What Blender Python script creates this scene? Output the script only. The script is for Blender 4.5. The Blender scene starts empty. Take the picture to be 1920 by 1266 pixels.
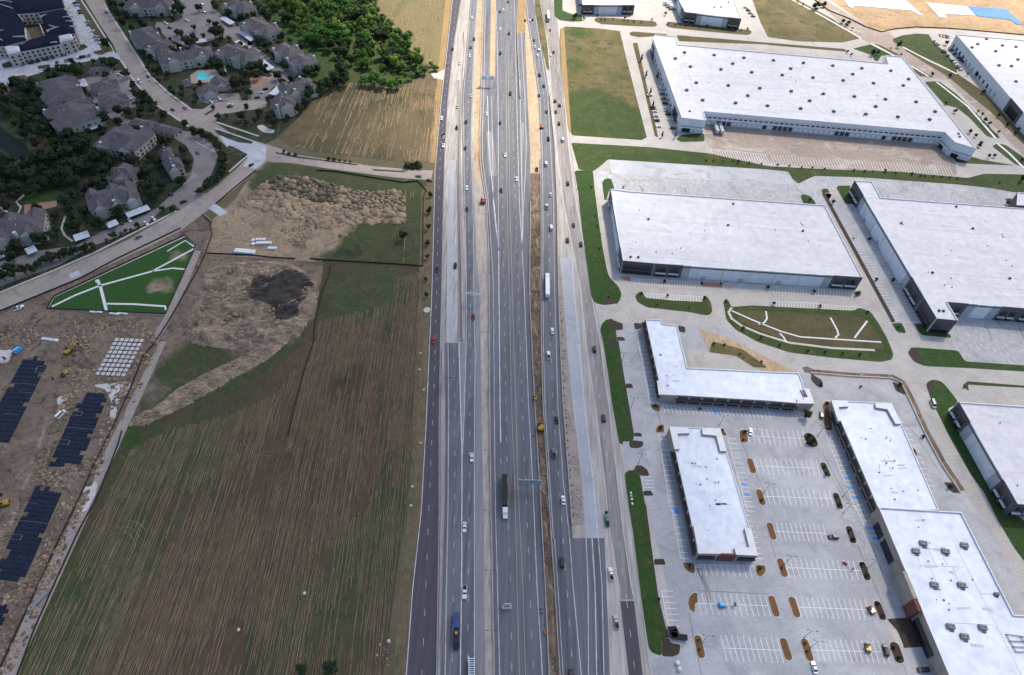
import bpy, bmesh, math, random
from mathutils import Vector, Matrix, noise
random.seed(7)
R = math.radians
scene = bpy.context.scene
COL = scene.collection

# ------------------------------------------------------------------ camera
CAM_H, FPX, PITCH, ROLL = 285.4, 1200.0, R(49.3), R(2.2)
_c, _s = math.cos(ROLL), math.sin(ROLL)
F0 = Vector((0, math.cos(PITCH), -math.sin(PITCH)))
R0 = Vector((1, 0, 0)); U0 = Vector((0, math.sin(PITCH), math.cos(PITCH)))
RV = R0 * _c + U0 * _s; UV = U0 * _c - R0 * _s
cam_data = bpy.data.cameras.new('camera'); cam = bpy.data.objects.new('camera', cam_data)
COL.objects.link(cam)
cam.matrix_world = Matrix(((RV.x, UV.x, -F0.x, 0), (RV.y, UV.y, -F0.y, 0), (RV.z, UV.z, -F0.z, CAM_H), (0, 0, 0, 1)))
cam_data.sensor_width = 36.0; cam_data.lens = FPX / 1920 * 36; cam_data.clip_end = 20000; cam_data.clip_start = 1
scene.camera = cam

# ------------------------------------------------------------------ sky and sun
SUN_EL, SUN_AZ = R(52), R(38)          # azimuth measured from straight ahead (+Y) towards the right (+X)
SUN_DIR = Vector((math.cos(SUN_EL) * math.sin(SUN_AZ), math.cos(SUN_EL) * math.cos(SUN_AZ), math.sin(SUN_EL)))
world = bpy.data.worlds.new('World'); scene.world = world; world.use_nodes = True
wn = world.node_tree; bg = wn.nodes['Background']
sky = wn.nodes.new('ShaderNodeTexSky'); sky.sky_type = 'NISHITA'; sky.sun_disc = False
sky.sun_elevation = SUN_EL; sky.sun_rotation = SUN_AZ
sky.air_density = 1.0; sky.dust_density = 2.5; sky.ozone_density = 1.0
wn.links.new(sky.outputs[0], bg.inputs[0]); bg.inputs[1].default_value = 0.10
sd = bpy.data.lights.new('sun', 'SUN'); sd.energy = 3.1; sd.angle = R(5.0); sd.color = (1.0, 0.89, 0.73)
sun = bpy.data.objects.new('sun', sd); COL.objects.link(sun)
sun.rotation_euler = SUN_DIR.to_track_quat('Z', 'Y').to_euler(); sun.location = (0, 300, 900)
vs = scene.view_settings; vs.view_transform = 'Standard'; vs.look = 'None'; vs.gamma = 1.0; vs.use_curve_mapping = False
vs.exposure = 1.2
scene.cycles.use_denoising = True
scene.cycles.max_bounces = 5; scene.cycles.diffuse_bounces = 2; scene.cycles.glossy_bounces = 2
scene.cycles.transparent_max_bounces = 8; scene.cycles.volume_bounces = 0

# ------------------------------------------------------------------ from picture coordinates to the ground
K = 1899 / 480
OX = (0, 480, 960, 1440); OY = (0, 320, 640, 946)
def at(px, py, z=0.0):
    d = RV * ((px - 960) / FPX) + UV * (-(py - 633) / FPX) + F0
    t = (CAM_H - z) / -d.z
    return Vector((d.x * t, d.y * t, z))
def P(pts, z=0.0): return [at(x, y, z) for x, y in pts]
def tp(r, c, x, y): return (OX[c] + x / K, OY[r] + y / K)
def T(r, c, pts, z=0.0): return [at(*tp(r, c, x, y), z) for x, y in pts]
def T1(r, c, x, y, z=0.0): return at(*tp(r, c, x, y), z)

# ------------------------------------------------------------------ helpers
def tag(o, label=None, cat=None, group=None, kind=None):
    if label: o['label'] = label
    if cat: o['category'] = cat
    if group: o['group'] = group
    if kind: o['kind'] = kind
    return o
def empty(name, loc, rz=0.0):
    o = bpy.data.objects.new(name, None); COL.objects.link(o)
    o.location = loc; o.rotation_euler = (0, 0, rz); o.empty_display_size = 1
    return o
def mesh(name, verts, faces, mats, idx=None, smooth=False):
    m = bpy.data.meshes.new(name)
    m.from_pydata([tuple(v) for v in verts], [], faces)
    for k in (mats if isinstance(mats, (list, tuple)) else [mats]): m.materials.append(k)
    if idx:
        for p, i in zip(m.polygons, idx): p.material_index = i
    if smooth:
        for p in m.polygons: p.use_smooth = True
    m.update()
    return m
def link(name, m, parent=None, loc=(0, 0, 0), rz=0.0, scale=None):
    o = bpy.data.objects.new(name, m); COL.objects.link(o)
    o.location = loc; o.rotation_euler = (0, 0, rz)
    if scale: o.scale = scale
    if parent: o.parent = parent
    return o
def obj(name, verts, faces, mats, parent=None, idx=None, smooth=False):
    if parent is not None:
        off = Vector(parent.location)
        q = parent
        while q.parent: q = q.parent; off += Vector(q.location)
        verts = [Vector(v) - off for v in verts]
    return link(name, mesh(name, verts, faces, mats, idx, smooth), parent)
def ccw(pts):
    a = sum(pts[i].x * pts[(i + 1) % len(pts)].y - pts[(i + 1) % len(pts)].x * pts[i].y for i in range(len(pts)))
    return pts if a > 0 else pts[::-1]
def rounded(pts, r=3.0, n=4):
    out = []; N = len(pts)
    for i in range(N):
        p, a, b = pts[i], pts[i - 1], pts[(i + 1) % N]
        da, db = (a - p), (b - p); la, lb = da.length, db.length
        if la < 1e-3 or lb < 1e-3: continue
        q = min(r, la * .45, lb * .45)
        s, e = p + da / la * q, p + db / lb * q
        for k in range(n + 1):
            t = k / n
            out.append(s * (1 - t) ** 2 + p * 2 * t * (1 - t) + e * t * t)
    return out
def prism(pts, z0, z1):
    pts = ccw([Vector((p.x, p.y, 0)) for p in pts]); n = len(pts)
    v = [(p.x, p.y, z0) for p in pts] + [(p.x, p.y, z1) for p in pts]
    f = [list(range(n, 2 * n))] + [[i, (i + 1) % n, n + (i + 1) % n, n + i] for i in range(n)]
    return v, f
def flat(name, pts, z, mat, kind='structure', parent=None):
    pts = ccw([Vector((p.x, p.y, 0)) for p in pts])
    o = obj(name, [(p.x, p.y, z) for p in pts], [list(range(len(pts)))], mat, parent)
    if parent is None: tag(o, kind=kind)
    return o
def slab(name, pts, z0, z1, mats, parent=None, kind=None):
    v, f = prism(pts, z0, z1)
    if not isinstance(mats, (list, tuple)): mats = [mats]
    o = obj(name, v, f, mats, parent, [0] + [len(mats) - 1] * (len(f) - 1))
    if kind: tag(o, kind=kind)
    return o
def xi(tab, y):
    if y <= tab[0][0]: return tab[0][1]
    for (y0, x0), (y1, x1) in zip(tab, tab[1:]):
        if y <= y1: return x0 + (x1 - x0) * (y - y0) / (y1 - y0)
    return tab[-1][1]
def band(name, lt, rt, y0, y1, z, mat, parent=None, step=12, sub=1):
    n = max(2, int((y1 - y0) / step)); v = []; f = []
    for i in range(n + 1):
        y = y0 + (y1 - y0) * i / n
        a, b = at(xi(lt, y), y, z), at(xi(rt, y), y, z)
        v += [a, b]
        if i: f.append([2 * i - 2, 2 * i, 2 * i + 1, 2 * i - 1])
    o = obj(name, v, f, mat, parent)
    if parent is None: tag(o, kind='structure')
    return o
def path_pts(tab, y0, y1, step=6, z=0.0):
    n = max(2, int((y1 - y0) / step))
    return [at(xi(tab, y0 + (y1 - y0) * i / n), y0 + (y1 - y0) * i / n, z) for i in range(n + 1)]
def resample(pts, d):
    out = [pts[0].copy()]; acc = 0.0
    for a, b in zip(pts, pts[1:]):
        L = (b - a).length; t = d - acc
        while t <= L and L > 0:
            out.append(a + (b - a) * (t / L)); t += d
        acc = (acc + L) % d if L > 0 else acc
    return out
def line_quads(pts, w, z, dash=None):
    """quads along a polyline: solid, or dash = (on, period)"""
    v = []; f = []
    if dash:
        pts = resample(pts, 0.5 * dash[0])
        per = max(3, round(dash[1] / (0.5 * dash[0])))
    for i in range(len(pts) - 1):
        if dash and i % per >= 2: continue
        a, b = pts[i], pts[i + 1]; d = (b - a)
        if d.length < 1e-6: continue
        nrm = Vector((-d.y, d.x, 0)).normalized() * w / 2
        k = len(v); v += [(a.x - nrm.x, a.y - nrm.y, z), (a.x + nrm.x, a.y + nrm.y, z), (b.x + nrm.x, b.y + nrm.y, z), (b.x - nrm.x, b.y - nrm.y, z)]
        f.append([k, k + 3, k + 2, k + 1])
    return v, f
def ribbon(name, pts, w, z, mat, parent=None, kind='structure', h=None):
    """a continuous strip of width w; with h a raised wall of that height"""
    v = []; f = []; n = len(pts)
    for i, p in enumerate(pts):
        d = (pts[min(i + 1, n - 1)] - pts[max(i - 1, 0)]); d.z = 0
        nn = Vector((-d.y, d.x, 0)).normalized() * w / 2
        if h is None:
            v += [(p.x + nn.x, p.y + nn.y, z), (p.x - nn.x, p.y - nn.y, z)]
            if i: f.append([2 * i - 2, 2 * i - 1, 2 * i + 1, 2 * i])
        else:
            v += [(p.x + nn.x, p.y + nn.y, z), (p.x - nn.x, p.y - nn.y, z), (p.x - nn.x * .6, p.y - nn.y * .6, z + h), (p.x + nn.x * .6, p.y + nn.y * .6, z + h)]
            if i:
                a, b = 4 * i - 4, 4 * i
                f += [[a + k, a + (k + 1) % 4, b + (k + 1) % 4, b + k] for k in range(4)]
    if h is not None: f += [[0, 3, 2, 1], [4 * n - 4, 4 * n - 3, 4 * n - 2, 4 * n - 1]]
    o = obj(name, v, f, mat, parent)
    if parent is None and kind: tag(o, kind=kind)
    return o
def inside(p, poly):
    c = False; j = len(poly) - 1
    for i in range(len(poly)):
        a, b = poly[i], poly[j]
        if (a.y > p.y) != (b.y > p.y) and p.x < (b.x - a.x) * (p.y - a.y) / (b.y - a.y) + a.x: c = not c
        j = i
    return c
def edge_dist(p, poly):
    best = 1e9
    for i in range(len(poly)):
        a, b = poly[i - 1], poly[i]; d = b - a; L2 = d.x * d.x + d.y * d.y
        t = 0 if L2 == 0 else max(0, min(1, ((p.x - a.x) * d.x + (p.y - a.y) * d.y) / L2))
        best = min(best, math.hypot(p.x - a.x - d.x * t, p.y - a.y - d.y * t))
    return best
_cubes = {}
def cube_mesh(mat):
    if mat.name not in _cubes:
        b = .5; v = [(-b, -b, 0), (b, -b, 0), (b, b, 0), (-b, b, 0), (-b, -b, 1), (b, -b, 1), (b, b, 1), (-b, b, 1)]
        f = [[0, 3, 2, 1], [4, 5, 6, 7], [0, 1, 5, 4], [1, 2, 6, 5], [2, 3, 7, 6], [3, 0, 4, 7]]
        _cubes[mat.name] = mesh('block_' + mat.name, v, f, mat)
    return _cubes[mat.name]
def box(name, mat, loc, size, rz=0.0, parent=None):
    """a block standing on loc (world); size = length, width, height"""
    loc = Vector(loc)
    if parent: 
        off = Vector(parent.location); q = parent
        while q.parent: q = q.parent; off += Vector(q.location)
        loc = loc - off
    return link(name, cube_mesh(mat), parent, loc, rz, size)
class MB:
    def __init__(s): s.v = []; s.f = []; s.i = []
    def add(s, v, f, i=0):
        k = len(s.v); s.v += [tuple(p) for p in v]; s.f += [[k + a for a in q] for q in f]; s.i += [i] * len(f); return s
    def box(s, x0, x1, y0, y1, z0, z1, i=0):
        return s.add([(x0, y0, z0), (x1, y0, z0), (x1, y1, z0), (x0, y1, z0), (x0, y0, z1), (x1, y0, z1), (x1, y1, z1), (x0, y1, z1)],
                     [[0, 3, 2, 1], [4, 5, 6, 7], [0, 1, 5, 4], [1, 2, 6, 5], [2, 3, 7, 6], [3, 0, 4, 7]], i)
    def tube(s, a, b, ra, rb=None, n=6, i=0):
        a, b = Vector(a), Vector(b); rb = ra if rb is None else rb
        d = (b - a).normalized(); u = d.orthogonal().normalized(); w = d.cross(u)
        v = []
        for p, r in ((a, ra), (b, rb)):
            v += [p + (u * math.cos(2 * math.pi * k / n) + w * math.sin(2 * math.pi * k / n)) * r for k in range(n)]
        f = [[k, (k + 1) % n, n + (k + 1) % n, n + k] for k in range(n)] + [list(range(n))[::-1], list(range(n, 2 * n))]
        return s.add(v, f, i)
    def loft(s, secs, i=0, caps=True):
        n = len(secs[0]); v = [p for q in secs for p in q]; f = []
        for a in range(len(secs) - 1):
            f += [[a * n + k, a * n + (k + 1) % n, (a + 1) * n + (k + 1) % n, (a + 1) * n + k] for k in range(n)]
        if caps: f += [list(range(n))[::-1], list(range((len(secs) - 1) * n, len(secs) * n))]
        return s.add(v, f, i)
    def mesh(s, name, mats, smooth=False): return mesh(name, s.v, s.f, mats, s.i, smooth)

# ------------------------------------------------------------------ materials
def mat(name, c1, c2=None, scale=.08, fine=1.2, rough=.9, bump=0.0, contrast=.5, stretch=None, c3=None, spec=.3, metal=0.0, bscale=None, local=False, rot=0.0, spk=0.0):
    m = bpy.data.materials.new(name); m.use_nodes = True; nt = m.node_tree; N, L = nt.nodes, nt.links
    b = N['Principled BSDF']; b.inputs['Roughness'].default_value = rough; b.inputs['Metallic'].default_value = metal
    b.inputs['Specular IOR Level'].default_value = spec
    if c2 is None:
        b.inputs['Base Color'].default_value = (*c1, 1); return m
    if local: src = N.new('ShaderNodeTexCoord').outputs['Object']
    else: src = N.new('ShaderNodeNewGeometry').outputs['Position']
    mp = N.new('ShaderNodeMapping'); L.new(src, mp.inputs[0]); mp.inputs['Rotation'].default_value = (0, 0, rot)
    if stretch: mp.inputs['Scale'].default_value = (*stretch, 1)
    def nz(sc, det=5, dist=0.0):
        n = N.new('ShaderNodeTexNoise'); n.inputs['Scale'].default_value = sc; n.inputs['Detail'].default_value = det
        n.inputs['Roughness'].default_value = .6; n.inputs['Distortion'].default_value = dist; L.new(mp.outputs[0], n.inputs[0]); return n.outputs[0]
    def ramp(o, a, bb):
        r = N.new('ShaderNodeMapRange'); r.inputs[1].default_value = a; r.inputs[2].default_value = bb; L.new(o, r.inputs[0]); return r.outputs[0]
    def mixc(f, a, bb):
        x = N.new('ShaderNodeMix'); x.data_type = 'RGBA'; L.new(f, x.inputs[0])
        for s, k in ((a, 6), (bb, 7)):
            if isinstance(s, tuple): x.inputs[k].default_value = (*s, 1)
            else: L.new(s, x.inputs[k])
        return x.outputs[2]
    w = .5 * (1 - contrast)
    big = ramp(nz(scale, 6, .6), .32 + w * .2, .68 - w * .2)
    out = mixc(big, c1, c2)
    if c3: out = mixc(ramp(nz(scale * 2.3, 5, 1.0), .52, .68), out, c3)
    fo = nz(fine, 4)
    v = N.new('ShaderNodeMapRange'); v.inputs[1].default_value = .25; v.inputs[2].default_value = .75
    v.inputs[3].default_value = 1 - .35 * contrast; v.inputs[4].default_value = 1 + .35 * contrast; L.new(fo, v.inputs[0])
    mul = N.new('ShaderNodeVectorMath'); mul.operation = 'SCALE'; L.new(out, mul.inputs[0]); L.new(v.outputs[0], mul.inputs['Scale'])
    out = mul.outputs[0]
    L.new(out, b.inputs['Base Color'])
    if bump:
        bp = N.new('ShaderNodeBump'); bp.inputs['Strength'].default_value = min(1, bump); bp.inputs['Distance'].default_value = .6 * bump
        L.new(nz(bscale or fine * .7, 5), bp.inputs['Height']); L.new(bp.outputs[0], b.inputs['Normal'])
    return m
def grid_mat(name, c1, c2, joint, size, dirpts=None, rough=.85, stain=None, jw=.012, rot=0.0, fine=.9):
    """paving with joints on a grid of `size` metres, mottled"""
    m = mat(name, c1, c2, scale=.035, fine=fine, rough=rough, contrast=.38, c3=stain)
    nt = m.node_tree; N, L = nt.nodes, nt.links; b = N['Principled BSDF']
    lk = b.inputs['Base Color'].links[0]; src = lk.from_socket
    br = N.new('ShaderNodeTexBrick'); br.offset = 0; br.inputs['Scale'].default_value = 1
    br.inputs['Brick Width'].default_value = size[0]; br.inputs['Row Height'].default_value = size[1]; br.inputs['Mortar Size'].default_value = jw * 5
    br.inputs['Mortar Smooth'].default_value = .3
    br.inputs['Color1'].default_value = (1.03, 1.03, 1.03, 1); br.inputs['Color2'].default_value = (.94, .94, .95, 1); br.inputs['Mortar'].default_value = (*joint, 1)
    g = N.new('ShaderNodeNewGeometry'); mp = N.new('ShaderNodeMapping'); mp.inputs['Rotation'].default_value = (0, 0, rot)
    L.new(g.outputs['Position'], mp.inputs[0]); L.new(mp.outputs[0], br.inputs[0])
    mx = N.new('ShaderNodeVectorMath'); mx.operation = 'MULTIPLY'; L.new(src, mx.inputs[0]); L.new(br.outputs['Color'], mx.inputs[1])
    L.new(mx.outputs[0], b.inputs['Base Color'])
    return m
def blend(name, ma, mb, edge=.22, nscale=.12):
    """two ground covers mixed by the mesh's own 'cover' value, with a ragged border"""
    m = M[ma].copy(); m.name = name; nt = m.node_tree; N, L = nt.nodes, nt.links; b = N['Principled BSDF']; src = b.inputs['Base Color'].links[0].from_socket
    t = M[mb].node_tree; mp = {}
    for n in t.nodes:
        if n.bl_idname in ('ShaderNodeOutputMaterial', 'ShaderNodeBsdfPrincipled', 'ShaderNodeBump'): continue
        k = N.new(n.bl_idname); mp[n.name] = k
        for p in ('operation', 'data_type', 'blend_type'):
            if hasattr(n, p):
                try: setattr(k, p, getattr(n, p))
                except Exception: pass
        for i, q in enumerate(n.inputs):
            if hasattr(q, 'default_value'):
                try: k.inputs[i].default_value = q.default_value
                except Exception: pass
    for l in t.links:
        if l.from_node.name in mp and l.to_node.name in mp:
            a = list(l.from_node.outputs).index(l.from_socket); z = list(l.to_node.inputs).index(l.to_socket)
            L.new(mp[l.from_node.name].outputs[a], mp[l.to_node.name].inputs[z])
    q = t.nodes['Principled BSDF'].inputs['Base Color'].links[0]; src2 = mp[q.from_node.name].outputs[list(q.from_node.outputs).index(q.from_socket)]
    at_ = N.new('ShaderNodeAttribute'); at_.attribute_name = 'cover'
    g = N.new('ShaderNodeNewGeometry'); nz = N.new('ShaderNodeTexNoise'); nz.inputs['Scale'].default_value = nscale; nz.inputs['Detail'].default_value = 6; L.new(g.outputs['Position'], nz.inputs[0])
    ad = N.new('ShaderNodeMath'); ad.operation = 'ADD'; L.new(at_.outputs['Fac'], ad.inputs[0]); L.new(nz.outputs[0], ad.inputs[1])
    mr = N.new('ShaderNodeMapRange'); mr.inputs[1].default_value = 1 - edge; mr.inputs[2].default_value = 1 + edge; L.new(ad.outputs[0], mr.inputs[0])
    mx = N.new('ShaderNodeMix'); mx.data_type = 'RGBA'; L.new(mr.outputs[0], mx.inputs[0]); L.new(src, mx.inputs[6]); L.new(src2, mx.inputs[7]); L.new(mx.outputs[2], b.inputs['Base Color'])
    M[name] = m; return m
def patchy(name, pts, z, mat_, fn, step=6.0):
    """a flat ground sheet cut into a grid, each corner carrying 'cover' = fn(x, y) in 0..1"""
    bm = bmesh.new(); pts = ccw([Vector((p.x, p.y, 0)) for p in pts]); bm.faces.new([bm.verts.new((p.x, p.y, z)) for p in pts])
    xs = [p.x for p in pts]; ys = [p.y for p in pts]
    bmesh.ops.triangulate(bm, faces=bm.faces[:])
    x = min(xs) + step
    while x < max(xs): bmesh.ops.bisect_plane(bm, geom=bm.verts[:] + bm.edges[:] + bm.faces[:], plane_co=(x, 0, 0), plane_no=(1, 0, 0)); x += step
    y = min(ys) + step
    while y < max(ys): bmesh.ops.bisect_plane(bm, geom=bm.verts[:] + bm.edges[:] + bm.faces[:], plane_co=(0, y, 0), plane_no=(0, 1, 0)); y += step
    me = bpy.data.meshes.new(name); bm.to_mesh(me); bm.free(); me.materials.append(mat_)
    a = me.attributes.new('cover', 'FLOAT', 'POINT')
    for i, v in enumerate(me.vertices): a.data[i].value = fn(v.co.x, v.co.y)
    o = link(name, me); tag(o, kind='structure'); return o
def spots(lst):
    """cover from soft round spots: (picture x, picture y, radius in metres, weight)"""
    q = [(at(a, b), r, w) for a, b, r, w in lst]
    def fn(x, y):
        s_ = 0.0
        for p, r, w in q:
            d = math.hypot(x - p.x, y - p.y) / r
            if d < 1: s_ += w * (1 - d * d) ** 1.2
        return min(1.0, s_) - .08
    return fn
RD = R(-4)      # the highway runs almost straight ahead
M = {}
M['ground'] = mat('ground', (.09, .085, .045), (.14, .115, .07), .03, .5, bump=.3)
M['lawn_dark'] = mat('lawn_dark', (.022, .036, .015), (.042, .045, .023), .06, .8, bump=.5, c3=(.085, .075, .05))
M['grass'] = mat('grass', (.028, .058, .012), (.048, .072, .018), .07, .8, bump=.4, contrast=.7, c3=(.085, .08, .035))
M['turf'] = mat('turf', (.017, .060, .009), (.032, .064, .014), .12, .7, bump=.5, contrast=1.0, c3=(.062, .072, .024))
M['grass_dry'] = mat('grass_dry', (.085, .078, .028), (.155, .122, .058), .04, .5, bump=.5, contrast=.8, c3=(.042, .06, .017))
M['basin'] = mat('basin', (.066, .06, .027), (.112, .088, .044), .05, .6, bump=.4, contrast=.8, c3=(.06, .075, .025))
M['stubble'] = mat('stubble', (.066, .042, .028), (.100, .067, .043), .03, .9, bump=.6, contrast=1.0, stretch=(1.0, .16), rot=R(-6), c3=(.045, .052, .026))
M['stubble_sun'] = mat('stubble_sun', (.15, .11, .058), (.10, .078, .042), .03, .8, bump=.5, contrast=.8, stretch=(1.0, .25), rot=R(4), c3=(.085, .078, .036))  # paler copy of stubble with the sunlight put into its colour
M['hay_field'] = mat('hay_field', (.19, .152, .075), (.145, .12, .06), .02, .5, bump=.3, contrast=.7, stretch=(1.0, .4), c3=(.12, .115, .05))
M['straw'] = mat('straw', (.235, .178, .118), (.13, .097, .065), .15, 2.0, contrast=.9)
M['verge'] = mat('verge', (.17, .125, .075), (.11, .095, .05), .08, .8, bump=.6, contrast=.9, stretch=(1, .3), c3=(.08, .085, .035))
M['verge_sun'] = mat('verge_sun', (.32, .215, .095), (.25, .175, .085), .05, .6, bump=.5, contrast=.7, stretch=(1, .4))  # sunlit copy of verge: the sun's warmth is in the colour
M['dirt'] = mat('dirt', (.13, .096, .072), (.225, .173, .127), .07, .45, bump=1.0, contrast=1.0, c3=(.075, .052, .042))
M['dirt_pale'] = mat('dirt_pale', (.34, .255, .17), (.22, .165, .112), .06, .5, bump=.8, contrast=.9, c3=(.16, .125, .085))
M['soil_piles'] = mat('soil_piles', (.33, .25, .17), (.17, .125, .085), .10, .6, bump=1.0, contrast=1.0, c3=(.095, .085, .055))
M['soil_dark'] = mat('soil_dark', (.035, .03, .028), (.06, .05, .045), .15, .8, bump=.8, contrast=1.0)
M['trench'] = mat('trench', (.20, .14, .095), (.09, .065, .05), .12, .6, bump=.9, contrast=1.0, stretch=(1, .35), c3=(.30, .24, .18))
M['sand'] = mat('sand', (.40, .285, .165), (.32, .225, .135), .03, .3, bump=.5, contrast=.8, c3=(.27, .18, .10))
M['mulch'] = mat('mulch', (.185, .092, .036), (.13, .066, .03), .3, 2.5, bump=.6, contrast=1.0)
M['mulch_dark'] = mat('mulch_dark', (.065, .045, .035), (.045, .035, .03), .3, 2.5, bump=.6, contrast=1.0)
M['asphalt'] = mat('asphalt', (.12, .126, .146), (.155, .16, .18), .03, .7, rough=.8, contrast=1.0, stretch=(1, .035), rot=RD, c3=(.098, .102, .12))
M['asphalt_new'] = mat('asphalt_new', (.088, .078, .095), (.078, .070, .086), .03, .7, rough=.85, contrast=.6, stretch=(1, .05), rot=RD)
M['asphalt_worn'] = mat('asphalt_worn', (.23, .215, .215), (.30, .275, .265), .04, .7, rough=.85, contrast=1.0, stretch=(1, .05), rot=RD, c3=(.16, .15, .155))
M['shoulder'] = mat('shoulder', (.20, .20, .215), (.25, .245, .255), .04, .6, contrast=.5, stretch=(1, .05), rot=RD)
M['road_concrete'] = grid_mat('road_concrete', (.36, .31, .272), (.31, .265, .238), (.72, .70, .70), (4.0, 5.0), stain=(.25, .22, .205), rot=R(35))
M['hwy_concrete'] = mat('hwy_concrete', (.40, .37, .345), (.30, .28, .27), .05, .7, contrast=1.0, stretch=(1, .06), rot=RD, c3=(.44, .41, .38))
M['pale_concrete'] = grid_mat('pale_concrete', (.36, .375, .41), (.41, .42, .45), (.75, .76, .78), (4.5, 30.0), stain=(.32, .335, .365), rot=RD)
M['gravel'] = mat('gravel', (.36, .31, .275), (.28, .24, .215), .2, 1.2, bump=.6, contrast=1.0)
M['median_dirt'] = mat('median_dirt', (.42, .375, .335), (.34, .30, .265), .06, .6, bump=.5, contrast=.7, stretch=(1, .2), c3=(.46, .42, .38))
M['lot'] = grid_mat('lot', (.34, .35, .37), (.43, .44, .462), (.80, .81, .83), (4.6, 4.6), stain=(.315, .32, .345), rot=R(-8))
M['lot_warm'] = grid_mat('lot_warm', (.45, .43, .40), (.39, .375, .36), (.82, .80, .79), (4.6, 4.6), stain=(.36, .345, .335), rot=R(-8))
M['dock_apron'] = mat('dock_apron', (.35, .285, .24), (.28, .235, .205), .03, .5, contrast=.6, c3=(.44, .39, .345), stretch=(.6, 1))
M['dock_pale'] = mat('dock_pale', (.42, .43, .455), (.35, .36, .38), .03, .5, contrast=.8, c3=(.31, .32, .335), stretch=(1, .5))
M['lot_left'] = grid_mat('lot_left', (.22, .20, .195), (.25, .23, .225), (.75, .74, .74), (4.5, 4.5), stain=(.19, .175, .17), rot=R(30))
M['lot_blue'] = grid_mat('lot_blue', (.40, .42, .46), (.47, .49, .53), (.8, .8, .82), (5, 5), stain=(.33, .33, .35), rot=R(12))
M['walk'] = mat('walk', (.52, .50, .45), (.46, .44, .40), .2, 1, contrast=.4)
M['walk_white'] = mat('walk_white', (.68, .70, .68), (.60, .62, .60), .2, 1, contrast=.4)
M['kerb'] = mat('kerb', (.52, .51, .49), (.46, .45, .44), .2, 1, contrast=.4)
M['paint'] = mat('paint', (.66, .67, .70), (.42, .43, .46), .25, 1.5, contrast=.5, rough=.7)
M['paint_yellow'] = mat('paint_yellow', (.45, .38, .28), (.36, .31, .25), .3, 1.5, contrast=.5)
M['paint_blue'] = mat('paint_blue', (.10, .30, .75), (.14, .34, .72), .3, 1.5, contrast=.4)
M['tar'] = mat('tar', (.11, .105, .105), (.17, .165, .16), .2, 1, contrast=.6)
M['tpo'] = grid_mat('tpo', (.53, .545, .595), (.495, .51, .56), (.84, .85, .86), (45, 3.05), rough=.55, rot=R(5), jw=.018, fine=.25, stain=(.465, .48, .53))
M['tpo_blue'] = mat('tpo_blue', (.57, .63, .735), (.63, .68, .77), .03, .25, rough=.5, contrast=.45, c3=(.53, .585, .69))
M['tpo_edge'] = mat('tpo_edge', (.66, .68, .71), (.60, .62, .655), .2, 1, contrast=.3, rough=.6)
M['seam'] = mat('seam', (.30, .30, .32), (.42, .42, .44), .1, 1, contrast=.6)
M['wall_white'] = mat('wall_white', (.62, .66, .72), (.55, .59, .65), .08, .6, contrast=.3)
M['wall_grey'] = mat('wall_grey', (.36, .39, .43), (.32, .35, .39), .1, .6, contrast=.3)
M['wall_dark'] = mat('wall_dark', (.075, .082, .10), (.095, .10, .12), .1, .6, contrast=.3)
M['wall_cream'] = mat('wall_cream', (.46, .44, .39), (.40, .38, .34), .15, .8, contrast=.4)
M['wall_brick'] = mat('wall_brick', (.30, .265, .235), (.24, .215, .195), .3, 2, contrast=.6)
M['wall_stone'] = mat('wall_stone', (.36, .31, .265), (.29, .25, .215), .3, 2, contrast=.6)
M['wall_red'] = mat('wall_red', (.17, .07, .055), (.13, .055, .045), .3, 2, contrast=.6)
M['glass'] = mat('glass', (.018, .02, .025), rough=.15, spec=.6)
M['glass_blue'] = mat('glass_blue', (.03, .045, .065), rough=.12, spec=.6)
M['canopy'] = mat('canopy', (.05, .048, .05), (.07, .066, .066), .3, 2)
M['shingle'] = mat('shingle', (.092, .086, .096), (.122, .113, .124), .12, 1.6, contrast=.7, bump=.4, c3=(.072, .068, .078), spec=.12)
M['shingle_navy'] = mat('shingle_navy', (.008, .010, .024), (.012, .015, .032), .12, 1.6, contrast=.6, bump=.3, spec=.08, rough=1.0)
M['trim'] = mat('trim', (.55, .53, .50), (.48, .46, .44), .3, 1, contrast=.3)
M['metal_white'] = mat('metal_white', (.55, .60, .66), (.48, .53, .60), .2, 1.5, rough=.5, contrast=.4)
M['metal_grey'] = mat('metal_grey', (.115, .13, .15), (.15, .165, .185), .3, 2, rough=.5, contrast=.4, spec=.5)
M['vent'] = mat('vent', (.055, .05, .055), (.09, .085, .09), .4, 2, rough=.6)
M['barrier'] = mat('barrier', (.40, .375, .35), (.30, .28, .27), .15, 1, contrast=.7, stretch=(1, .3))
M['silt'] = mat('silt', (.022, .02, .02), (.035, .03, .03), .3, 1)
M['plastic_navy'] = mat('plastic_navy', (.005, .009, .026), (.011, .019, .046), .18, 1.5, rough=.5, contrast=.9, bump=.5, bscale=.9, spec=.22)
M['plastic_deep'] = mat('plastic_deep', (.008, .011, .02), (.012, .016, .028), .3, 2, rough=.4, spec=.5)
M['fill_pad'] = mat('fill_pad', (.60, .57, .54), (.47, .44, .42), .2, 1.2, bump=.5, contrast=.8)
M['pool'] = mat('pool', (.05, .55, .62), (.08, .62, .68), .2, 1, rough=.1, spec=.5)
M['pool_deck'] = mat('pool_deck', (.40, .30, .25), (.34, .26, .22), .3, 1)
M['pond'] = mat('pond', (.008, .018, .016), (.012, .024, .02), .05, .6, rough=.7, spec=.1)
M['membrane_blue'] = mat('membrane_blue', (.008, .14, .60), (.012, .17, .64), .05, .4, rough=.6, contrast=.2)
M['red_clay'] = mat('red_clay', (.38, .22, .16), (.31, .18, .13), .1, 1, contrast=.6)
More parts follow.
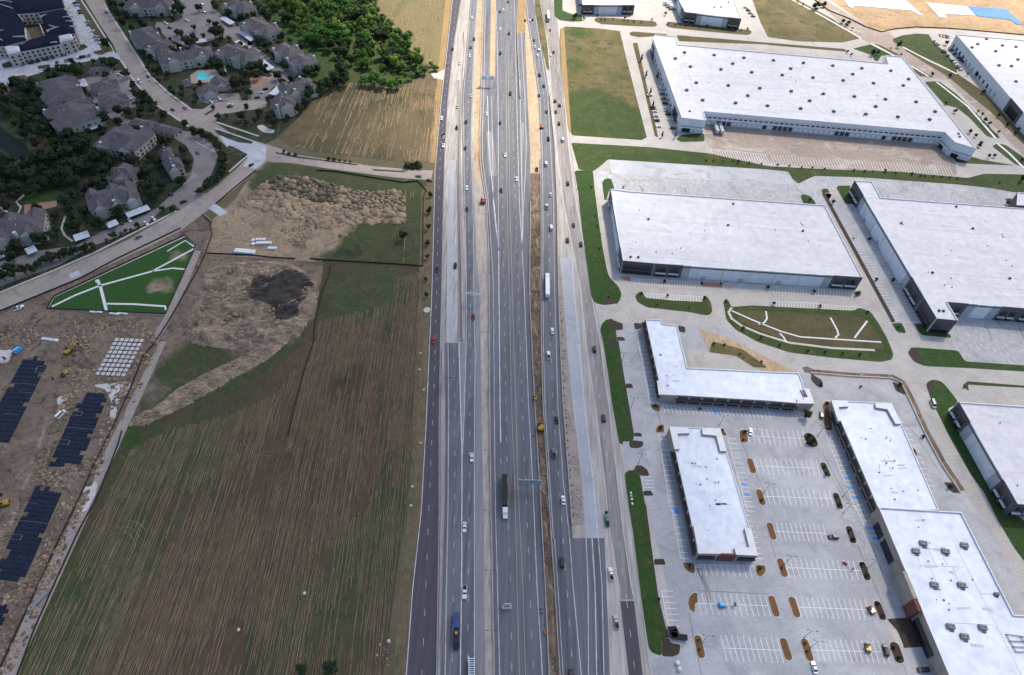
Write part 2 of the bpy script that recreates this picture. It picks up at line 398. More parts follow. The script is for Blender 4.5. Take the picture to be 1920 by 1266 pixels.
M['lawn_green'] = mat('lawn_green', (.038, .056, .019), (.062, .07, .028), .08, .8, bump=.5, contrast=.9, c3=(.085, .078, .042))
M['weed_mix'] = mat('weed_mix', (.058, .056, .026), (.085, .076, .036), .08, .8, bump=.5, contrast=.8)
M['verge_pale'] = mat('verge_pale', (.46, .355, .245), (.38, .29, .20), .06, .6, bump=.6, contrast=.8, stretch=(1, .3), c3=(.36, .23, .12))
M['soil_mixed'] = mat('soil_mixed', (.32, .24, .165), (.105, .078, .06), .09, .55, bump=1.0, contrast=1.0, c3=(.36, .29, .205), stretch=(1, 2.0), rot=R(38))
M['weedy_pile'] = mat('weedy_pile', (.20, .165, .115), (.06, .062, .032), .35, .9, bump=.8, contrast=1.0)
M['stripe'] = mat('stripe', (.86, .87, .89), (.70, .71, .74), .3, 1.5, contrast=.4)
M['park_turf'] = mat('park_turf', (.020, .082, .012), (.032, .075, .014), .12, .7, bump=.5, contrast=.9)
M['yard_mark'] = mat('yard_mark', (.34, .35, .37), (.40, .41, .43), .2, 1, contrast=.6)
M['tpo_patch'] = mat('tpo_patch', (.44, .46, .51), (.50, .52, .57), .2, 1, contrast=.4)
def leaf(name, a, b):
    m = mat(name, a, b, .35, 1.1, rough=.75, contrast=1.0, spec=.2, local=True)
    nt = m.node_tree; N, L = nt.nodes, nt.links; bs = N['Principled BSDF']
    oi = N.new('ShaderNodeObjectInfo'); hs = N.new('ShaderNodeHueSaturation')
    src = bs.inputs['Base Color'].links[0].from_socket
    mr = N.new('ShaderNodeMapRange'); mr.inputs[3].default_value = .70; mr.inputs[4].default_value = 1.35; L.new(oi.outputs['Random'], mr.inputs[0])
    L.new(src, hs.inputs['Color']); L.new(mr.outputs[0], hs.inputs['Value'])
    m2 = N.new('ShaderNodeMapRange'); m2.inputs[3].default_value = .485; m2.inputs[4].default_value = .515; L.new(oi.outputs['Random'], m2.inputs[0]); L.new(m2.outputs[0], hs.inputs['Hue'])
    L.new(hs.outputs[0], bs.inputs['Base Color'])
    return m
M['leaf_dark'] = leaf('leaf_dark', (.013, .026, .010), (.030, .050, .018))
M['leaf_mid'] = leaf('leaf_mid', (.030, .085, .012), (.062, .135, .02))
M['leaf_bright'] = leaf('leaf_bright', (.075, .135, .02), (.12, .19, .03))
M['bark'] = mat('bark', (.07, .05, .038), (.10, .075, .055), 1, 5, local=True)
CARCOL = {'white': (.72, .74, .76), 'black': (.012, .012, .014), 'grey': (.13, .135, .145), 'silver': (.42, .43, .45), 'red': (.32, .02, .025), 'blue': (.02, .05, .16), 'yellow green': (.45, .48, .06), 'dark red': (.18, .02, .025), 'orange': (.55, .13, .02), 'yellow': (.40, .22, .03), 'bright blue': (.03, .35, .70), 'green': (.05, .20, .13)}
for k, c in CARCOL.items(): M['car_' + k] = mat('paint_' + k.replace(' ', '_'), c, rough=.28, spec=.55)
M['tyre'] = mat('tyre', (.015, .015, .016), rough=.9)
M['lamp_clear'] = mat('lamp_clear', (.75, .76, .78), rough=.2, spec=.5)
M['lamp_red'] = mat('lamp_red', (.35, .015, .015), rough=.3)
M['bed_liner'] = mat('bed_liner', (.02, .02, .022), rough=.8)
# ================================================================== THE SETTING: ground and surfaces
S = 3500
blend('stubble_blend', 'stubble', 'lawn_green'); blend('upper_blend', 'dirt_pale', 'lawn_green'); blend('rough_blend', 'grass_dry', 'grass'); blend('cut_blend', 'stubble_sun', 'weed_mix'); blend('clay_blend', 'dirt', 'lawn_green'); blend('soil_blend', 'soil_mixed', 'soil_dark', .10, .3)
tag(obj('ground', [(-S, -900, 0), (S, -900, 0), (S, 5200, 0), (-S, 5200, 0)], [[0, 1, 2, 3]], M['ground']), kind='structure')

# ---- highway: boundary tables (picture row -> picture column)
L0 = [(-60, 856), (0, 847.7), (80, 839), (125, 834), (180, 827.5), (250, 821), (320, 815), (480, 811), (560, 808.6), (640, 805), (800, 798), (960, 789), (1105, 773), (1266, 761), (1420, 745)]
L1 = [(-60, 874), (0, 865), (80, 852), (180, 841), (280, 835), (380, 832), (540, 829), (640, 826.5), (800, 824), (960, 824), (1105, 822), (1266, 819), (1420, 815)]
S0 = [(-60, 890), (0, 882), (80, 874.7), (180, 866.7), (300, 867), (380, 869), (480, 874), (640, 872), (645, 872)]
S1 = [(-60, 902), (0, 895.8), (80, 890), (180, 886.5), (280, 884.8), (380, 888), (480, 889), (640, 891), (800, 889.5), (960, 889.5), (1266, 889.5), (1420, 889.5)]
SH = [(-60, 903), (0, 897), (180, 888.5), (320, 888), (480, 893), (540, 899), (640, 901), (800, 903), (960, 907), (1105, 908), (1266, 910), (1420, 912)]
M0 = [(-60, 908), (0, 906.8), (180, 903), (250, 900.5), (300, 901), (330, 905), (380, 913), (480, 918), (760, 919), (960, 922), (1266, 928), (1420, 932)]
M1 = [(-60, 984), (0, 984.8), (80, 985), (180, 989), (280, 994), (380, 994), (540, 992), (650, 996.6), (760, 1002), (900, 1010.5), (1000, 1016), (1100, 1021.6), (1266, 1029), (1420, 1036)]
N0 = [(-60, 976), (40, 988), (80, 995), (180, 1009), (280, 1013.5), (380, 1015), (540, 1015), (650, 1016), (760, 1019), (900, 1028), (1000, 1034), (1100, 1041), (1266, 1051), (1420, 1060)]
N1 = [(-60, 992), (25, 1005), (80, 1015.4), (180, 1030), (280, 1039.6), (380, 1043.5), (540, 1046), (650, 1049.7), (760, 1055), (900, 1066), (1000, 1073), (1009, 1074)]
NW = [(1005, 1133), (1100, 1137), (1266, 1144), (1420, 1150)]
C0 = [(480, 1049), (540, 1055), (650, 1063), (760, 1074), (900, 1091), (1009, 1098)]
C1 = [(480, 1074), (540, 1078), (650, 1088.6), (760, 1099), (900, 1113), (1009, 1132)]
R0 = [(-60, 1006), (0, 1014), (80, 1028), (180, 1036), (280, 1045), (380, 1058), (480, 1078), (540, 1090), (650, 1101), (760, 1117), (900, 1135), (1000, 1145), (1100, 1162), (1124, 1163)]
R1 = [(-60, 1030), (0, 1035), (40, 1046), (180, 1057), (280, 1066), (380, 1079), (480, 1098), (540, 1106), (650, 1126), (760, 1141), (900, 1157), (1000, 1168.5), (1100, 1183), (1124, 1189)]
R2 = [(1127, 1163), (1266, 1179), (1420, 1197)]
R3 = [(1127, 1189), (1266, 1205), (1420, 1223)]
E1 = [(-60, 1034), (0, 1038), (180, 1060), (280, 1070), (380, 1084), (480, 1102), (560, 1112), (640, 1130), (760, 1150), (900, 1172), (1100, 1198.5), (1266, 1218), (1420, 1236)]
band('highway_base', L0, E1, -60, 1420, .03, M['hwy_concrete'])
fr = band('frontage_road', L0, L1, -60, 1420, .05, M['asphalt_new'])
ramp_t = [(642, 833), (800, 835), (960, 833), (1105, 829), (1266, 825.5), (1420, 822)]
hw = band('highway', S0, S1, -60, 643, .05, M['asphalt'])
rp = band('ramp_road', ramp_t, S1, 643, 1420, .05, M['asphalt'])
gore_r = [(643, 874), (760, 871), (850, 867.5)]
gore_l = [(643, 860.5), (760, 863.5), (850, 866.5)]
band('gore_surface', gore_l, gore_r, 643, 850, .06, M['shoulder'], rp)
band('shoulder_strip', S1, SH, 380, 1420, .052, M['shoulder'])
band('median_strip', SH, M0, -60, 1420, .056, M['median_dirt'])
band('median_sand', SH, M0, -60, 335, .06, M['verge_pale'])
mr = band('main_road', M0, M1, -60, 1420, .05, M['asphalt'])
band('sand_strip', [(-60, 924), (0, 921), (150, 918)], [(-60, 931), (0, 930), (150, 928)], -60, 150, .06, M['verge_pale'])
band('deck_strip', [(-60, 976), (0, 972), (62, 970)], [(-60, 992), (0, 986), (62, 983)], -60, 62, .06, M['verge_sun'])
band('patch_surface', [(247, 912), (330, 917)], [(247, 924), (330, 932)], 247, 330, .056, M['shoulder'], mr)
band('paler_lane_surface', [(180, 977), (300, 976), (440, 980)], [(180, 985), (300, 980), (440, 982)], 230, 440, .056, M['shoulder'], mr)
tr = band('trench_bed', M1, N0, 325, 1420, .04, M['trench'])
band('sand_bed', M1, N0, 20, 325, .04, M['verge_pale'])
nb = band('north_road', N0, N1, -60, 1009, .05, M['asphalt'])
nbw = band('north_road_wide', N0, NW, 1009, 1420, .05, M['asphalt'])
band('gravel_bed', N1, C0, 480, 985, .055, M['gravel'])
band('gravel_apron', [(985, 1072), (1009, 1074)], [(985, 1096.5), (1009, 1097)], 985, 1009, .058, M['median_dirt'])
cl = band('concrete_lane', C0, C1, 483, 1009, .057, M['pale_concrete'])
fe = band('frontage_road_east', R0, R1, -60, 1124, .05, M['asphalt_worn'])
fs = band('frontage_road_south', R2, R3, 1127, 1420, .05, M['asphalt_new'])
# pale band of new slabs beside the left carriageway above the ramp
cr = band('concrete_ramp', L1, S0, 78, 642, .045, M['hwy_concrete'])
band('fresh_slab', [(300, 842), (500, 838), (642, 838)], [(300, 851), (500, 850), (642, 848)], 300, 642, .056, M['pale_concrete'], cr)
band('stained_slab', [(200, 856), (400, 858), (642, 858)], [(200, 862), (400, 866), (642, 866)], 150, 642, .054, M['shoulder'], cr)

def lane(parent, name, tab, w, dash=None, z=.085, m='paint', y0=None, y1=None):
    pts = path_pts(tab, tab[0][0] if y0 is None else y0, tab[-1][0] if y1 is None else y1, 5)
    v, f = line_quads(pts, w, z, dash)
    return obj(name, v, f, M[m], parent)
D = (3.0, 12.19)
def off(tab, d): return [(y, x + d) for y, x in tab]
lane(fr, 'edge_line', off(L0, .8), .35); 
DW = .17
lane(fr, 'lane_dashes', [(-60, 866), (0, 857), (80, 847), (190, 833.5), (290, 826), (380, 822.5), (575, 817.7), (720, 814), (1010, 802), (1230, 793), (1420, 782)], DW, D)
lane(fr, 'edge_line', off(L1, -.8), .2)
lane(cr, 'lane_dashes', [(100, 866), (200, 853), (400, 849), (642, 850)], DW, D)
lane(cr, 'edge_line', [(40, 859), (80, 861), (200, 846), (380, 839), (642, 840)], .25)
lane(hw, 'lane_dashes', [(-60, 895), (0, 889), (80, 883), (180, 879), (280, 876), (380, 878), (540, 882), (643, 882)], DW, D)
lane(hw, 'edge_line', [(-60, 892), (0, 884), (80, 877), (180, 869), (300, 870), (380, 871.5), (540, 875), (643, 874)], .25)
lane(hw, 'edge_line', off(S1, -1.2), .25, y1=643)
lane(rp, 'lane_dashes', [(643, 882), (760, 881), (960, 879), (1266, 876.5), (1420, 875)], DW, D)
lane(rp, 'ramp_dashes', [(643, 850), (760, 852.3), (880, 853), (960, 852.6), (1105, 850), (1266, 848), (1420, 846)], DW, D)
lane(rp, 'edge_line', [(643, 840), (760, 841.5), (960, 840), (1105, 837), (1266, 834.6), (1420, 831)], .28)
lane(rp, 'gore_line', [(643, 860.5), (760, 863.5), (850, 866.2), (960, 866), (1105, 865.5), (1266, 863), (1420, 860)], .5)
lane(rp, 'gore_line', gore_r, .3)
lane(rp, 'edge_line', off(S1, -.2), .25, y0=643)
lane(mr, 'edge_line', [(-60, 912), (0, 910), (180, 907), (250, 904.5), (300, 905), (330, 909), (380, 916), (540, 925.7), (760, 926.6), (960, 929), (1105, 933), (1266, 937), (1420, 941)], .28)
lane(mr, 'thick_line', [(180, 914), (280, 917), (380, 926), (470, 935), (540, 935.5), (760, 937.6), (830, 938.8)], .5)
lane(mr, 'exit_line', [(180, 922), (380, 925), (430, 930), (470, 935)], .3)
lane(mr, 'through_line', [(20, 931), (180, 934), (380, 934.5), (470, 935.3)], .28)
lane(mr, 'lane_dashes', [(-60, 938), (50, 939.6), (180, 941.4), (380, 942), (540, 945.2), (760, 948.4), (1000, 953.5), (1092, 957), (1266, 960), (1420, 964)], DW, D)
lane(mr, 'short_dashes', [(860, 939.2), (960, 941)], DW, D)
lane(mr, 'yellow_line', [(-60, 948), (180, 949.5), (380, 951), (540, 955), (760, 959), (900, 965), (1100, 969.5), (1266, 974), (1420, 978)], .25, m='paint_yellow')
lane(mr, 'yellow_line', [(-60, 951), (180, 953.5), (380, 956), (540, 960.5), (760, 967), (900, 971), (1100, 980.5), (1266, 985.5), (1420, 990)], .25, m='paint_yellow')
lane(mr, 'express_dashes', [(-60, 958), (180, 960.6), (280, 963), (380, 966), (540, 971.8), (760, 978.9), (940, 986.9), (1085, 993), (1266, 1000), (1420, 1006)], DW, D)
lane(mr, 'edge_line', [(-60, 964), (180, 968.5), (280, 971), (380, 974), (540, 983), (760, 991), (900, 998.7), (1100, 1007), (1266, 1017), (1420, 1025)], .32)
lane(mr, 'merge_line', [(60, 977), (180, 984), (280, 987), (380, 982), (470, 978.5)], .3)
lane(mr, 'merge_line', [(150, 975), (280, 977), (380, 979), (470, 978.5)], .3)
lane(nb, 'lane_dashes', [(30, 998), (80, 1007), (180, 1020), (230, 1023), (300, 1026), (380, 1027.7), (540, 1031), (650, 1033), (760, 1036.4), (900, 1047.7), (1009, 1055.5)], DW, D)
lane(nb, 'edge_line', off(N0, 3), .25, y1=1009)
lane(nb, 'edge_line', [(30, 1004), (180, 1027), (380, 1038), (540, 1040), (760, 1046), (900, 1056), (1009, 1068)], .25)
lane(nbw, 'lane_dashes', [(1009, 1055.5), (1090, 1062), (1266, 1075), (1420, 1086)], DW, D)
lane(nbw, 'edge_line', [(1009, 1068), (1100, 1074.5), (1266, 1090), (1420, 1103)], .32)
lane(nbw, 'ramp_line', [(1009, 1099), (1100, 1102.5), (1266, 1103.5), (1420, 1104)], .32)
lane(nbw, 'ramp_line', [(1009, 1110), (1100, 1115.6), (1266, 1119), (1420, 1122)], .4)
lane(nbw, 'ramp_line', [(1009, 1122), (1100, 1129), (1266, 1132.4), (1420, 1136)], .32)
lane(nbw, 'edge_line', off(N0, 5), .22, y0=1009)
lane(cl, 'edge_line', [(483, 1073), (540, 1076), (760, 1095.7), (900, 1112), (1009, 1121)], .35)
lane(cl, 'lane_dashes', [(700, 1081), (760, 1086), (900, 1102.6), (1009, 1110)], DW, D)
lane(fe, 'lane_dashes', [(-60, 1020), (0, 1026), (180, 1046), (280, 1056), (380, 1071), (480, 1088), (575, 1101), (700, 1117), (760, 1126), (920, 1147), (1010, 1160), (1060, 1165), (1124, 1175)], DW, D)
lane(fe, 'edge_line', off(R0, -1.5), .25)
lane(fe, 'edge_line', off(R1, .6), .28)
lane(fs, 'lane_dashes', [(1127, 1175), (1266, 1191), (1420, 1209)], DW, D)
# tar joints and worn seams along the carriageways, plus barrier shadow lines painted dark
for tab, w in ((off(L1, 8), .3), ([(150, 868), (300, 861), (642, 867)], .55), ([(300, 856), (642, 864)], .4), ([(60, 969), (120, 971), (180, 975)], 1.1)):
    lane(cr, 'seam_and_shadow_line', tab, w, None, .075, 'tar', y0=tab[0][0] if tab[0][0] > 60 else 80, y1=min(642, tab[-1][0]))
for tab in (off(N1, -1.0),):
    lane(nb, 'seam_and_shadow_line', tab, .8, None, .075, 'tar', y0=180, y1=1005)

# concrete barriers, one thing each
def barrier(pts, label, h=.85, w=.6, z=.05):
    o = ribbon('concrete_barrier', pts, w, z, M['barrier'], None, None, h); tag(o, label, 'barrier', 'concrete traffic barriers along the highway'); return o
barrier(path_pts(off(M0, -1.5), -40, 1400, 10), 'long concrete barrier beside the pale median strip and the wide main carriageway')
barrier(path_pts(off(M1, .6), 380, 1400, 10), 'concrete barrier along the brown dirt trench and the double yellow lined carriageway')
barrier(path_pts(off(N0, -1.0), 300, 1400, 10), 'concrete barrier on the far bank of the brown dirt trench by the northbound lanes')
barrier(path_pts([(60, 870), (90, 871), (180, 864.3), (300, 860.5), (380, 862), (642, 868)], 60, 640, 10), 'concrete barrier between the pale ramp slabs and the left carriageway lanes')
barrier(path_pts([(20, 969), (60, 969), (120, 972), (180, 975)], -40, 185, 8), 'tall retaining wall barrier beside the tan deck strip of the highway', 1.6, .9)
barrier(path_pts(off(N1, .5), 180, 985, 10), 'concrete barrier between the northbound lanes and the pale gravel bed')
barrier(path_pts(off(L1, 3.2), 650, 1400, 10), 'low concrete barrier between the dark frontage road and the ramp lanes', .8, .55)

# ---- right of the highway: one concrete base, lots and grass on top
flat('pavement_east', P([(x, y) for x, y in [(xi(E1, yy) + .5, yy) for yy in (-60, 0, 180, 280, 380, 480, 560, 640, 760, 900, 1100, 1266, 1420)]] + [(2400, 1420), (2300, 900), (2200, 400), (2100, 120), (1960, -60)]), .02, M['lot_warm'])
flat('retail_lot', P([(1157, 640), (1185, 600), (1360, 615), (1440, 680), (1500, 700), (1560, 715), (1700, 720), (1735, 790), (1830, 960), (1960, 1170), (2150, 1420), (1240, 1420), (1222, 1235), (1275, 1228), (1240, 1050), (1207, 900), (1195, 880), (1170, 860)]), .026, M['lot'])
flat('warehouse_yard', T(1, 2, [(590, 10), (740, -20), (1899, -10)]) + T(1, 3, [(180, 20), (230, 100), (360, 38), (700, 50), (1600, 120), (2300, 260), (2300, 330), (835, 215), (640, 70), (520, 100), (420, 270), (0, 255)]) + T(1, 2, [(1899, 250), (730, 140), (640, 130)]), .026, M['dock_pale'])
flat('sky_sheen_apron', T(0, 2, [(720, 1180), (1000, 1195), (1899, 1262)]) + T(1, 3, [(0, 5), (165, 35), (190, 105), (0, 95)]) + T(1, 2, [(1899, 100), (1300, 60), (740, 20)]), .032, M['lot_blue'])  # pale blue colour paints the sky's sheen on wet paving
flat('dock_yard', T(0, 2, [(1425, 985), (1440, 1060), (1480, 1110)]) + T(0, 2, [(1500, 1190), (1700, 1205)]) + T(0, 3, [(0, 1210), (500, 1258), (1400, 1300), (1390, 1210), (1340, 1140), (1270, 1035), (0, 960)]) + T(0, 2, [(1899, 955), (1500, 905)]), .026, M['dock_apron'])
flat('truck_court', T(1, 3, [(1385, 1080), (1899, 1110), (2300, 1150), (2500, 1500), (1899, 1440), (1440, 1420), (1390, 1350), (1360, 1243), (1410, 1130)]), .026, M['dock_pale'])
flat('side_lot', T(1, 3, [(460, 170), (575, 255), (640, 260), (1090, 1010), (1170, 1140), (1090, 1140), (940, 1120), (420, 170)]), .026, M['lot'])
flat('court_street', T(0, 3, [(330, -20), (420, 0), (700, 170), (900, 240), (1000, 340), (1400, 560), (1899, 1040), (1899, 1160), (1700, 960), (1330, 600), (1180, 590), (900, 380), (690, 290), (560, 200)]), .026, M['dock_apron'])

def green(pts, m='grass', name='grass_patch', r=2.5, h=.15, lab=None):
    pts = rounded(pts, r) if r else pts
    return slab(name, pts, 0, h, [M[m], M['kerb']], kind='structure')
green(T(0, 2, [(310, 0), (300, -80), (375, -80), (375, 80), (440, 105), (520, 115), (520, 160), (430, 162), (350, 150), (315, 120)]), 'turf')
green(T(0, 2, [(610, 140), (650, 128), (1060, 160), (1080, 185), (1060, 200), (900, 195), (660, 180), (615, 160)]), 'basin', name='planting_strip')
green(T(0, 2, [(1140, 180), (1165, 163), (1770, 225), (1780, 245), (1750, 262), (1500, 240), (1180, 208), (1145, 195)]), 'basin', name='planting_strip')
patchy('rough_field', T(0, 2, [(358, 215), (400, 197), (640, 212), (800, 232), (850, 440), (1000, 1020), (960, 1040), (450, 1005), (420, 960), (378, 620), (360, 500), (352, 300)]), .12, M['rough_blend'], spots([(1100, 190, 40, .9), (1130, 225, 50, 1.0), (1190, 240, 40, .9), (1085, 60, 25, .9), (1080, 120, 25, .8), (1170, 150, 30, .6), (1075, 240, 25, .8), (1160, 70, 20, .4)]))
green(T(0, 2, [(362, 215), (385, 205), (440, 1000), (415, 950), (376, 620), (366, 500), (358, 300)]), 'verge_sun', name='dry_verge', r=1, h=.17)
green(T(0, 2, [(895, 322), (930, 318), (1000, 640), (1085, 1020), (1060, 1010), (960, 580)]), 'basin', name='planting_strip', r=1)
green(T(0, 2, [(870, 245), (900, 235), (1150, 255), (1150, 266), (940, 277), (880, 265)]), 'basin', name='planting_strip', r=1)
green(T(0, 2, [(1222, 262), (1899, 318), (1899, 332), (1240, 307), (1228, 285)]) , 'basin', name='planting_strip', r=1)
green(T(0, 3, [(0, 318), (570, 365), (590, 385), (0, 335)]), 'basin', name='planting_strip', r=1)
green(T(0, 2, [(1215, 1030), (1260, 1000), (1425, 990), (1430, 1050), (1250, 1055)]), 'grass')
green(P([(1071, 268), (1215, 276), (1330, 288), (1440, 312), (1560, 318), (1680, 322), (1815, 334), (1845, 326), (2050, 330), (2050, 388), (1920, 364), (1857, 353), (1794, 346), (1617, 333), (1528, 330), (1510, 338), (1497, 345), (1486, 336), (1478, 322), (1440, 318), (1140, 299), (1128, 310), (1112, 322), (1085, 318)]), 'grass', r=2, h=.12)
green(T(1, 2, [(462, 0), (490, 150), (520, 450), (562, 750), (587, 930), (610, 980), (680, 1000), (790, 985), (815, 920), (790, 860), (720, 790), (700, 720), (670, 560), (640, 350), (612, 130), (600, 0)]), 'turf', r=3)
green(T(1, 2, [(672, 962), (765, 960), (790, 985), (680, 998)]), 'mulch_dark', name='mulch_bed', r=.5, h=.17)
green(P([(1408, -8), (1490, -3), (1560, 35), (1613, 72), (1580, 80), (1500, 78), (1440, 70), (1425, 40)]), 'grass_dry', name='rough_field', r=3)
flat('construction_ground', P([(1560, 2), (1540, -60), (2100, -60), (2200, 80), (1920, 66), (1800, 56), (1720, 53), (1650, 59), (1632, 52), (1600, 30)]), .04, M['sand'])
slab('foundation_slab', T(0, 3, [(540, -30), (980, -30), (1150, 120), (1120, 115), (1060, 80), (640, 45), (630, 62), (600, 55)]), 0, .4, M['tpo'], kind='structure')
slab('foundation_slab', T(0, 3, [(1170, 20), (1480, 50), (1540, 118), (1310, 105), (1325, 135), (1270, 130)]), 0, .4, M['tpo'], kind='structure')
slab('blue_membrane_slab', T(0, 3, [(1485, 50), (1760, 70), (1890, 180), (1850, 185), (1800, 150), (1548, 120)]), 0, .45, M['membrane_blue'], kind='structure')
green(T(0, 3, [(925, 290), (1000, 262), (1110, 250), (1190, 255), (1230, 320), (1330, 400), (1400, 500), (1400, 545), (1300, 490), (1050, 375), (930, 315)]), 'grass')
green(T(0, 3, [(630, 362), (760, 330), (925, 412), (840, 415), (815, 455), (790, 450), (770, 410)]), 'turf', r=1)
green(T(0, 3, [(785, 325), (830, 335), (985, 412), (935, 408)]), 'basin', r=1)
green(T(0, 3, [(1060, 485), (1210, 565), (1130, 568), (1090, 540)]), 'basin', r=1)
green(T(0, 3, [(1160, 608), (1270, 605), (1400, 700), (1720, 1020), (1700, 1032), (1620, 1010), (1500, 880), (1400, 800), (1310, 780)]), 'grass')
green(T(0, 3, [(1660, 1085), (1700, 1065), (1760, 1075), (1899, 1170), (1960, 1250), (1840, 1225)]), 'grass')
green(T(0, 3, [(1010, 372), (1040, 372), (1400, 545), (1610, 690), (1899, 1010), (1899, 1075), (1650, 830), (1330, 568)]), 'basin', name='rough_bank', r=2)
green(T(0, 3, [(1345, 1142), (1440, 1140), (1580, 1185), (1830, 1228), (1500, 1215), (1395, 1205)]), 'grass', r=1)
for pts in ([(1250, 610), (1290, 640), (1480, 790), (1690, 1030)], [(1700, 1065), (1790, 1140), (1899, 1250)], [(1000, 350), (1200, 455), (1400, 550)], [(760, 325), (935, 415)], [(1060, 490), (1190, 568)], [(180, 0), (420, 130), (690, 285)]):
    ribbon('sidewalk', T(0, 3, pts), 2.0, .175, M['walk_white'])
# green and basin south of the long warehouse
green(T(1, 2, [(668, 90), (690, 60), (735, 60), (760, 135), (722, 145), (700, 222), (685, 215)]), 'turf', r=2)
green(T(1, 2, [(912, 930), (945, 898), (972, 905), (990, 945), (1200, 965), (1415, 975), (1418, 942), (1445, 932), (1475, 980), (1486, 1040), (1470, 1070), (1430, 1074), (1330, 1052), (1000, 1015), (930, 975)]), 'grass', r=1.5)
green(P([(1356, 566), (1362, 560), (1367, 566), (1371, 576), (1410, 573), (1600, 583), (1611, 577), (1632, 585), (1645, 603), (1662, 632), (1675, 664), (1672, 675), (1650, 679), (1560, 671), (1480, 661), (1420, 641), (1380, 619), (1362, 600)]), 'grass', r=2)
ribbon('basin_path', P([(1372, 577), (1366, 586), (1372, 598), (1390, 611), (1425, 626), (1480, 643), (1560, 653), (1640, 657)]), 1.6, .17, M['walk'])
flat('basin_floor', rounded(P([(1377, 582), (1440, 584), (1615, 595), (1634, 610), (1657, 646), (1655, 655), (1560, 650), (1480, 640), (1410, 615), (1385, 600)]), 3), .156, M['basin'])
for pts in ([(1372, 583), (1410, 600), (1465, 622), (1500, 632), (1560, 636), (1652, 642)], [(1436, 584), (1438, 598), (1432, 606), (1422, 608)], [(1557, 596), (1570, 620), (1572, 628), (1566, 634)], [(1626, 602), (1602, 634)], [(1462, 625), (1470, 634), (1474, 642)]):
    ribbon('basin_path', P(pts), 1.05, .172, M['walk_white'])
green(T(2, 3, [(1035, 85), (1060, 48), (1100, 47), (1410, 70), (1460, 150), (1899, 180), (2200, 205), (2200, 250), (1899, 225), (1500, 200), (1160, 185), (1080, 150)]), 'turf', r=2)
green(T(2, 3, [(1036, 85), (1062, 52), (1100, 50), (1150, 180), (1080, 150)]), 'mulch_dark', name='mulch_bed', r=1, h=.17)
green(T(2, 3, [(1170, 312), (1220, 283), (1290, 300), (1350, 370), (1410, 450), (1380, 480), (1330, 500), (1420, 690), (1640, 1050), (1740, 1266)]) + T(3, 3, [(1780, 80), (1870, 90), (1960, 200), (2000, 560), (1899, 420), (1830, 330), (1700, 110), (1600, -90)]) + T(2, 3, [(1500, 985), (1340, 700), (1200, 410)]), 'turf', r=2)
green(T(2, 3, [(1172, 320), (1215, 290), (1235, 345), (1190, 380)]), 'mulch_dark', name='mulch_bed', r=1.5, h=.17)
green(T(2, 3, [(1440, 330), (1480, 298), (1899, 330), (2200, 352), (2200, 366), (1899, 346), (1482, 322), (1490, 372)]), 'grass', r=1)
green(T(1, 3, [(508, 130), (520, 112), (612, 112), (605, 150), (640, 248), (575, 250)]), 'turf', r=1.5)
green(T(1, 3, [(240, 190), (260, 175), (310, 190), (340, 220), (360, 258), (270, 258)]), 'turf', r=1.5)
green(T(1, 3, [(395, 150), (410, 135), (440, 135), (458, 165), (405, 168)]), 'turf', r=1)
green(T(1, 3, [(398, 168), (425, 168), (945, 1120), (918, 1130)]), 'mulch_dark', name='planting_strip', r=.5)
green(T(1, 3, [(915, 1135), (990, 1130), (1020, 1190), (1020, 1208), (960, 1200)]), 'turf', r=1.5)
green(T(1, 3, [(1085, 1135), (1165, 1140), (1190, 1190), (1350, 1212), (1360, 1243), (1140, 1222), (1110, 1190)]), 'turf', r=1.5)
green(T(1, 3, [(630, 905), (690, 890), (690, 925), (660, 942)]), 'turf', r=1.5)
green(T(1, 3, [(1755, 210), (1800, 205), (1890, 275), (1810, 275)]), 'turf', r=1.5)
# roadside strips in front of the shops
green(T(1, 2, [(655, 1180), (665, 1140), (700, 1105), (750, 1100), (770, 1180), (780, 1266)]) + T(2, 2, [(830, 250), (905, 690), (900, 738), (850, 745), (825, 740), (820, 770), (795, 755), (740, 450), (700, 150), (676, 0)]), 'turf', r=1.5)
green(T(2, 2, [(836, 985), (860, 958), (905, 960), (915, 930), (950, 1000), (965, 1090), (985, 1200)]) + T(3, 2, [(995, 10), (1050, 430), (1085, 680), (1160, 990), (1110, 995), (1110, 1125), (1040, 1100), (1012, 1060), (960, 700), (900, 220), (865, 0)]), 'turf', r=1.5)
for q in ([(868, 742), (900, 735), (975, 745), (970, 780), (930, 795), (875, 790)], [(910, 925), (960, 920), (1005, 955), (1020, 1000), (950, 998)], [(720, -20), (770, -20), (775, 60), (730, 40)]):
    green(T(2, 2, q), 'mulch_dark', name='mulch_bed', r=1, h=.17)
green(T(1, 2, [(720, 1100), (820, 1135), (825, 1180), (770, 1185), (765, 1180), (720, 1180)]), 'mulch_dark', name='mulch_bed', r=1, h=.17)
green(T(1, 2, [(905, 1130), (960, 1135), (965, 1170), (910, 1180)]), 'mulch_dark', name='mulch_bed', r=1, h=.17)
green(T(3, 2, [(1112, 990), (1160, 995), (1180, 1030), (1250, 1040), (1240, 1110), (1190, 1130), (1112, 1125)]), 'mulch_dark', name='mulch_bed', r=1, h=.17)
for (r_, c_, q) in ((2, 2, [(790, 0), (830, 250), (905, 690), (890, 690), (820, 250), (780, 0)]), (3, 2, [(988, 0), (1050, 430), (1085, 680), (1160, 990), (1145, 990), (1070, 680), (1036, 430), (978, 0)])):
    green(T(r_, c_, q), 'mulch_dark', name='mulch_bed', r=0, h=.172)
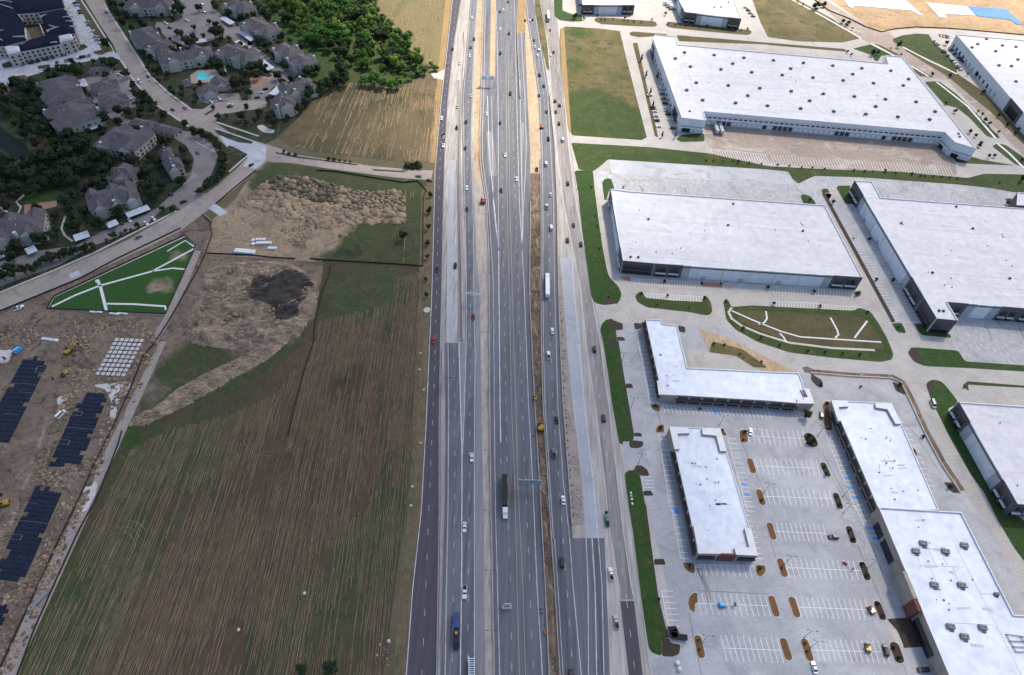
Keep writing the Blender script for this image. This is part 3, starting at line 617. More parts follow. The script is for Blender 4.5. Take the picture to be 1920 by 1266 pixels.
for (r_, c_, x0, y0, x1, y1) in ((2, 2, 845, 315, 898, 348), (2, 2, 905, 680, 965, 706), (2, 2, 975, 1110, 1045, 1145), (3, 2, 1055, 405, 1138, 447), (1, 2, 780, 1235, 838, 1262)):
    green(T(r_, c_, [(x0, y0), (x1 - 12, y0), (x1, y1 - 6), (x1, y1), (x0, y1)]), 'mulch_dark', name='mulch_bed', r=.6, h=.17)
# dry yellow ground behind the corner shop, and the walled verge that runs down behind the shops
green(P([(1310, 617), (1360, 630), (1440, 672), (1500, 700), (1490, 712), (1425, 695), (1390, 665), (1330, 660)]), 'verge_pale', name='bare_ground', r=2, h=.10)
green(P([(1335, 640), (1392, 655), (1440, 690), (1390, 688), (1370, 668), (1330, 662)]), 'grass_dry', name='dry_patch', r=2, h=.13)
flat('service_yard', P([(1288, 655), (1380, 668), (1425, 697), (1292, 690)]), .14, M['lot_warm'])
W1 = T(2, 3, [(330, 225), (620, 250), (930, 265), (1000, 300), (1060, 420), (1180, 680), (1300, 900), (1440, 1110)])
ribbon('retaining_strip', W1, 3.2, .12, M['trench'])
o = ribbon('retaining_wall', [p + Vector((-1.6, -1.2, 0)) for p in W1], .8, .0, M['walk'], None, None, .9); tag(o, 'long pale retaining wall curving behind the shops beside the service road', 'wall')
flat('back_alley_stain', T(2, 3, [(255, 195), (290, 185), (340, 210), (320, 240), (270, 230)]), .032, M['tar'])

# ---- left of the highway
flat('apartment_lawn', P([(-400, -60), (470, -60), (500, 20), (560, 80), (625, 140), (600, 175), (560, 220), (520, 258), (480, 280), (440, 318), (330, 396), (160, 482), (0, 549), (-400, 720)]), .01, M['lawn_dark'])
flat('wood_floor', P([(480, -60), (720, -60), (705, 22), (735, 70), (790, 115), (802, 135), (745, 168), (640, 158), (600, 180), (560, 120), (500, 50)]), .014, M['grass'])
flat('mown_verge', T(0, 1, [(40, 60), (130, 70), (330, 230), (540, 420), (560, 470), (500, 560), (420, 480), (200, 290), (170, 180)]), .02, M['turf'])
flat('hay_field', P([(705, 20), (722, -60), (850, -60), (836, 60), (824, 128), (790, 115), (765, 90), (735, 70), (718, 50)]), .02, M['hay_field'])
FIELD2 = P([(520, 258), (560, 222), (600, 180), (640, 157), (680, 153), (720, 162), (745, 168), (775, 150), (800, 140), (826, 146), (823, 190), (813, 260), (806, 305), (770, 305), (700, 298), (600, 286), (545, 276)])
patchy('cut_field', FIELD2, .02, M['cut_blend'], spots([(700, 170, 45, .7), (640, 185, 40, .6), (760, 185, 30, .5), (560, 280, 40, .6), (650, 295, 40, .6), (740, 305, 40, .6), (800, 215, 16, .5), (580, 230, 20, .4)]))
band('roadside_verge', off(L0, -12), off(L0, -1), 0, 305, .035, M['verge_sun'])
flat('field_drive', T(0, 1, [(1290, 540), (1340, 545), (1395, 515), (1400, 600), (1375, 590), (1320, 580)]), .04, M['walk'])
FIELD = P([(608, 492), (800, 500), (793, 640), (783, 800), (760, 960), (740, 1110), (715, 1290), (0, 1330), (30, 1260), (120, 1060), (240, 800), (330, 775), (420, 745), (500, 700), (560, 655), (590, 600)])
patchy('stubble_field', FIELD, .02, M['stubble_blend'], spots([(690, 540, 48, .9), (640, 560, 30, .6), (250, 860, 32, .8), (360, 830, 30, .8), (480, 740, 28, .6), (190, 1080, 40, .68), (130, 1180, 36, .62), (640, 1130, 50, .42), (720, 1010, 30, .45), (300, 960, 40, .42), (560, 1200, 50, .34), (80, 1240, 30, .6), (430, 900, 30, .3), (760, 860, 20, .7), (770, 760, 16, .6), (745, 960, 20, .6)]))
band('roadside_verge', off(L0, -24), off(L0, -1), 350, 1420, .028, M['verge'])
patchy('upper_site', P([(500, 300), (560, 305), (650, 320), (800, 338), (798, 500), (610, 492), (380, 478), (392, 440), (400, 410), (440, 375), (470, 330)]), .016, M['upper_blend'], spots([(560, 318, 40, .8), (650, 335, 40, .9), (740, 345, 40, .9), (790, 380, 30, .9), (785, 440, 30, .9), (730, 460, 36, 1.0), (690, 440, 26, .8), (670, 480, 24, .9), (770, 490, 30, .9), (500, 330, 22, .6), (620, 490, 14, .8), (480, 350, 14, .5)]))
flat('site_ground', P([(-300, 760), (-300, 700), (0, 583), (90, 546), (340, 432), (385, 402), (398, 412), (392, 450), (380, 490), (350, 560), (310, 660), (270, 750), (235, 810), (140, 1010), (30, 1262), (-30, 1420), (-500, 1420)]), .014, M['dirt'])
patchy('clay_ground', P([(380, 480), (545, 486), (605, 500), (600, 560), (588, 605), (560, 655), (500, 700), (420, 745), (330, 775), (240, 800), (270, 740), (310, 650), (350, 560)]), .018, M['clay_blend'], spots([(380, 670, 26, .9), (350, 700, 22, .8), (480, 715, 30, .9), (420, 745, 26, .9), (520, 680, 20, .9), (340, 770, 20, .8), (588, 610, 12, .8), (575, 640, 12, .8), (300, 700, 12, .5), (270, 760, 12, .7)]))
flat('weedy_bank', P([(240, 800), (262, 806), (262, 830), (245, 845), (228, 835)]), .03, M['turf'])
# streets of the left side
ST = P([(-300, 735), (0, 583), (90, 546), (152, 521), (280, 462), (341, 431), (392, 393), (440, 355), (478, 322), (500, 303), (545, 306), (600, 314), (650, 321), (740, 333), (808, 338), (812, 320), (760, 317), (700, 312), (650, 304), (600, 297), (560, 291), (510, 274), (480, 265), (430, 248), (404, 230), (410, 215), (470, 207), (500, 200), (500, 190), (440, 188), (400, 193), (380, 205), (356, 204), (328, 187), (298, 162), (278, 141), (260, 108), (235, 68), (210, 33), (193, -5), (185, -60), (145, -60), (159, 0), (187, 46), (212, 83), (225, 114), (248, 149), (291, 192), (346, 233), (395, 248), (425, 275), (463, 296), (440, 320), (384, 366), (329, 399), (241, 449), (177, 478), (75, 521), (0, 551), (-300, 690)])
flat('street', ST, .04, M['road_concrete'])
flat('street_junction', P([(404, 240), (470, 262), (500, 275), (498, 300), (478, 318), (455, 312), (466, 296), (425, 276)]), .046, M['lot_blue'])
flat('access_street', T(0, 0, [(870, 395), (900, 450), (830, 420), (520, 480), (200, 570), (0, 660), (-400, 700), (-400, 560), (0, 510), (240, 490), (700, 400), (820, 385)]), .044, M['lot_blue'])
flat('complex_lot', T(0, 0, [(550, -60), (560, 0), (760, 380), (700, 400), (240, 490), (0, 520), (-400, 560), (-400, 300), (0, 420), (540, 380), (560, 250), (440, -60)]), .036, M['lot_blue'])
green(T(0, 0, [(55, 580), (190, 555), (200, 585), (110, 608), (60, 600)]), 'basin', r=2)
green(T(0, 0, [(10, 480), (70, 455), (100, 495), (30, 508)]), 'lawn_dark', r=2)
green(T(0, 0, [(690, 385), (760, 370), (720, 300), (560, 0), (590, 0), (840, 375), (740, 410), (700, 400)]), 'basin', r=1)
green(T(0, 0, [(280, 490), (370, 478), (375, 505), (285, 515)]), 'lawn_dark', r=1)
green(T(0, 0, [(545, 330), (620, 325), (655, 350), (600, 378), (550, 372)]), 'lawn_dark', r=1)
for r_, c_, pts in ((0, 0, [(590, -20), (700, 150), (830, 360), (850, 395), (740, 405)]), (0, 0, [(790, 60), (900, 230), (1035, 440), (1110, 560), (1250, 690), (1420, 812)]), (0, 0, [(900, 450), (1000, 610), (1150, 770), (1400, 940)]), (0, 0, [(1600, 905), (1720, 945), (1920, 1010)]), (0, 0, [(1700, 1085), (1840, 1150), (1700, 1275)]), (1, 0, [(0, 905), (400, 740), (700, 610), (1310, 300)]), (0, 0, [(50, 580), (380, 490), (840, 385)])):
    ribbon('sidewalk', T(r_, c_, pts), 1.6, .06, M['walk'])
green(T(0, 0, [(1590, 965), (1620, 965), (1780, 1020), (1875, 1050), (1870, 1068), (1760, 1055), (1620, 1000)]), 'lawn_dark', name='median_island', r=1)
green(T(0, 0, [(1600, 895), (1640, 850), (1900, 812)]) + T(0, 1, [(60, 870), (180, 900), (150, 1040), (0, 1000)]), 'lawn_dark', r=1)
green(T(0, 0, [(1690, 1080), (1720, 1085), (1840, 1148), (1700, 1262), (1690, 1150)]), 'lawn_dark', r=1)
green(T(0, 0, [(1515, 850), (1600, 800), (1590, 815), (1530, 858)]), 'lawn_dark', name='median_island', r=.5)
green(T(0, 1, [(140, 1128), (310, 1160), (765, 1222), (740, 1228), (500, 1195), (300, 1172), (150, 1140)]), 'mulch_dark', name='median_island', r=1)
green(T(0, 1, [(860, 1255), (1100, 1270), (1100, 1280), (880, 1268)]), 'mulch_dark', name='median_island', r=.5)
# apartment drives and courts
for r_, c_, pts in (
    (0, 0, [(620, 590), (700, 540), (900, 520), (960, 560), (1000, 700), (1010, 800), (920, 800), (900, 860), (980, 900), (1150, 930), (1330, 970), (1450, 980), (1560, 1060), (1620, 1160), (1580, 1266), (1420, 1266), (1440, 1180), (1380, 1080), (1270, 1010), (1100, 960), (940, 940), (820, 880), (740, 800), (690, 720), (640, 660)]),
    (0, 0, [(1340, 60), (1350, 130), (1280, 170), (1160, 165), (1150, 200), (1250, 290), (1400, 350), (1500, 330), (1620, 280), (1700, 280), (1760, 330), (1830, 340), (1899, 330), (1899, 280), (1780, 200), (1650, 120), (1570, 50), (1560, -40), (1330, -40)]),
    (0, 1, [(-60, 300), (40, 380), (90, 420), (150, 480), (240, 510), (300, 560), (250, 600), (120, 650), (60, 760), (40, 810), (-60, 790), (-60, 660), (60, 600), (120, 560), (60, 500), (-60, 400)]),
    (0, 0, [(1460, 750), (1560, 700), (1770, 690), (1800, 760), (1640, 745), (1560, 768)]),
    (1, 0, [(560, 560), (700, 470), (900, 400), (1150, 290), (1250, 200), (1340, 120), (1400, 60), (1430, 0), (1580, 0), (1540, 90), (1430, 160), (1530, 170), (1460, 230), (1340, 290), (1290, 250), (1200, 290), (1100, 390), (800, 520), (700, 555), (440, 700), (0, 860), (0, 680), (300, 590)])):
    flat('parking_court', T(r_, c_, pts), .026, M['lot_left'])
flat('patio', T(1, 0, [(180, 255), (430, 222), (420, 265), (340, 285), (180, 325)]), .03, M['red_clay'])
for r_, c_, pts in ((1, 0, [(210, 150), (120, 235), (155, 270), (130, 330), (40, 300), (0, 270)]), (1, 0, [(485, 335), (455, 430), (480, 480), (540, 525)]), (0, 0, [(660, 1140), (720, 1132), (800, 1160)]), (0, 0, [(1600, 420), (1660, 470), (1680, 555)]), (0, 1, [(0, 570), (60, 575), (100, 580)])):
    ribbon('garden_path', T(r_, c_, pts), 1.4, .035, M['walk'])
# pond, pools and play areas
tag(flat('pond', rounded(T(0, 0, [(-80, 940), (0, 930), (60, 990), (150, 1040), (200, 1090), (235, 1150), (180, 1180), (90, 1190), (40, 1120), (-80, 1060)]), 6), .03, M['pond']), kind='structure')
flat('clay_patch', T(0, 0, [(215, 1165), (310, 1130), (320, 1145), (225, 1180)]), .036, M['red_clay'])
flat('clay_patch', T(0, 0, [(-60, 670), (80, 660), (40, 720), (-60, 740)]), .036, M['red_clay'])
flat('pool_deck', T(0, 0, [(1410, 560), (1470, 520), (1610, 518), (1625, 570), (1560, 610), (1420, 620)]), .05, M['pool_deck'])
tag(flat('pool', T(0, 0, [(1470, 535), (1520, 530), (1525, 560), (1575, 550), (1580, 570), (1520, 590), (1465, 592)]), .07, M['pool']), kind='structure')
flat('playground', rounded(T(0, 1, [(-40, 560), (60, 560), (85, 590), (40, 640), (-40, 650)]), 3), .03, M['red_clay'])
flat('playground', rounded(T(0, 1, [(5, 935), (50, 925), (90, 955), (140, 965), (130, 990), (60, 985), (20, 960)]), 2), .16, M['walk'])
# triangular detention park
TRI = T(1, 0, [(360, 1020), (405, 940), (1380, 490), (1445, 565), (1225, 1060)])
flat('park_border', T(1, 0, [(345, 1028), (400, 930), (1378, 478), (1460, 562), (1232, 1072)]), .03, M['walk'])
blend('park_blend', 'park_turf', 'dirt_pale')
patchy('park_lawn', TRI, .12, M['park_blend'], spots([tp(1, 0, 1200, 820) + (11, .62), tp(1, 0, 1130, 870) + (8, .55), tp(1, 0, 1260, 880) + (8, .5), tp(1, 0, 1300, 620) + (10, .5), tp(1, 0, 1380, 660) + (8, .45), tp(1, 0, 930, 890) + (5, .35)]), 3.0)
for pts, w in (([(385, 1010), (560, 925), (740, 855), (940, 800), (1130, 748), (1440, 580)], 1.5), ([(1130, 748), (1280, 725), (1370, 733)], 1.3), ([(725, 815), (745, 860), (790, 1038)], 1.7), ([(785, 988), (1000, 992), (1225, 1008), (1232, 1035)], 1.4), ([(1240, 600), (1375, 520), (1440, 565)], 1.0)):
    ribbon('park_path', T(1, 0, pts), w, .15, M['walk_white'])
slab('inlet_pad', T(1, 0, [(708, 815), (735, 808), (740, 830), (712, 835)]), 0, .4, M['walk_white'], kind='structure')
flat('driveway_slab', T(1, 0, [(1545, 280), (1598, 245), (1692, 310), (1635, 340)]), .05, M['lot_blue'])
flat('driveway_slab', T(1, 0, [(510, 770), (585, 738), (602, 775), (530, 803)]), .05, M['lot_blue'])
flat('haul_track', T(1, 0, [(1440, 590), (1490, 600), (1400, 820), (1240, 1160), (1160, 1266), (1110, 1266), (1230, 1070), (1340, 800)]), .032, M['gravel'])
flat('haul_track', P([(300, 640), (312, 640), (240, 800), (160, 980), (60, 1200), (20, 1290), (-10, 1290), (40, 1170), (140, 960), (225, 790)]), .033, M['gravel'])
flat('vehicle_track', T(2, 0, [(340, 560), (375, 560), (300, 780), (230, 1000), (180, 1100), (150, 1100), (210, 990), (280, 770)]), .03, M['dirt_pale'])
flat('pale_spoil', rounded(T(2, 0, [(420, 430), (450, 405), (500, 405), (500, 440), (450, 475), (430, 470)]), 1.5), .035, M['fill_pad'])
flat('pale_spoil', rounded(T(1, 0, [(560, 1160), (600, 1140), (645, 1150), (645, 1190), (590, 1205)]), 1.5), .035, M['dirt_pale'])
flat('pale_spoil', rounded(T(2, 0, [(640, 330), (980, 295), (930, 430), (880, 560), (810, 580), (830, 450), (780, 350)]), 3), .03, M['fill_pad'])
flat('pale_spoil', rounded(T(2, 0, [(0, 60), (90, 60), (70, 150), (0, 170)]), 2), .03, M['fill_pad'])
flat('pale_spoil', rounded(T(2, 0, [(640, 1060), (720, 1030), (720, 1110), (640, 1266), (560, 1266)]), 3), .036, M['fill_pad'])
green(T(0, 0, [(60, 820), (140, 790), (200, 850), (180, 930), (110, 960), (40, 900)]), 'turf', r=6, h=.05)
green(T(1, 0, [(170, 170), (330, 120), (470, 150), (440, 215), (200, 250), (140, 235)]), 'turf', r=6, h=.025)
green(T(0, 0, [(890, 170), (960, 190), (1060, 380), (1030, 400), (940, 270)]), 'turf', r=4, h=.05)
green(T(0, 0, [(180, 1080), (240, 1000), (330, 980), (380, 1050), (260, 1120)]), 'basin', r=6, h=.05)
# ================================================================== RELIEF: heaps of soil, windrows of straw
def relief(name, poly, step, fn, m, z=.02, edge=3.0, smooth=False, cover=None):
    xs = [p.x for p in poly]; ys = [p.y for p in poly]
    nx, ny = int((max(xs) - min(xs)) / step) + 2, int((max(ys) - min(ys)) / step) + 2
    idx = {}; v = []; f = []
    for j in range(ny):
        for i in range(nx):
            p = Vector((min(xs) + i * step + random.uniform(-.3, .3) * step, min(ys) + j * step + random.uniform(-.3, .3) * step, 0))
            if inside(p, poly):
                e = min(1, edge_dist(p, poly) / edge)
                idx[i, j] = len(v); v.append((p.x, p.y, z - .15 * (1 - e) + fn(p.x, p.y) * e))
    for (i, j), a in idx.items():
        q = [idx.get(k) for k in ((i + 1, j), (i + 1, j + 1), (i, j + 1))]
        if None not in q: f.append([a, *q])
    o = obj(name, v, f, m, None, None, smooth)
    if cover:
        a = o.data.attributes.new('cover', 'FLOAT', 'POINT')
        for k, q in enumerate(v): a.data[k].value = cover(q[0], q[1])
    return tag(o, kind='stuff')
def heaps(size, h, base=0.0, rag=.5):
    def fn(x, y):
        d, _ = noise.voronoi(Vector((x / size, y / size, .3)))
        return base + h * max(0, 1 - (d[0] / .72) ** 2) * (1 + rag * noise.noise(Vector((x * .8, y * .8, 1)))) * (.75 + .5 * noise.noise(Vector((x / 14, y / 14, 7))))
    return fn
def ragged(sc, h, base=.2, ridge=.5):
    def fn(x, y):
        a = noise.fractal(Vector((x / sc, y / sc, 2.2)), 1.0, 2.0, 5)
        b = 1 - abs(noise.noise(Vector((x / sc * 1.7 + 9, y / sc * 1.7, 4)))) * 2
        return max(0, base + h * (a * .6 + ridge * b * .5))
    return fn
def ragged2(sc, h):
    def fn(x, y):
        u, w = x * .78 + y * .62, y * .78 - x * .62
        a = noise.fractal(Vector((u / sc / 2.2, w / sc, 2.2)), .9, 2.1, 5); b = 1 - abs(noise.noise(Vector((u / sc * .8 + 9, w / sc * 1.9, 4)))) * 2
        c = 1 - abs(noise.noise(Vector((u / 5, w / 2.6, 14)))) * 2
        return max(0, h * (.16 + a * .45 + .22 * b + .13 * c))
    return fn
def pile_mesh(seed, m):
    rnd = random.Random(seed); v = []; f = []; n = 11; prof = ((1.08, -.06), (.97, .30), (.80, .62), (.50, .88), (.22, .99)); k = Vector((seed * 3.1, 0, 0))
    for i, (r, z) in enumerate(prof):
        for j in range(n):
            a = 6.2832 * j / n; q = Vector((math.cos(a), math.sin(a), z)); d = 1 + .38 * noise.noise(q * 1.6 + k) + .16 * noise.noise(q * 4 + k)
            v.append((r * d * math.cos(a), r * d * math.sin(a), z * (1 + .22 * noise.noise(q * 2.2 - k))))
    v.append((0, 0, 1.0))
    for i in range(len(prof) - 1): f += [[i * n + j, i * n + (j + 1) % n, (i + 1) * n + (j + 1) % n, (i + 1) * n + j] for j in range(n)]
    o = (len(prof) - 1) * n; f += [[o + j, o + (j + 1) % n, len(v) - 1] for j in range(n)]
    return mesh('soil_pile', v, f, m, None, True)
def piles(poly, n, r0, r1, h, ms, label, group, seed, mind=.80):
    rnd = random.Random(seed); pts = []; xs = [p.x for p in poly]; ys = [p.y for p in poly]; t = 0
    while len(pts) < n and t < 9000:
        t += 1; p = Vector((rnd.uniform(min(xs), max(xs)), rnd.uniform(min(ys), max(ys)), 0)); r = rnd.uniform(r0, r1)
        if not inside(p, poly) or any((p - q).length < (r + s_) * mind for q, s_ in pts): continue
        pts.append((p, r))
    for p, r in pts:
        o = link('soil_pile', rnd.choice(ms), None, (p.x, p.y, .02), rnd.uniform(0, 6.28), (r * rnd.uniform(1.0, 1.3), r, r * h * rnd.uniform(.75, 1.2))); tag(o, label, 'soil pile', group)
blend('weedy_soil', 'soil_piles', 'lawn_green')
PM = [pile_mesh(k, M['soil_piles']) for k in range(6)]; PP = [pile_mesh(k + 20, M['dirt_pale']) for k in range(5)]; PW = [pile_mesh(k + 40, M['weedy_pile']) for k in range(4)]
piles(T(1, 1, [(110, 75), (180, 40), (330, 60), (420, 70), (600, 110), (610, 250), (560, 250), (420, 220), (250, 175), (120, 130)]), 110, 1.1, 3.1, .9, PW + PM[:2], 'weedy grey-brown soil pile in the packed rows of dumped loads', 'weedy soil piles', 3)
piles(T(1, 1, [(610, 115), (720, 150), (1060, 160), (1100, 195), (1095, 300), (900, 310), (740, 290), (620, 260)]), 110, 1.1, 3.1, .85, PM, 'bare brown soil pile in the packed rows of dumped loads', 'bare soil piles', 4)
piles(T(1, 1, [(-60, 215), (100, 95), (250, 190), (420, 240), (620, 275), (880, 320), (1085, 310), (1090, 385), (880, 390), (700, 400), (560, 420), (470, 390), (350, 360), (200, 310), (60, 290), (-60, 260)]), 110, 1.2, 4.2, .5, PP, 'pale tan soil mound in the band below the packed piles', 'pale soil mounds', 5, .72)
relief('soil_heaps', P([(385, 505), (420, 492), (500, 487), (545, 492), (570, 505), (595, 530), (597, 565), (580, 605), (560, 635), (525, 645), (490, 650), (455, 660), (415, 655), (375, 650), (345, 640), (355, 590), (370, 550)]), .95, ragged2(9, 5.0), M['soil_blend'], edge=5, cover=spots([(520, 545, 22, .75), (555, 540, 20, .8), (535, 575, 14, .7), (490, 545, 16, .6), (540, 600, 12, .6), (420, 520, 12, .5), (440, 600, 10, .4)]))
relief('soil_heaps', P([(500, 640), (530, 630), (545, 640), (505, 675), (440, 712), (360, 758), (270, 802), (245, 800), (290, 762), (330, 728), (390, 696), (450, 668)]), .9, ragged2(7, 3.6), M['soil_blend'], edge=4, cover=lambda x, y: .05)
for q in ([(350, 370), (400, 350), (425, 385), (380, 410)], [(425, 390), (470, 385), (475, 430), (435, 450)], [(770, 350), (830, 340), (865, 385), (780, 395)], [(600, 470), (680, 455), (690, 490), (620, 515)]):
    relief('dark_spoil', rounded(T(1, 1, q), 2), .8, lambda x, y: 1.2 + .5 * noise.noise(Vector((x, y, 0))), M['dirt'], edge=2)
flat('burn_scar', rounded(T(1, 1, [(640, 560), (760, 540), (800, 620), (700, 660), (560, 640)]), 4), .03, M['lawn_dark'])
relief('spoil_ridges', P([(0, 600), (80, 592), (250, 600), (295, 605), (270, 640), (180, 640), (100, 650), (0, 660)]), 1.1, ragged(5, 1.0, -.05), M['dirt'], edge=3)
relief('spoil_ridges', P([(60, 820), (120, 780), (90, 860), (50, 900), (0, 940), (-40, 960), (0, 830), (30, 830)]), 1.1, ragged(5, 1.1, -.05), M['dirt'], edge=3)
relief('spoil_ridges', P([(105, 880), (190, 880), (165, 940), (130, 1000), (130, 920), (90, 905)]), 1.1, ragged(5, .9, -.05), M['dirt'], edge=3)
relief('spoil_ridges', P([(150, 690), (200, 740), (230, 720), (250, 690), (235, 790), (212, 800), (215, 735), (150, 730)]), 1.0, ragged(4, .8, -.05), M['dirt'], edge=2)
relief('spoil_heap', rounded(T(2, 0, [(570, 160), (630, 140), (680, 170), (665, 215), (590, 210)]), 2), .8, lambda x, y: 2.4 + .4 * noise.noise(Vector((x, y, 0))), M['trench'], edge=5)
# the trench between the carriageways: banks and ruts
def trench_fn(x, y): return .55 * max(0, noise.fractal(Vector((x / 2.2, y / 6, 1.7)), 1, 2, 4) + .25)
tb = path_pts(off(M1, 3.5), 395, 1330, 12) + path_pts(off(N0, -4), 395, 1330, 12)[::-1]
relief('trench_spoil', tb, .9, trench_fn, M['trench'], .045, 1.2)

PADS = [T(2, 0, q) for q in ([(170, 95), (430, 125), (100, 745), (-180, 745)], [(590, 365), (850, 395), (620, 935), (340, 935)], [(250, 1055), (520, 1095), (180, 1790), (-90, 1780)], [(-300, 1100), (60, 1110), (20, 1230), (-340, 1230)])] + [T(3, 0, [(-140, 720), (110, 740), (-20, 1010), (-260, 1010)]), T(1, 0, [(840, 1230), (1090, 1240), (940, 1550), (680, 1530)])]
def clods(name, poly, n, r0, r1, m, seed, zfn=None):
    rnd = random.Random(seed); v = []; f = []; xs = [p.x for p in poly]; ys = [p.y for p in poly]; k = 0; tries = 0
    base = [(1, 0, 0), (-1, 0, 0), (0, 1, 0), (0, -1, 0), (0, 0, 1), (0, 0, -.3), (.6, .6, .5), (-.6, .6, .5), (.6, -.6, .5), (-.6, -.6, .5)]
    while k < n and tries < n * 20:
        tries += 1; p = Vector((rnd.uniform(min(xs), max(xs)), rnd.uniform(min(ys), max(ys)), 0))
        if not inside(p, poly) or any(inside(p, q) for q in PADS) or noise.noise(Vector((p.x / 14, p.y / 14, seed))) < -.05: continue
        r = rnd.uniform(r0, r1) ** 1.0; a = rnd.uniform(0, 6.28); c, s_ = math.cos(a), math.sin(a); i = len(v); sx, sy = rnd.uniform(.7, 1.5), rnd.uniform(.7, 1.1); z = zfn(p.x, p.y) if zfn else .02
        for b in base:
            x, y, zz = b[0] * sx * r, b[1] * sy * r, b[2] * r * .75; x *= rnd.uniform(.8, 1.2); y *= rnd.uniform(.8, 1.2); v.append((p.x + x * c - y * s_, p.y + x * s_ + y * c, z + zz))
        for t in ((4, 6, 7), (4, 7, 9), (4, 9, 8), (4, 8, 6), (0, 6, 8), (1, 9, 7), (2, 7, 6), (3, 8, 9), (0, 2, 6), (2, 1, 7), (1, 3, 9), (3, 0, 8)): f.append([i + q for q in t])
        k += 1
    return tag(obj(name, v, f, m), kind='stuff')
clods('soil_clods', P([(400, 510), (500, 492), (560, 510), (588, 535), (588, 565), (560, 615), (500, 640), (420, 645), (365, 630), (380, 560)]), 420, .6, 2.2, M['soil_piles'], 3, lambda x, y: .5)
clods('soil_clods', P([(400, 510), (500, 492), (560, 510), (588, 535), (588, 565), (560, 615), (500, 640), (420, 645), (365, 630), (380, 560)]), 300, .5, 1.6, M['dirt'], 13, lambda x, y: .6)
clods('soil_clods', P([(240, 800), (300, 770), (400, 730), (520, 660), (530, 640), (430, 690), (330, 745), (262, 775)]), 500, .4, 1.4, M['dirt_pale'], 4)
clods('soil_clods', P([(0, 600), (80, 592), (290, 605), (300, 640), (250, 760), (215, 800), (190, 880), (130, 1010), (60, 1180), (0, 1300), (0, 1000), (60, 900), (90, 800), (130, 720), (110, 650), (0, 650)]), 1100, .3, 1.2, M['dirt_pale'], 5)
clods('soil_clods', P([(0, 600), (80, 592), (290, 605), (300, 640), (250, 760), (215, 800), (190, 880), (130, 1010), (60, 1180), (0, 1300), (0, 1000), (60, 900), (90, 800), (130, 720), (110, 650), (0, 650)]), 700, .3, 1.1, M['trench'], 6)
clods('soil_clods', P([(440, 380), (500, 340), (640, 400), (760, 380), (760, 410), (640, 430), (560, 470), (520, 420)]), 700, .4, 1.5, M['dirt_pale'], 7)
clods('gravel_clods', path_pts(off(N1, 5), 520, 1000, 12) + path_pts(off(C0, -2), 520, 1000, 12)[::-1], 500, .2, .55, M['gravel'], 8)
clods('trench_clods', tb, 900, .25, .9, M['trench'], 9)
def windrows(name, poly, a0, a1, b0, b1, n, m, wid=.5, brk=.15, seed=1, wob=.5, seg=2.2):
    """irregular rows of cut straw between the line a0-a1 and the line b0-b1"""
    rnd = random.Random(seed); v = []; f = []
    for k in range(n):
        t = (k + rnd.uniform(-.32, .32)) / (n - 1)
        s, e = a0.lerp(b0, t), a1.lerp(b1, t); d = e - s; L = d.length; d.normalize(); nn = Vector((-d.y, d.x, 0))
        c = int(L / seg); on = False; ph = rnd.uniform(0, 100); strength = rnd.uniform(.35, 1.0)
        for i in range(c + 1):
            p = s + d * (i * seg)
            q = noise.noise(Vector((p.x / 26, p.y / 26, ph * .01))) + .55 * noise.noise(Vector((p.x / 5, p.y / 9, ph)))
            q += .45 * noise.noise(Vector((p.x / 11, p.y / 17, 40)))
            keep = inside(p, poly) and q * .62 + strength * .72 > brk + .32
            w = wid * (.35 + strength * .75 + .6 * noise.noise(Vector((i * .7, ph, 3)))) * .5
            u = p + nn * (wob * noise.noise(Vector((i * .16, ph, 0))) + .22 * noise.noise(Vector((i * 1.1, ph, 5))))
            if keep and w > .06:
                h = .08 + .12 * w
                v += [tuple(u - nn * w) [:2] + (.03,), tuple(u)[:2] + (.03 + h * 2,), tuple(u + nn * w)[:2] + (.03,)]
                if on:
                    q0 = len(v) - 6; f.extend(([q0, q0 + 3, q0 + 4, q0 + 1], [q0 + 1, q0 + 4, q0 + 5, q0 + 2]))
                on = True
            else: on = False
    return tag(obj(name, v, f, m), kind='stuff')
FR = P([(640, 590), (720, 570), (745, 520), (798, 505), (795, 640), (784, 800), (757, 960), (737, 1110), (712, 1290), (10, 1330), (34, 1262), (135, 1060), (245, 840), (330, 800), (430, 775), (520, 735), (575, 660), (600, 600)])
windrows('straw_rows', FR, at(0, 1340), at(400, 480), at(745, 1340), at(808, 480), 165, M['straw'], .36, -.03, 3, .5)
windrows('straw_rows', FR, at(0, 1340), at(400, 480), at(745, 1340), at(808, 480), 130, M['verge'], .45, .12, 5, .3)
windrows('straw_rows', P([(640, 360), (790, 350), (793, 490), (740, 495), (745, 400)]), at(720, 500), at(730, 345), at(792, 500), at(788, 345), 14, M['straw'], .6, .45, 8)
windrows('straw_rows', FIELD2, at(535, 310), at(640, 120), at(812, 312), at(826, 120), 74, M['straw'], .85, .12, 11, .7)
windrows('straw_rows', FIELD2, at(535, 310), at(640, 120), at(812, 312), at(826, 120), 50, M['verge_sun'], .7, .3, 12, .8)
def arc_rows(name, c, radii, a0, a1, m, sq=1.0, wid=.3):
    v = []; f = []; wid *= .6
    for r in radii:
        n = int(r * abs(a1 - a0) / 1.6) + 4; k0 = len(v)
        for i in range(n + 1):
            a = a0 + (a1 - a0) * i / n; rr = r + .6 * noise.noise(Vector((i * .2, r, 0)))
            w = wid * (.6 + .5 * noise.noise(Vector((i * .5, r, 2))))
            for s, h in ((-1, .03), (0, .18), (1, .03)):
                v.append((c.x + (rr + s * w) * math.cos(a), c.y + (rr + s * w) * math.sin(a) * sq, h))
            if i:
                q = len(v) - 6; f += [[q, q + 3, q + 4, q + 1], [q + 1, q + 4, q + 5, q + 2]]
    return tag(obj(name, v, f, m), kind='stuff')
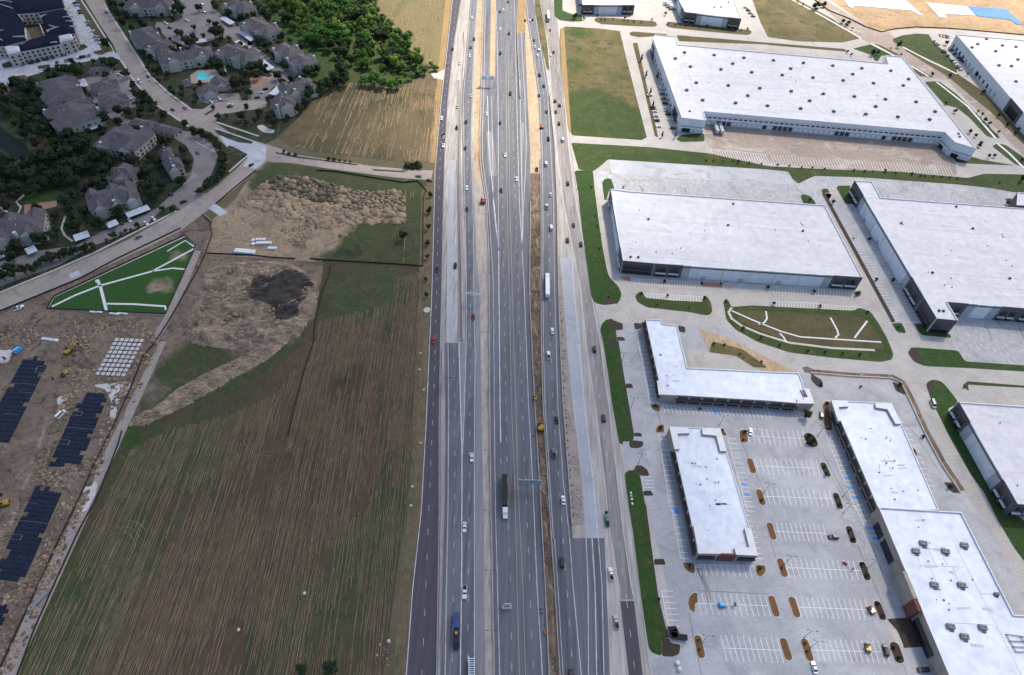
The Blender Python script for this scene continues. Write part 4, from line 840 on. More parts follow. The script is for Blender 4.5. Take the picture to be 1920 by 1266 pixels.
arc_rows('turning_rows', at(632, 805), [9, 11.5], -1.3, 1.5, M['verge'], 1.1)
arc_rows('turning_rows', at(515, 815), [13, 15.5], math.pi + .2, 2 * math.pi - .3, M['straw'], .8, .45)
arc_rows('turning_rows', at(215, 1030), [8, 10.5, 13.5], .6, 2.6, M['straw'], 1.0, .4)
arc_rows('turning_rows', T1(1, 1, 1000, 900), [10, 13, 16], .0, 1.5, M['straw'], 1.0, .5)
arc_rows('turning_rows', T1(1, 1, 1140, 300), [20, 23, 26], -.3, 1.2, M['straw'], 1.3, .4)
arc_rows('turning_rows', T1(1, 1, 1095, 480), [6.5, 7.5], 0, 6.28, M['straw'], 1.2, .35)
arc_rows('turning_rows', at(775, 195), [30, 34], 1.0, 2.6, M['straw'], .5, .5)
windrows('hay_rows', P([(715, 30), (735, 5), (830, 0), (822, 118), (790, 112), (760, 85), (730, 60)]), at(700, 135), at(740, -20), at(820, 135), at(838, -20), 26, M['hay_field'], 1.4, .35, 21, 1.5, 4)

# ================================================================== BUILDINGS
WALL = {}; ROOF = {}
def root_of(name, pts, label, cat, group=None):
    c = sum((Vector((p.x, p.y, 0)) for p in pts), Vector()) / len(pts)
    e = empty(name, c); tag(e, label, cat, group); return e
def commercial(name, px, h, label, wall='wall_white', roof='tpo', par=.7, cat='building', edge='tpo_edge'):
    """flat-roofed block: px is the roof outline in picture coordinates"""
    pts = ccw(P(px, h)); pts = [Vector((p.x, p.y, 0)) for p in pts]; n = len(pts)
    e = root_of(name, pts, label, cat)
    v = [(p.x, p.y, 0) for p in pts] + [(p.x, p.y, h + par) for p in pts]
    WALL[e.name] = obj('wall', v, [[i, (i + 1) % n, n + (i + 1) % n, n + i] for i in range(n)], M[wall], e)
    ins = []
    for i in range(n):
        a, b, c = pts[i - 1], pts[i], pts[(i + 1) % n]
        n1 = Vector((-(b - a).y, (b - a).x, 0)).normalized(); n2 = Vector((-(c - b).y, (c - b).x, 0)).normalized()
        m_ = (n1 + n2); m_ = m_ / max(.5, m_.length_squared) * 2 * .5; ins.append(b + m_ * .9)
    rf = ROOF[e.name] = obj('roof', [(p.x, p.y, h) for p in ins], [list(range(n))], M[roof], e)
    v = [(p.x, p.y, h + par + .003) for p in pts] + [(p.x, p.y, h + par + .003) for p in ins] + [(p.x, p.y, h) for p in ins]
    f = []
    for i in range(n):
        j = (i + 1) % n; f += [[i, j, n + j, n + i], [n + i, n + j, 2 * n + j, 2 * n + i]]
    obj('parapet', v, f, M[edge], e)
    return e, pts, h, rf
def on_wall(e, a, b, t0, t1, z0, z1, depth, m, name, out=None):
    """a block set on the wall from a to b (counter-clockwise corner order), between metres t0 and t1"""
    d = (b - a); L = d.length; d = d / L; nn = Vector((d.y, -d.x, 0))
    c = a + d * ((t0 + t1) / 2) + nn * (depth / 2 + (out or 0) - .04)
    return box(name, M[m], (c.x, c.y, z0), (abs(t1 - t0), depth + .08, z1 - z0), math.atan2(d.y, d.x), WALL.get(e.name, e))
def face_cam(pts):
    """edges of the outline, with those that face the camera first"""
    r = []
    for i in range(len(pts)):
        a, b = pts[i], pts[(i + 1) % len(pts)]; d = b - a; nn = Vector((d.y, -d.x, 0)); mid = (a + b) / 2
        if nn.dot(-mid) > 0: r.append((a, b))
    return r
def seam(e, p, q, w, z, m='seam', name='roof_seam'):
    v, f = line_quads([p, q], w, z); return obj(name, v, f, M[m], ROOF.get(e.name, e))
def rseams(e, lines, h, w=.3):
    for a, b in lines: seam(e, at(*a, h), at(*b, h), w, h + .02)
def drum(name, c, r, h, m, parent, n=12, cap=.55):
    parent = ROOF.get(parent.name, parent) if parent else None
    mb = MB(); mb.tube((c.x, c.y, c.z), (c.x, c.y, c.z + h * .6), r * .8, r * .8, n); mb.tube((c.x, c.y, c.z + h * .6), (c.x, c.y, c.z + h), r, r * cap, n)
    return obj(name, mb.v, mb.f, M[m], parent)

# --- big logistics warehouse with dock doors and roof fans
WA = [(1228, 66), (1267, 69.5), (1271, 85), (1665, 120), (1660, 105), (1691, 107), (1830, 280), (1790, 268), (1771, 249), (1319, 210), (1324, 227), (1278, 222), (1224, 73)]
e, pts, h, rf = commercial('warehouse', WA, 11.5, 'huge white-roofed warehouse with round roof fans and a long row of dock doors', 'wall_white')
fans = [(2, 1280, 392), (2, 1212, 437), (2, 1500, 412), (2, 1720, 432), (2, 1637, 475), (2, 1323, 498), (2, 1550, 518), (2, 1778, 539), (2, 1367, 617), (2, 1604, 637), (2, 1838, 657), (2, 1296, 672), (2, 1414, 746), (2, 1658, 767), (2, 1749, 712), (2, 1895, 788), (2, 1318, 828),
        (3, 40, 451), (3, 168, 512), (3, 262, 470), (3, 480, 490), (3, 695, 510), (3, 910, 528), (3, 105, 560), (3, 333, 579), (3, 557, 600), (3, 628, 553), (3, 782, 620), (3, 1002, 637), (3, 1042, 590), (3, 172, 680), (3, 410, 699), (3, 640, 719), (3, 870, 739), (3, 1098, 759), (3, 308, 751), (3, 242, 808), (3, 487, 830), (3, 725, 850), (3, 798, 793), (3, 962, 870), (3, 1198, 890), (3, 1238, 831), (3, 1412, 995), (3, 1422, 1016)]
for c_, x, y in fans:
    if (x, y) in ((1412, 995), (1422, 1016), (1318, 828)): drum('roof_fan', T1(0, c_, x, y, h), 1.0, 1.0, 'vent', e, 10)
    else: drum('roof_fan', T1(0, c_, x, y, h), 1.7, 1.3, 'vent', e)
rseams(e, [(tp(0, 2, 1180, 558), tp(0, 2, 1899, 578)), (tp(0, 3, 0, 580), tp(0, 3, 1060, 660)), (tp(0, 2, 1400, 790), tp(0, 2, 1899, 820)), (tp(0, 3, 0, 815), tp(0, 3, 1200, 905)), (tp(0, 2, 1285, 470), tp(0, 2, 1395, 830)), (tp(0, 3, 150, 430), tp(0, 3, 390, 850)), (tp(0, 3, 0, 868), tp(0, 3, 1280, 975))], h, .25)
for a, b in face_cam(pts):
    L = (b - a).length
    if L > 150:          # the dock wall
        n = 46; st = L / n
        on_wall(e, a, b, 0, L, 8.4, 8.75, .12, 'wall_grey', 'wall_band')
        for i in range(n):
            t = (i + .5) * st; q = i % 23
            on_wall(e, a, b, t - 1.3, t + 1.3, 1.2, 4.2, .3, 'tpo_edge' if q not in (3, 4, 5, 12) else 'glass', 'dock_door')
            on_wall(e, a, b, t - 1.75, t + 1.75, .95, 4.75, .3, 'wall_grey', 'dock_frame', -.2)
            if q in (3, 4, 5, 14, 15, 16, 17): on_wall(e, a, b, t - 1.6, t + 1.6, 1.0, 4.6, .5, 'canopy', 'dock_shelter', -.1)
            on_wall(e, a, b, t - 1.5, t + 1.5, 6.6, 7.7, .08, 'glass', 'clerestory_window')
        on_wall(e, a, b, 0, L, 0, .9, .15, 'wall_grey', 'dock_plinth')
    elif L > 60:
        on_wall(e, a, b, 1, L - 1, 4.6, 5.0, .1, 'wall_grey', 'wall_band')
        for i in range(int(L / 9)): on_wall(e, a, b, 4 + 9 * i, 8 + 9 * i, 1.0, 3.2, .06, 'glass_blue', 'window')
        on_wall(e, a, b, L - 26, L - 12, .2, 8.2, .5, 'wall_dark', 'entrance_panel')
        on_wall(e, a, b, 2, 14, .2, 8.2, .5, 'wall_dark', 'entrance_panel')
        on_wall(e, a, b, L - 24, L - 14, .3, 6.5, .7, 'glass', 'entrance_glass')
        on_wall(e, a, b, 3.5, 12.5, .3, 6.5, .7, 'glass', 'entrance_glass')
    elif L > 14:
        on_wall(e, a, b, L * .12, L * .45, .1, 4.5, .4, 'glass', 'entrance_glass')
        on_wall(e, a, b, 0, L, 5.0, 5.5, .35, 'wall_grey', 'wall_band')
        on_wall(e, a, b, 0, L, 4.5, 4.8, 2.2, 'tpo_edge', 'entrance_canopy')

def tilt_wall(name, px, h, label, dark_ends, seams=(), vents=(), wall='wall_white', min_len=25):
    e, pts, h, rf = commercial(name, px, h, label, wall)
    for a, b in face_cam(pts):
        L = (b - a).length
        if L > min_len:
            k = 18 if L > 80 else 13
            on_wall(e, a, b, k, L - k, h - 1.0, h - .2, .25, 'wall_dark', 'dark_top_band')  # dark band along the wall just under the roof edge
            for s in (0, 1):
                t0, t1 = (0, k) if s == 0 else (L - k, L)
                on_wall(e, a, b, t0, t1, 0, h + .75, .35, 'wall_dark', 'corner_panel', -.2)
                for q in (0, 1):
                    u0 = t0 + 1.6 + q * (k - 2) / 2; u1 = u0 + (k - 2) / 2 - 1.6
                    on_wall(e, a, b, u0, u1, 3.9, 8.2, .2, 'glass', 'window', .05)
                    on_wall(e, a, b, u0, u1, .3, 3.0, .2, 'glass', 'window', .05)
                    on_wall(e, a, b, u0 - .2, u1 + .2, 3.15, 3.5, 1.3, 'tpo_edge', 'entrance_canopy', .05)
                g0, g1 = (t1, t1 + 5) if s == 0 else (t0 - 5, t0)
                on_wall(e, a, b, g0, g1, 0, h + .72, .2, 'wall_grey', 'end_panel', -.12)
            for i in range(max(0, int((L - 2 * k - 12) / 16))):
                on_wall(e, a, b, k + 10 + 16 * i, k + 10.25 + 16 * i, 0, h - 1.1, .1, 'wall_grey', 'panel_joint')
            for i in range(max(0, int((L - 2 * k - 12) / 24))):
                on_wall(e, a, b, k + 13 + 24 * i, k + 16 + 24 * i, .1, 2.6, .12, 'wall_grey', 'door')
        elif L > 8:
            on_wall(e, a, b, .3, L - .3, 0, h + .74, .3, 'wall_dark', 'corner_panel', -.2)
            on_wall(e, a, b, 1.5, L - 1.5, 4.0, 8.0, .2, 'glass', 'window', .05)
            on_wall(e, a, b, 1.5, L - 1.5, .3, 3.0, .2, 'glass', 'window', .05)
    for a, b in seams: seam(e, at(*a, h), at(*b, h), .22, h + .02)
    for x, y in vents: drum('roof_vent', at(x, y, h), .9, 1.1, 'vent', e, 8)
    return e
tilt_wall('warehouse', [(1144, 355.5), (1180, 360), (1546, 386), (1617, 522), (1228, 496), (1167, 490.5)], 10, 'white-roofed warehouse with dark glazed corner entrances beside the green highway verge', True,
    [(tp(1, 2, 1070, 280), tp(1, 2, 1899, 342)), (tp(1, 3, 0, 345), tp(1, 3, 420, 375)), (tp(1, 2, 1010, 362), tp(1, 2, 1899, 432)), (tp(1, 3, 0, 432), tp(1, 3, 258, 452)), (tp(1, 2, 940, 632), tp(1, 2, 1600, 682)), (tp(1, 2, 1460, 220), tp(1, 2, 1630, 722)), (tp(1, 2, 1645, 265), tp(1, 2, 1695, 415))],
    [tp(1, 2, 1012, 362), tp(1, 2, 1602, 407), tp(1, 3, 258, 450), tp(1, 2, 880, 643), tp(1, 2, 937, 645), tp(1, 2, 1640, 250)])
tilt_wall('warehouse', [(1601.8, 340), (1634.6, 341.5), (1651, 372), (1920, 392), (2010, 400), (2120, 600), (1920, 580), (1775, 568), (1796, 603), (1755, 599), (1731, 559)], 11, 'broad white-roofed warehouse whose long left wall meets a charcoal glazed corner tower', True,
    [(tp(1, 3, 850, 300), tp(1, 3, 1899, 378)), (tp(1, 3, 990, 390), tp(1, 3, 1899, 462)), (tp(1, 3, 1220, 760), tp(1, 3, 1899, 808)), (tp(1, 3, 1130, 830), tp(1, 3, 1899, 885)), (tp(1, 3, 1395, 265), tp(1, 3, 1890, 930)), (tp(1, 3, 930, 575), tp(1, 3, 1130, 900))],
    [tp(1, 3, 987, 392), tp(1, 3, 1518, 432), tp(1, 3, 1218, 760), tp(1, 3, 1792, 802), tp(1, 3, 1268, 1042), tp(1, 3, 1300, 1044), tp(1, 3, 1395, 270)])
tilt_wall('warehouse', [(1796, 755), (2050, 772), (2160, 970), (1906, 947)], 10, 'white-roofed warehouse with grey and charcoal wall panels behind the lawn at the retaining wall', True,
    [(tp(2, 3, 1770, 970), tp(2, 3, 1899, 978)), (tp(2, 3, 1840, 1160), tp(2, 3, 1899, 1180))], [])
e, pts, h, rf = commercial('warehouse_tower', [(1907, 362), (2000, 368), (2010, 392), (1905, 386)], 12, 'charcoal walled block rising behind the broad warehouse roof', 'wall_dark')
e = tilt_wall('warehouse', [(1265, -15), (1370, -15), (1390, 36.6), (1283.5, 24)], 10, 'white warehouse with dark corner entrance behind the planted strip and trailer bays', True, [], [tp(0, 2, 1550, 55), tp(0, 2, 1500, 57), tp(0, 2, 1605, 20)])
e = tilt_wall('warehouse', [(1086, -30), (1185, -30), (1190, 11), (1091.5, 10.5)], 9, 'small white warehouse beside the bright lawn at the highway frontage', True)
e, pts, h, rf = commercial('warehouse', [(1792.6, 66), (1912, 76), (2020, 100), (2100, 260), (1955, 250), (1920, 215)], 11, 'white warehouse with long row of parked cars beside the sandy construction site', 'wall_white')
for x, y in ((1738, 340), (1838, 350), (1688, 382), (1852, 445), (1713, 488), (1805, 493), (1838, 607), (1620, 292), (1512, 355), (1555, 330)): drum('roof_fan', T1(0, 3, x, y, h), 1.6, 1.2, 'vent', e)
for a, b in face_cam(pts):
    L = (b - a).length
    if L > 80:
        on_wall(e, a, b, L - 26, L - 2, .1, h + .8, .4, 'wall_dark', 'corner_panel', -.2)
        on_wall(e, a, b, L - 22, L - 6, .6, 7.5, .3, 'glass', 'entrance_glass')
        for i in range(int((L - 40) / 8)):
            on_wall(e, a, b, 4 + 8 * i, 7 + 8 * i, 1, 4.6, .1, 'glass_blue' if i % 7 < 4 else 'wall_grey', 'window')

# --- shops
def shop_front(e, a, b, h, pier='wall_stone', t0=0, t1=None, bay=7.0):
    L = (b - a).length; t1 = L if t1 is None else t1; n = max(1, round((t1 - t0) / bay)); w = (t1 - t0) / n
    on_wall(e, a, b, t0, t1, 3.9, 4.3, 2.0, 'canopy', 'canopy')
    for i in range(n):
        on_wall(e, a, b, t0 + i * w + .7, t0 + (i + 1) * w - .7, .15, 3.8, .12, 'glass', 'shop_window')
        on_wall(e, a, b, t0 + i * w + .8, t0 + (i + 1) * w - .8, 4.5, 6.0, .08, 'wall_dark', 'sign_panel')
    for i in range(n + 1):
        t = min(max(t0 + i * w, t0 + .5), t1 - .5)
        on_wall(e, a, b, t - .5, t + .5, 0, h + .1, .5, pier, 'pier')
def raised_corner(e, px, h, up=1.4):
    pts = P(px, h + up); v, f = prism(pts, h - .5, h + up); return obj('raised_parapet', v, f, [M['tpo_edge'], M['wall_stone']], e, [0] + [1] * (len(f) - 1))
LS = [(1210, 599.5), (1240.6, 600.6), (1242, 608), (1270, 611), (1276, 640), (1288.6, 690.5), (1440, 698), (1497, 700), (1508, 728), (1526, 758), (1498, 757.5), (1440, 752.5), (1268, 742), (1240.6, 741)]
e, pts, h, rf = commercial('shop_building', LS, 6.5, 'L-shaped white-roofed shop block with dark storefronts beside the grass basin', 'wall_stone', 'tpo_blue', .6)
for a, b in face_cam(pts):
    if (b - a).length > 20: shop_front(e, a, b, h)
    elif (b - a).length > 9: shop_front(e, a, b, h, t0=.5)
box('roof_hatch', M['metal_grey'], at(*tp(2, 3, 265, 392), h), (5, 2.2, .5), R(100), e)
raised_corner(e, [tp(2, 3, 210, 430), tp(2, 3, 265, 432), tp(2, 3, 258, 350), tp(2, 3, 305, 352), tp(2, 3, 345, 462), tp(2, 3, 225, 460)], h, .5)
raised_corner(e, [tp(2, 2, 1090, 395), tp(2, 2, 1222, 402), tp(2, 2, 1215, 372), tp(2, 2, 1140, 362), tp(2, 2, 1120, 300), tp(2, 2, 1075, 290)], h, .5)
SS = [(1255, 801), (1350.5, 804), (1362, 846), (1421, 1042), (1309, 1038), (1265, 842)]
e, pts, h, rf = commercial('shop_building', SS, 6.5, 'freestanding white-roofed shop block with four raised corner parapets in the parking lot', 'wall_stone', 'tpo_blue', .4)
for a, b in face_cam(pts):
    L = (b - a).length
    if L > 40: shop_front(e, a, b, h)
    elif L > 20:
        on_wall(e, a, b, L * .36, L * .64, 0, h + .9, .6, 'wall_red', 'brick_bay', -.1)
        for u0, u1 in ((.03, .30), (.70, .97)): on_wall(e, a, b, L * u0, L * u1, .2, 3.8, .2, 'glass', 'shop_window'); on_wall(e, a, b, L * u0, L * u1, 4.0, 4.3, 1.6, 'canopy', 'canopy')
raised_corner(e, [tp(2, 2, x, y) for x, y in [(1168, 635), (1310, 640), (1318, 682), (1228, 685), (1245, 800), (1205, 800)]], h)
raised_corner(e, [tp(2, 2, x, y) for x, y in [(1408, 645), (1545, 650), (1592, 815), (1545, 815), (1515, 700), (1415, 690)]], h)
raised_corner(e, [tp(3, 2, x, y) for x, y in [(1345, 155), (1395, 185), (1420, 305), (1550, 315), (1550, 366), (1382, 363)]], h)
raised_corner(e, [tp(3, 2, x, y) for x, y in [(1725, 175), (1772, 175), (1825, 380), (1662, 372), (1650, 320), (1760, 318)]], h)
LR = [(1559, 751), (1671, 757), (1689, 794), (1760, 957), (1647, 956)]
e, pts, h, rf = commercial('shop_building', LR, 6.5, 'long white-roofed shop row with glazed fronts facing the parking lot', 'wall_stone', 'tpo_blue', .5)
for a, b in face_cam(pts):
    if (b - a).length > 40: shop_front(e, a, b, h, t0=6)
raised_corner(e, [tp(2, 3, x, y) for x, y in [(470, 440), (590, 445), (600, 482), (525, 488), (540, 590), (520, 592)]], h)
raised_corner(e, [tp(2, 3, x, y) for x, y in [(795, 460), (915, 462), (985, 610), (947, 614), (887, 505), (800, 490)]], h)
relief_pts = [(x + random.uniform(-40, 40), y + random.uniform(-30, 30)) for x, y in [(850, 860), (880, 900), (840, 930), (900, 850)]]
for x, y in relief_pts[:4]: seam(e, T1(2, 3, x, y, h), T1(2, 3, x + random.uniform(-20, 40), y + random.uniform(20, 55), h), .35, h + .02)
BB = [(1646, 952), (1801.5, 961.7), (1899, 1153.5), (2000, 1160), (2080, 1325), (1806, 1335)]
e, pts, h, rf = commercial('store_building', BB, 9, 'large white-roofed store with rows of rooftop air units at the parking lot edge', 'wall_stone', 'tpo_blue', .8)
for a, b in face_cam(pts):
    L = (b - a).length
    if L > 60 and (a - b).y > 0:
        on_wall(e, a, b, L * .16, L * .28, 0, 5, .3, 'glass', 'shop_window')
        on_wall(e, a, b, L * .36, L * .5, 0, h + 1.2, 1.6, 'wall_stone', 'entrance_bay')
        on_wall(e, a, b, L * .5, L * .56, 0, h + .9, 1.8, 'wall_red', 'brick_bay')
        on_wall(e, a, b, L * .575, L * .75, .2, 5, .3, 'glass', 'shop_window')
        on_wall(e, a, b, L * .575, L * .75, 5.1, 5.5, 1.6, 'canopy', 'canopy')
        on_wall(e, a, b, L * .06, L * .14, 0, 5, .3, 'glass', 'shop_window')
for x, y, s in ((1148, 290, .68), (1093, 348, .68), (1313, 350, .68), (1452, 305, .68), (1230, 597, .68), (1432, 600, .68), (1350, 907, .68), (1587, 915, .68), (1453, 982, .68), (1690, 668, .4)):
    c = T1(3, 3, x, y, h); u = box('air_unit', M['metal_grey'], c, (4.6 * s, 2.9 * s, 1.2), R(-8), e)
    for k in (-1, 1):
        mb = MB(); mb.tube((k * .24, 0, 1.0), (k * .24, 0, 1.08), .17, .17, 10); fa = link('fan', mb.mesh('fan', [M['vent']]), u)
    box('duct_rail', M['vent'], c + Vector((0, -2.6 * s, 0)), (2.4 * s, .5, .4), R(-8), e)
for a, b in (((1370, 262), (1880, 1266)), ((1125, 455), (1455, 465)), ((1195, 340), (1240, 450)), ((1300, 400), (1330, 450)), ((1200, 460), (1245, 570)), ((1370, 470), (1410, 570)), ((1385, 880), (1670, 895)), ((1570, 662), (1680, 668)), ((1110, 395), (1135, 455))):
    seam(e, T1(3, 3, *a, h), T1(3, 3, *b, h), .22, h + .02)
for a, b in (((1760, 965), (1835, 1095)), ((1760, 965), (1899, 985)), ((1785, 1015), (1920, 1020)), ((1810, 1058), (1920, 1062)), ((1835, 1095), (1930, 1098)), ((1870, 985), (1899, 1030))): 
    p, q = T1(3, 3, *a, h), T1(3, 3, *b, h); mb = MB(); mb.tube(p + Vector((0, 0, .5)), q + Vector((0, 0, .5)), .16); mb.tube(p, p + Vector((0, 0, .5)), .1); mb.tube(q, q + Vector((0, 0, .5)), .1); obj('roof_pipe', mb.v, mb.f, M['wall_dark'], e)

def roof_bits(e, quad, h, n, seed):
    rv = random.Random(seed)
    for i in range(n):
        u, w = rv.random(), rv.random(); a = [quad[0][k] * (1 - u) + quad[1][k] * u for k in (0, 1)]; b = [quad[3][k] * (1 - u) + quad[2][k] * u for k in (0, 1)]
        p = at(a[0] * (1 - w) + b[0] * w, a[1] * (1 - w) + b[1] * w, h)
        if rv.random() < .55: drum('roof_drain', p, rv.uniform(.25, .5), rv.uniform(.3, .8), rv.choice(('vent', 'metal_grey', 'seam')), e, 7)
        else:
            q = p + Vector((rv.uniform(2, 7), rv.uniform(-.6, .6), 0)); seam(e, p, q, rv.uniform(.5, 1.3), h + .025, 'tpo_patch', 'roof_patch')
# --- apartment houses with hipped shingle roofs
def hip_house(r_, c_, a, b, wid, eave, label, name='apartment_house', cat='house', rise=4.0, chim=2, dorm=2, win=True, group=None, wall='wall_cream', roof='shingle', gables=True):
    z = eave + rise * .6; A, B = T1(r_, c_, *a, z), T1(r_, c_, *b, z); A.z = B.z = 0
    d = B - A; L = d.length; C = (A + B) / 2; rz = math.atan2(d.y, d.x); X = L / 2; Y = wid / 2
    e = empty(name, C, rz); tag(e, label, cat, group)
    def part(n_, mb, m): return link(n_, mb.mesh(n_, [M[k] for k in (m if isinstance(m, list) else [m])]), e)
    # stepped footprint: main body with two projecting bays on either side
    mb = MB().box(-X, X, -Y, Y, 0, eave); wl = part('wall', mb, wall)
    o = .7; xr = max(.5, X - Y * .85)
    v = [(-X - o, -Y - o, eave), (X + o, -Y - o, eave), (X + o, Y + o, eave), (-X - o, Y + o, eave), (-xr, 0, eave + rise), (xr, 0, eave + rise)]
    mb = MB().add(v, [[0, 1, 5, 4], [1, 2, 5], [2, 3, 4, 5], [3, 0, 4], [3, 2, 1, 0]]); rfo = part('roof', mb, roof)
    rr = random.Random(hash((a, b)) & 0xffff)
    if dorm:
        for s in (-1, 1):
            for k in range(dorm):
                x = -X + (k + .5) * L / dorm + rr.uniform(-2, 2); w = min(5.0, L / dorm * .3); yo = (Y + 1.8)
                mb = MB().box(x - w, x + w, s * (Y - 1) if s > 0 else -yo, yo if s > 0 else -(Y - 1), 0, eave); part('bay', mb, wall)
                gz = eave + rise * .75
                v = [(x - w - .5, s * (yo + .5), eave), (x + w + .5, s * (yo + .5), eave), (x, s * (yo + .5), gz), (x - w - .5, s * (Y * .3), eave + .15), (x + w + .5, s * (Y * .3), eave + .15), (x, s * (Y * .25), gz)]
                mb = MB().add(v, [[0, 1, 2], [0, 3, 5, 2], [1, 2, 5, 4], [3, 4, 5], [0, 1, 4, 3]]); mb.i = [1, 0, 0, 0, 0]; part('gable', mb, [roof, 'trim'])
    for k in range(chim):
        x = -X + (k + .5) * L / chim + rr.uniform(-2, 2); s = -1 if k % 2 == 0 else 1
        mb = MB().box(x - .8, x + .8, s * (Y + .3) - .8, s * (Y + .3) + .8, 0, eave + rise * .75); mb.box(x - .95, x + .95, s * (Y + .3) - .95, s * (Y + .3) + .95, eave + rise * .75 + .002, eave + rise * .75 + .4); part('chimney', mb, 'trim').parent = rfo
    for k in range(3): x = rr.uniform(-xr, xr); mb = MB().tube((x, Y * .3 * (-1) ** k, eave + rise * .6), (x, Y * .3 * (-1) ** k, eave + rise * .9), .3); part('vent_pipe', mb, 'trim').parent = rfo
    if win:
        cube_w = cube_mesh(M['glass']); cube_t = cube_mesh(M['canopy'])
        st = 2 if eave > 5 else 1
        sides = [(L, -1, 0), (wid, 0, -1), (wid, 0, 1)] if math.cos(rz) > 0 else [(L, 1, 0), (wid, 0, -1), (wid, 0, 1)]
        for LL, sy, sx in sides:
            n = max(2, int(LL / 4.2))
            for i in range(n):
                t = -LL / 2 + (i + .5) * LL / n
                for f_ in range(st):
                    big = (i % 3 == 1)
                    hh = 1.9 if big else 1.4; ww = 2.4 if big else 1.2
                    zz = .9 + f_ * 3.1
                    p = (t, sy * (Y + .03), zz) if sy else (sx * (X + .03), t, zz)
                    w_ = link('balcony_opening' if big else 'window', cube_t if big else cube_w, wl, p, 0, (ww, .16, hh) if sy else (.16, ww, hh))
    return e
AP = 'grey hip-roofed apartment house '
hip_house(0, 0, (925, 12), (1262, 6), 17, 8.5, AP + 'with two tall pale chimneys beyond the street verge')
hip_house(0, 0, (1030, 195), (1110, 300), 20, 8, AP + 'with narrow lawn along the tan street', dorm=1)
hip_house(0, 0, (1110, 300), (1240, 345), 18, 8, AP + 'joined at the lawn side corner of the parking court', dorm=1, chim=1)
hip_house(0, 0, (1170, 425), (1560, 355), 17, 8.5, AP + 'standing just above the pool garden', chim=3)
hip_house(0, 0, (1630, 335), (1870, 410), 18, 8.5, AP + 'beside the garden path to the pool')
hip_house(0, 0, (1680, 0), (1850, 50), 16, 8.5, AP + 'with white carports on its court, nearest the wood edge', dorm=1)
hip_house(0, 1, (-80, 130), (130, 220), 18, 8.5, AP + 'standing against the mown verge of the wood')
hip_house(0, 1, (150, 320), (290, 390), 17, 8.5, AP + 'with stepped roof facing the mown verge', dorm=1)
hip_house(0, 1, (270, 400), (400, 460), 17, 8.5, AP + 'forming the lower step beside the mown verge', dorm=1)
hip_house(0, 1, (190, 660), (420, 585), 16, 8.5, AP + 'beside a white carport at the cut field corner')
hip_house(0, 1, (115, 755), (270, 720), 16, 8.5, AP + 'at the corner of cut field and playground', dorm=1)
hip_house(0, 0, (1455, 665), (1600, 640), 12, 4.5, 'low grey-roofed clubhouse wing beside the turquoise pool', 'clubhouse', rise=3, chim=0, dorm=1)
hip_house(0, 0, (1560, 600), (1690, 585), 13, 4.5, 'grey-roofed clubhouse hall with skylights by the turquoise pool', 'clubhouse', rise=3.5, chim=0, dorm=1)
hip_house(0, 0, (1365, 585), (1385, 610), 6, 3, 'tiny grey-roofed pool hut beside the pool deck', 'pool_hut', rise=1.6, chim=0, dorm=0, win=False)
hip_house(0, 0, (395, 560), (470, 720), 26, 8, AP + 'with deep roof at the creek trees below the access street')
hip_house(0, 0, (470, 740), (590, 890), 32, 8, AP + 'with the widest roof beside the creek trees', rise=5)
hip_house(0, 0, (745, 590), (790, 650), 17, 3.6, 'grey-roofed garage block, upper of the pair in the court', 'garage', 'garage', 3, 0, 1, win=False)
hip_house(0, 0, (800, 690), (860, 765), 18, 3.6, 'grey-roofed garage block, lower of the pair in the court', 'garage', 'garage', 3, 0, 1, win=False)
hip_house(0, 0, (660, 512), (815, 500), 8, 3.2, 'long low garage with dark doors under the access street', 'garage', 'garage', 1.8, 0, 0)
hip_house(0, 0, (760, 980), (1060, 1030), 26, 8, AP + 'with clipped corners behind two long garages', rise=5)
hip_house(0, 0, (975, 888), (1135, 920), 9, 3.2, 'long grey garage with dark doors, first along the hedge drive', 'garage', 'garage', 2, 0, 0)
hip_house(0, 0, (1155, 930), (1315, 972), 9, 3.2, 'long grey garage with dark doors, second along the hedge drive', 'garage', 'garage', 2, 0, 0)
hip_house(0, 0, (1185, 1120), (1260, 1105), 14, 8, AP + 'with a steep pyramid roof at the curved car park', dorm=0, chim=0, rise=5)
hip_house(0, 0, (1215, 1215), (1330, 1180), 14, 7.5, AP + 'with a pale roof light at the curved car park', dorm=1, chim=1)
hip_house(1, 0, (640, 215), (1000, 120), 20, 8, AP + 'with two carports at its foot by the tan street', chim=1, dorm=3)
hip_house(1, 0, (-60, 420), (310, 350), 22, 8, AP + 'beside the red clay patio', chim=1, dorm=2)
hip_house(0, 0, (800, 1262), (1000, 1262), 13, 7, AP + 'mostly hidden among the dark creek trees', dorm=1, chim=0)
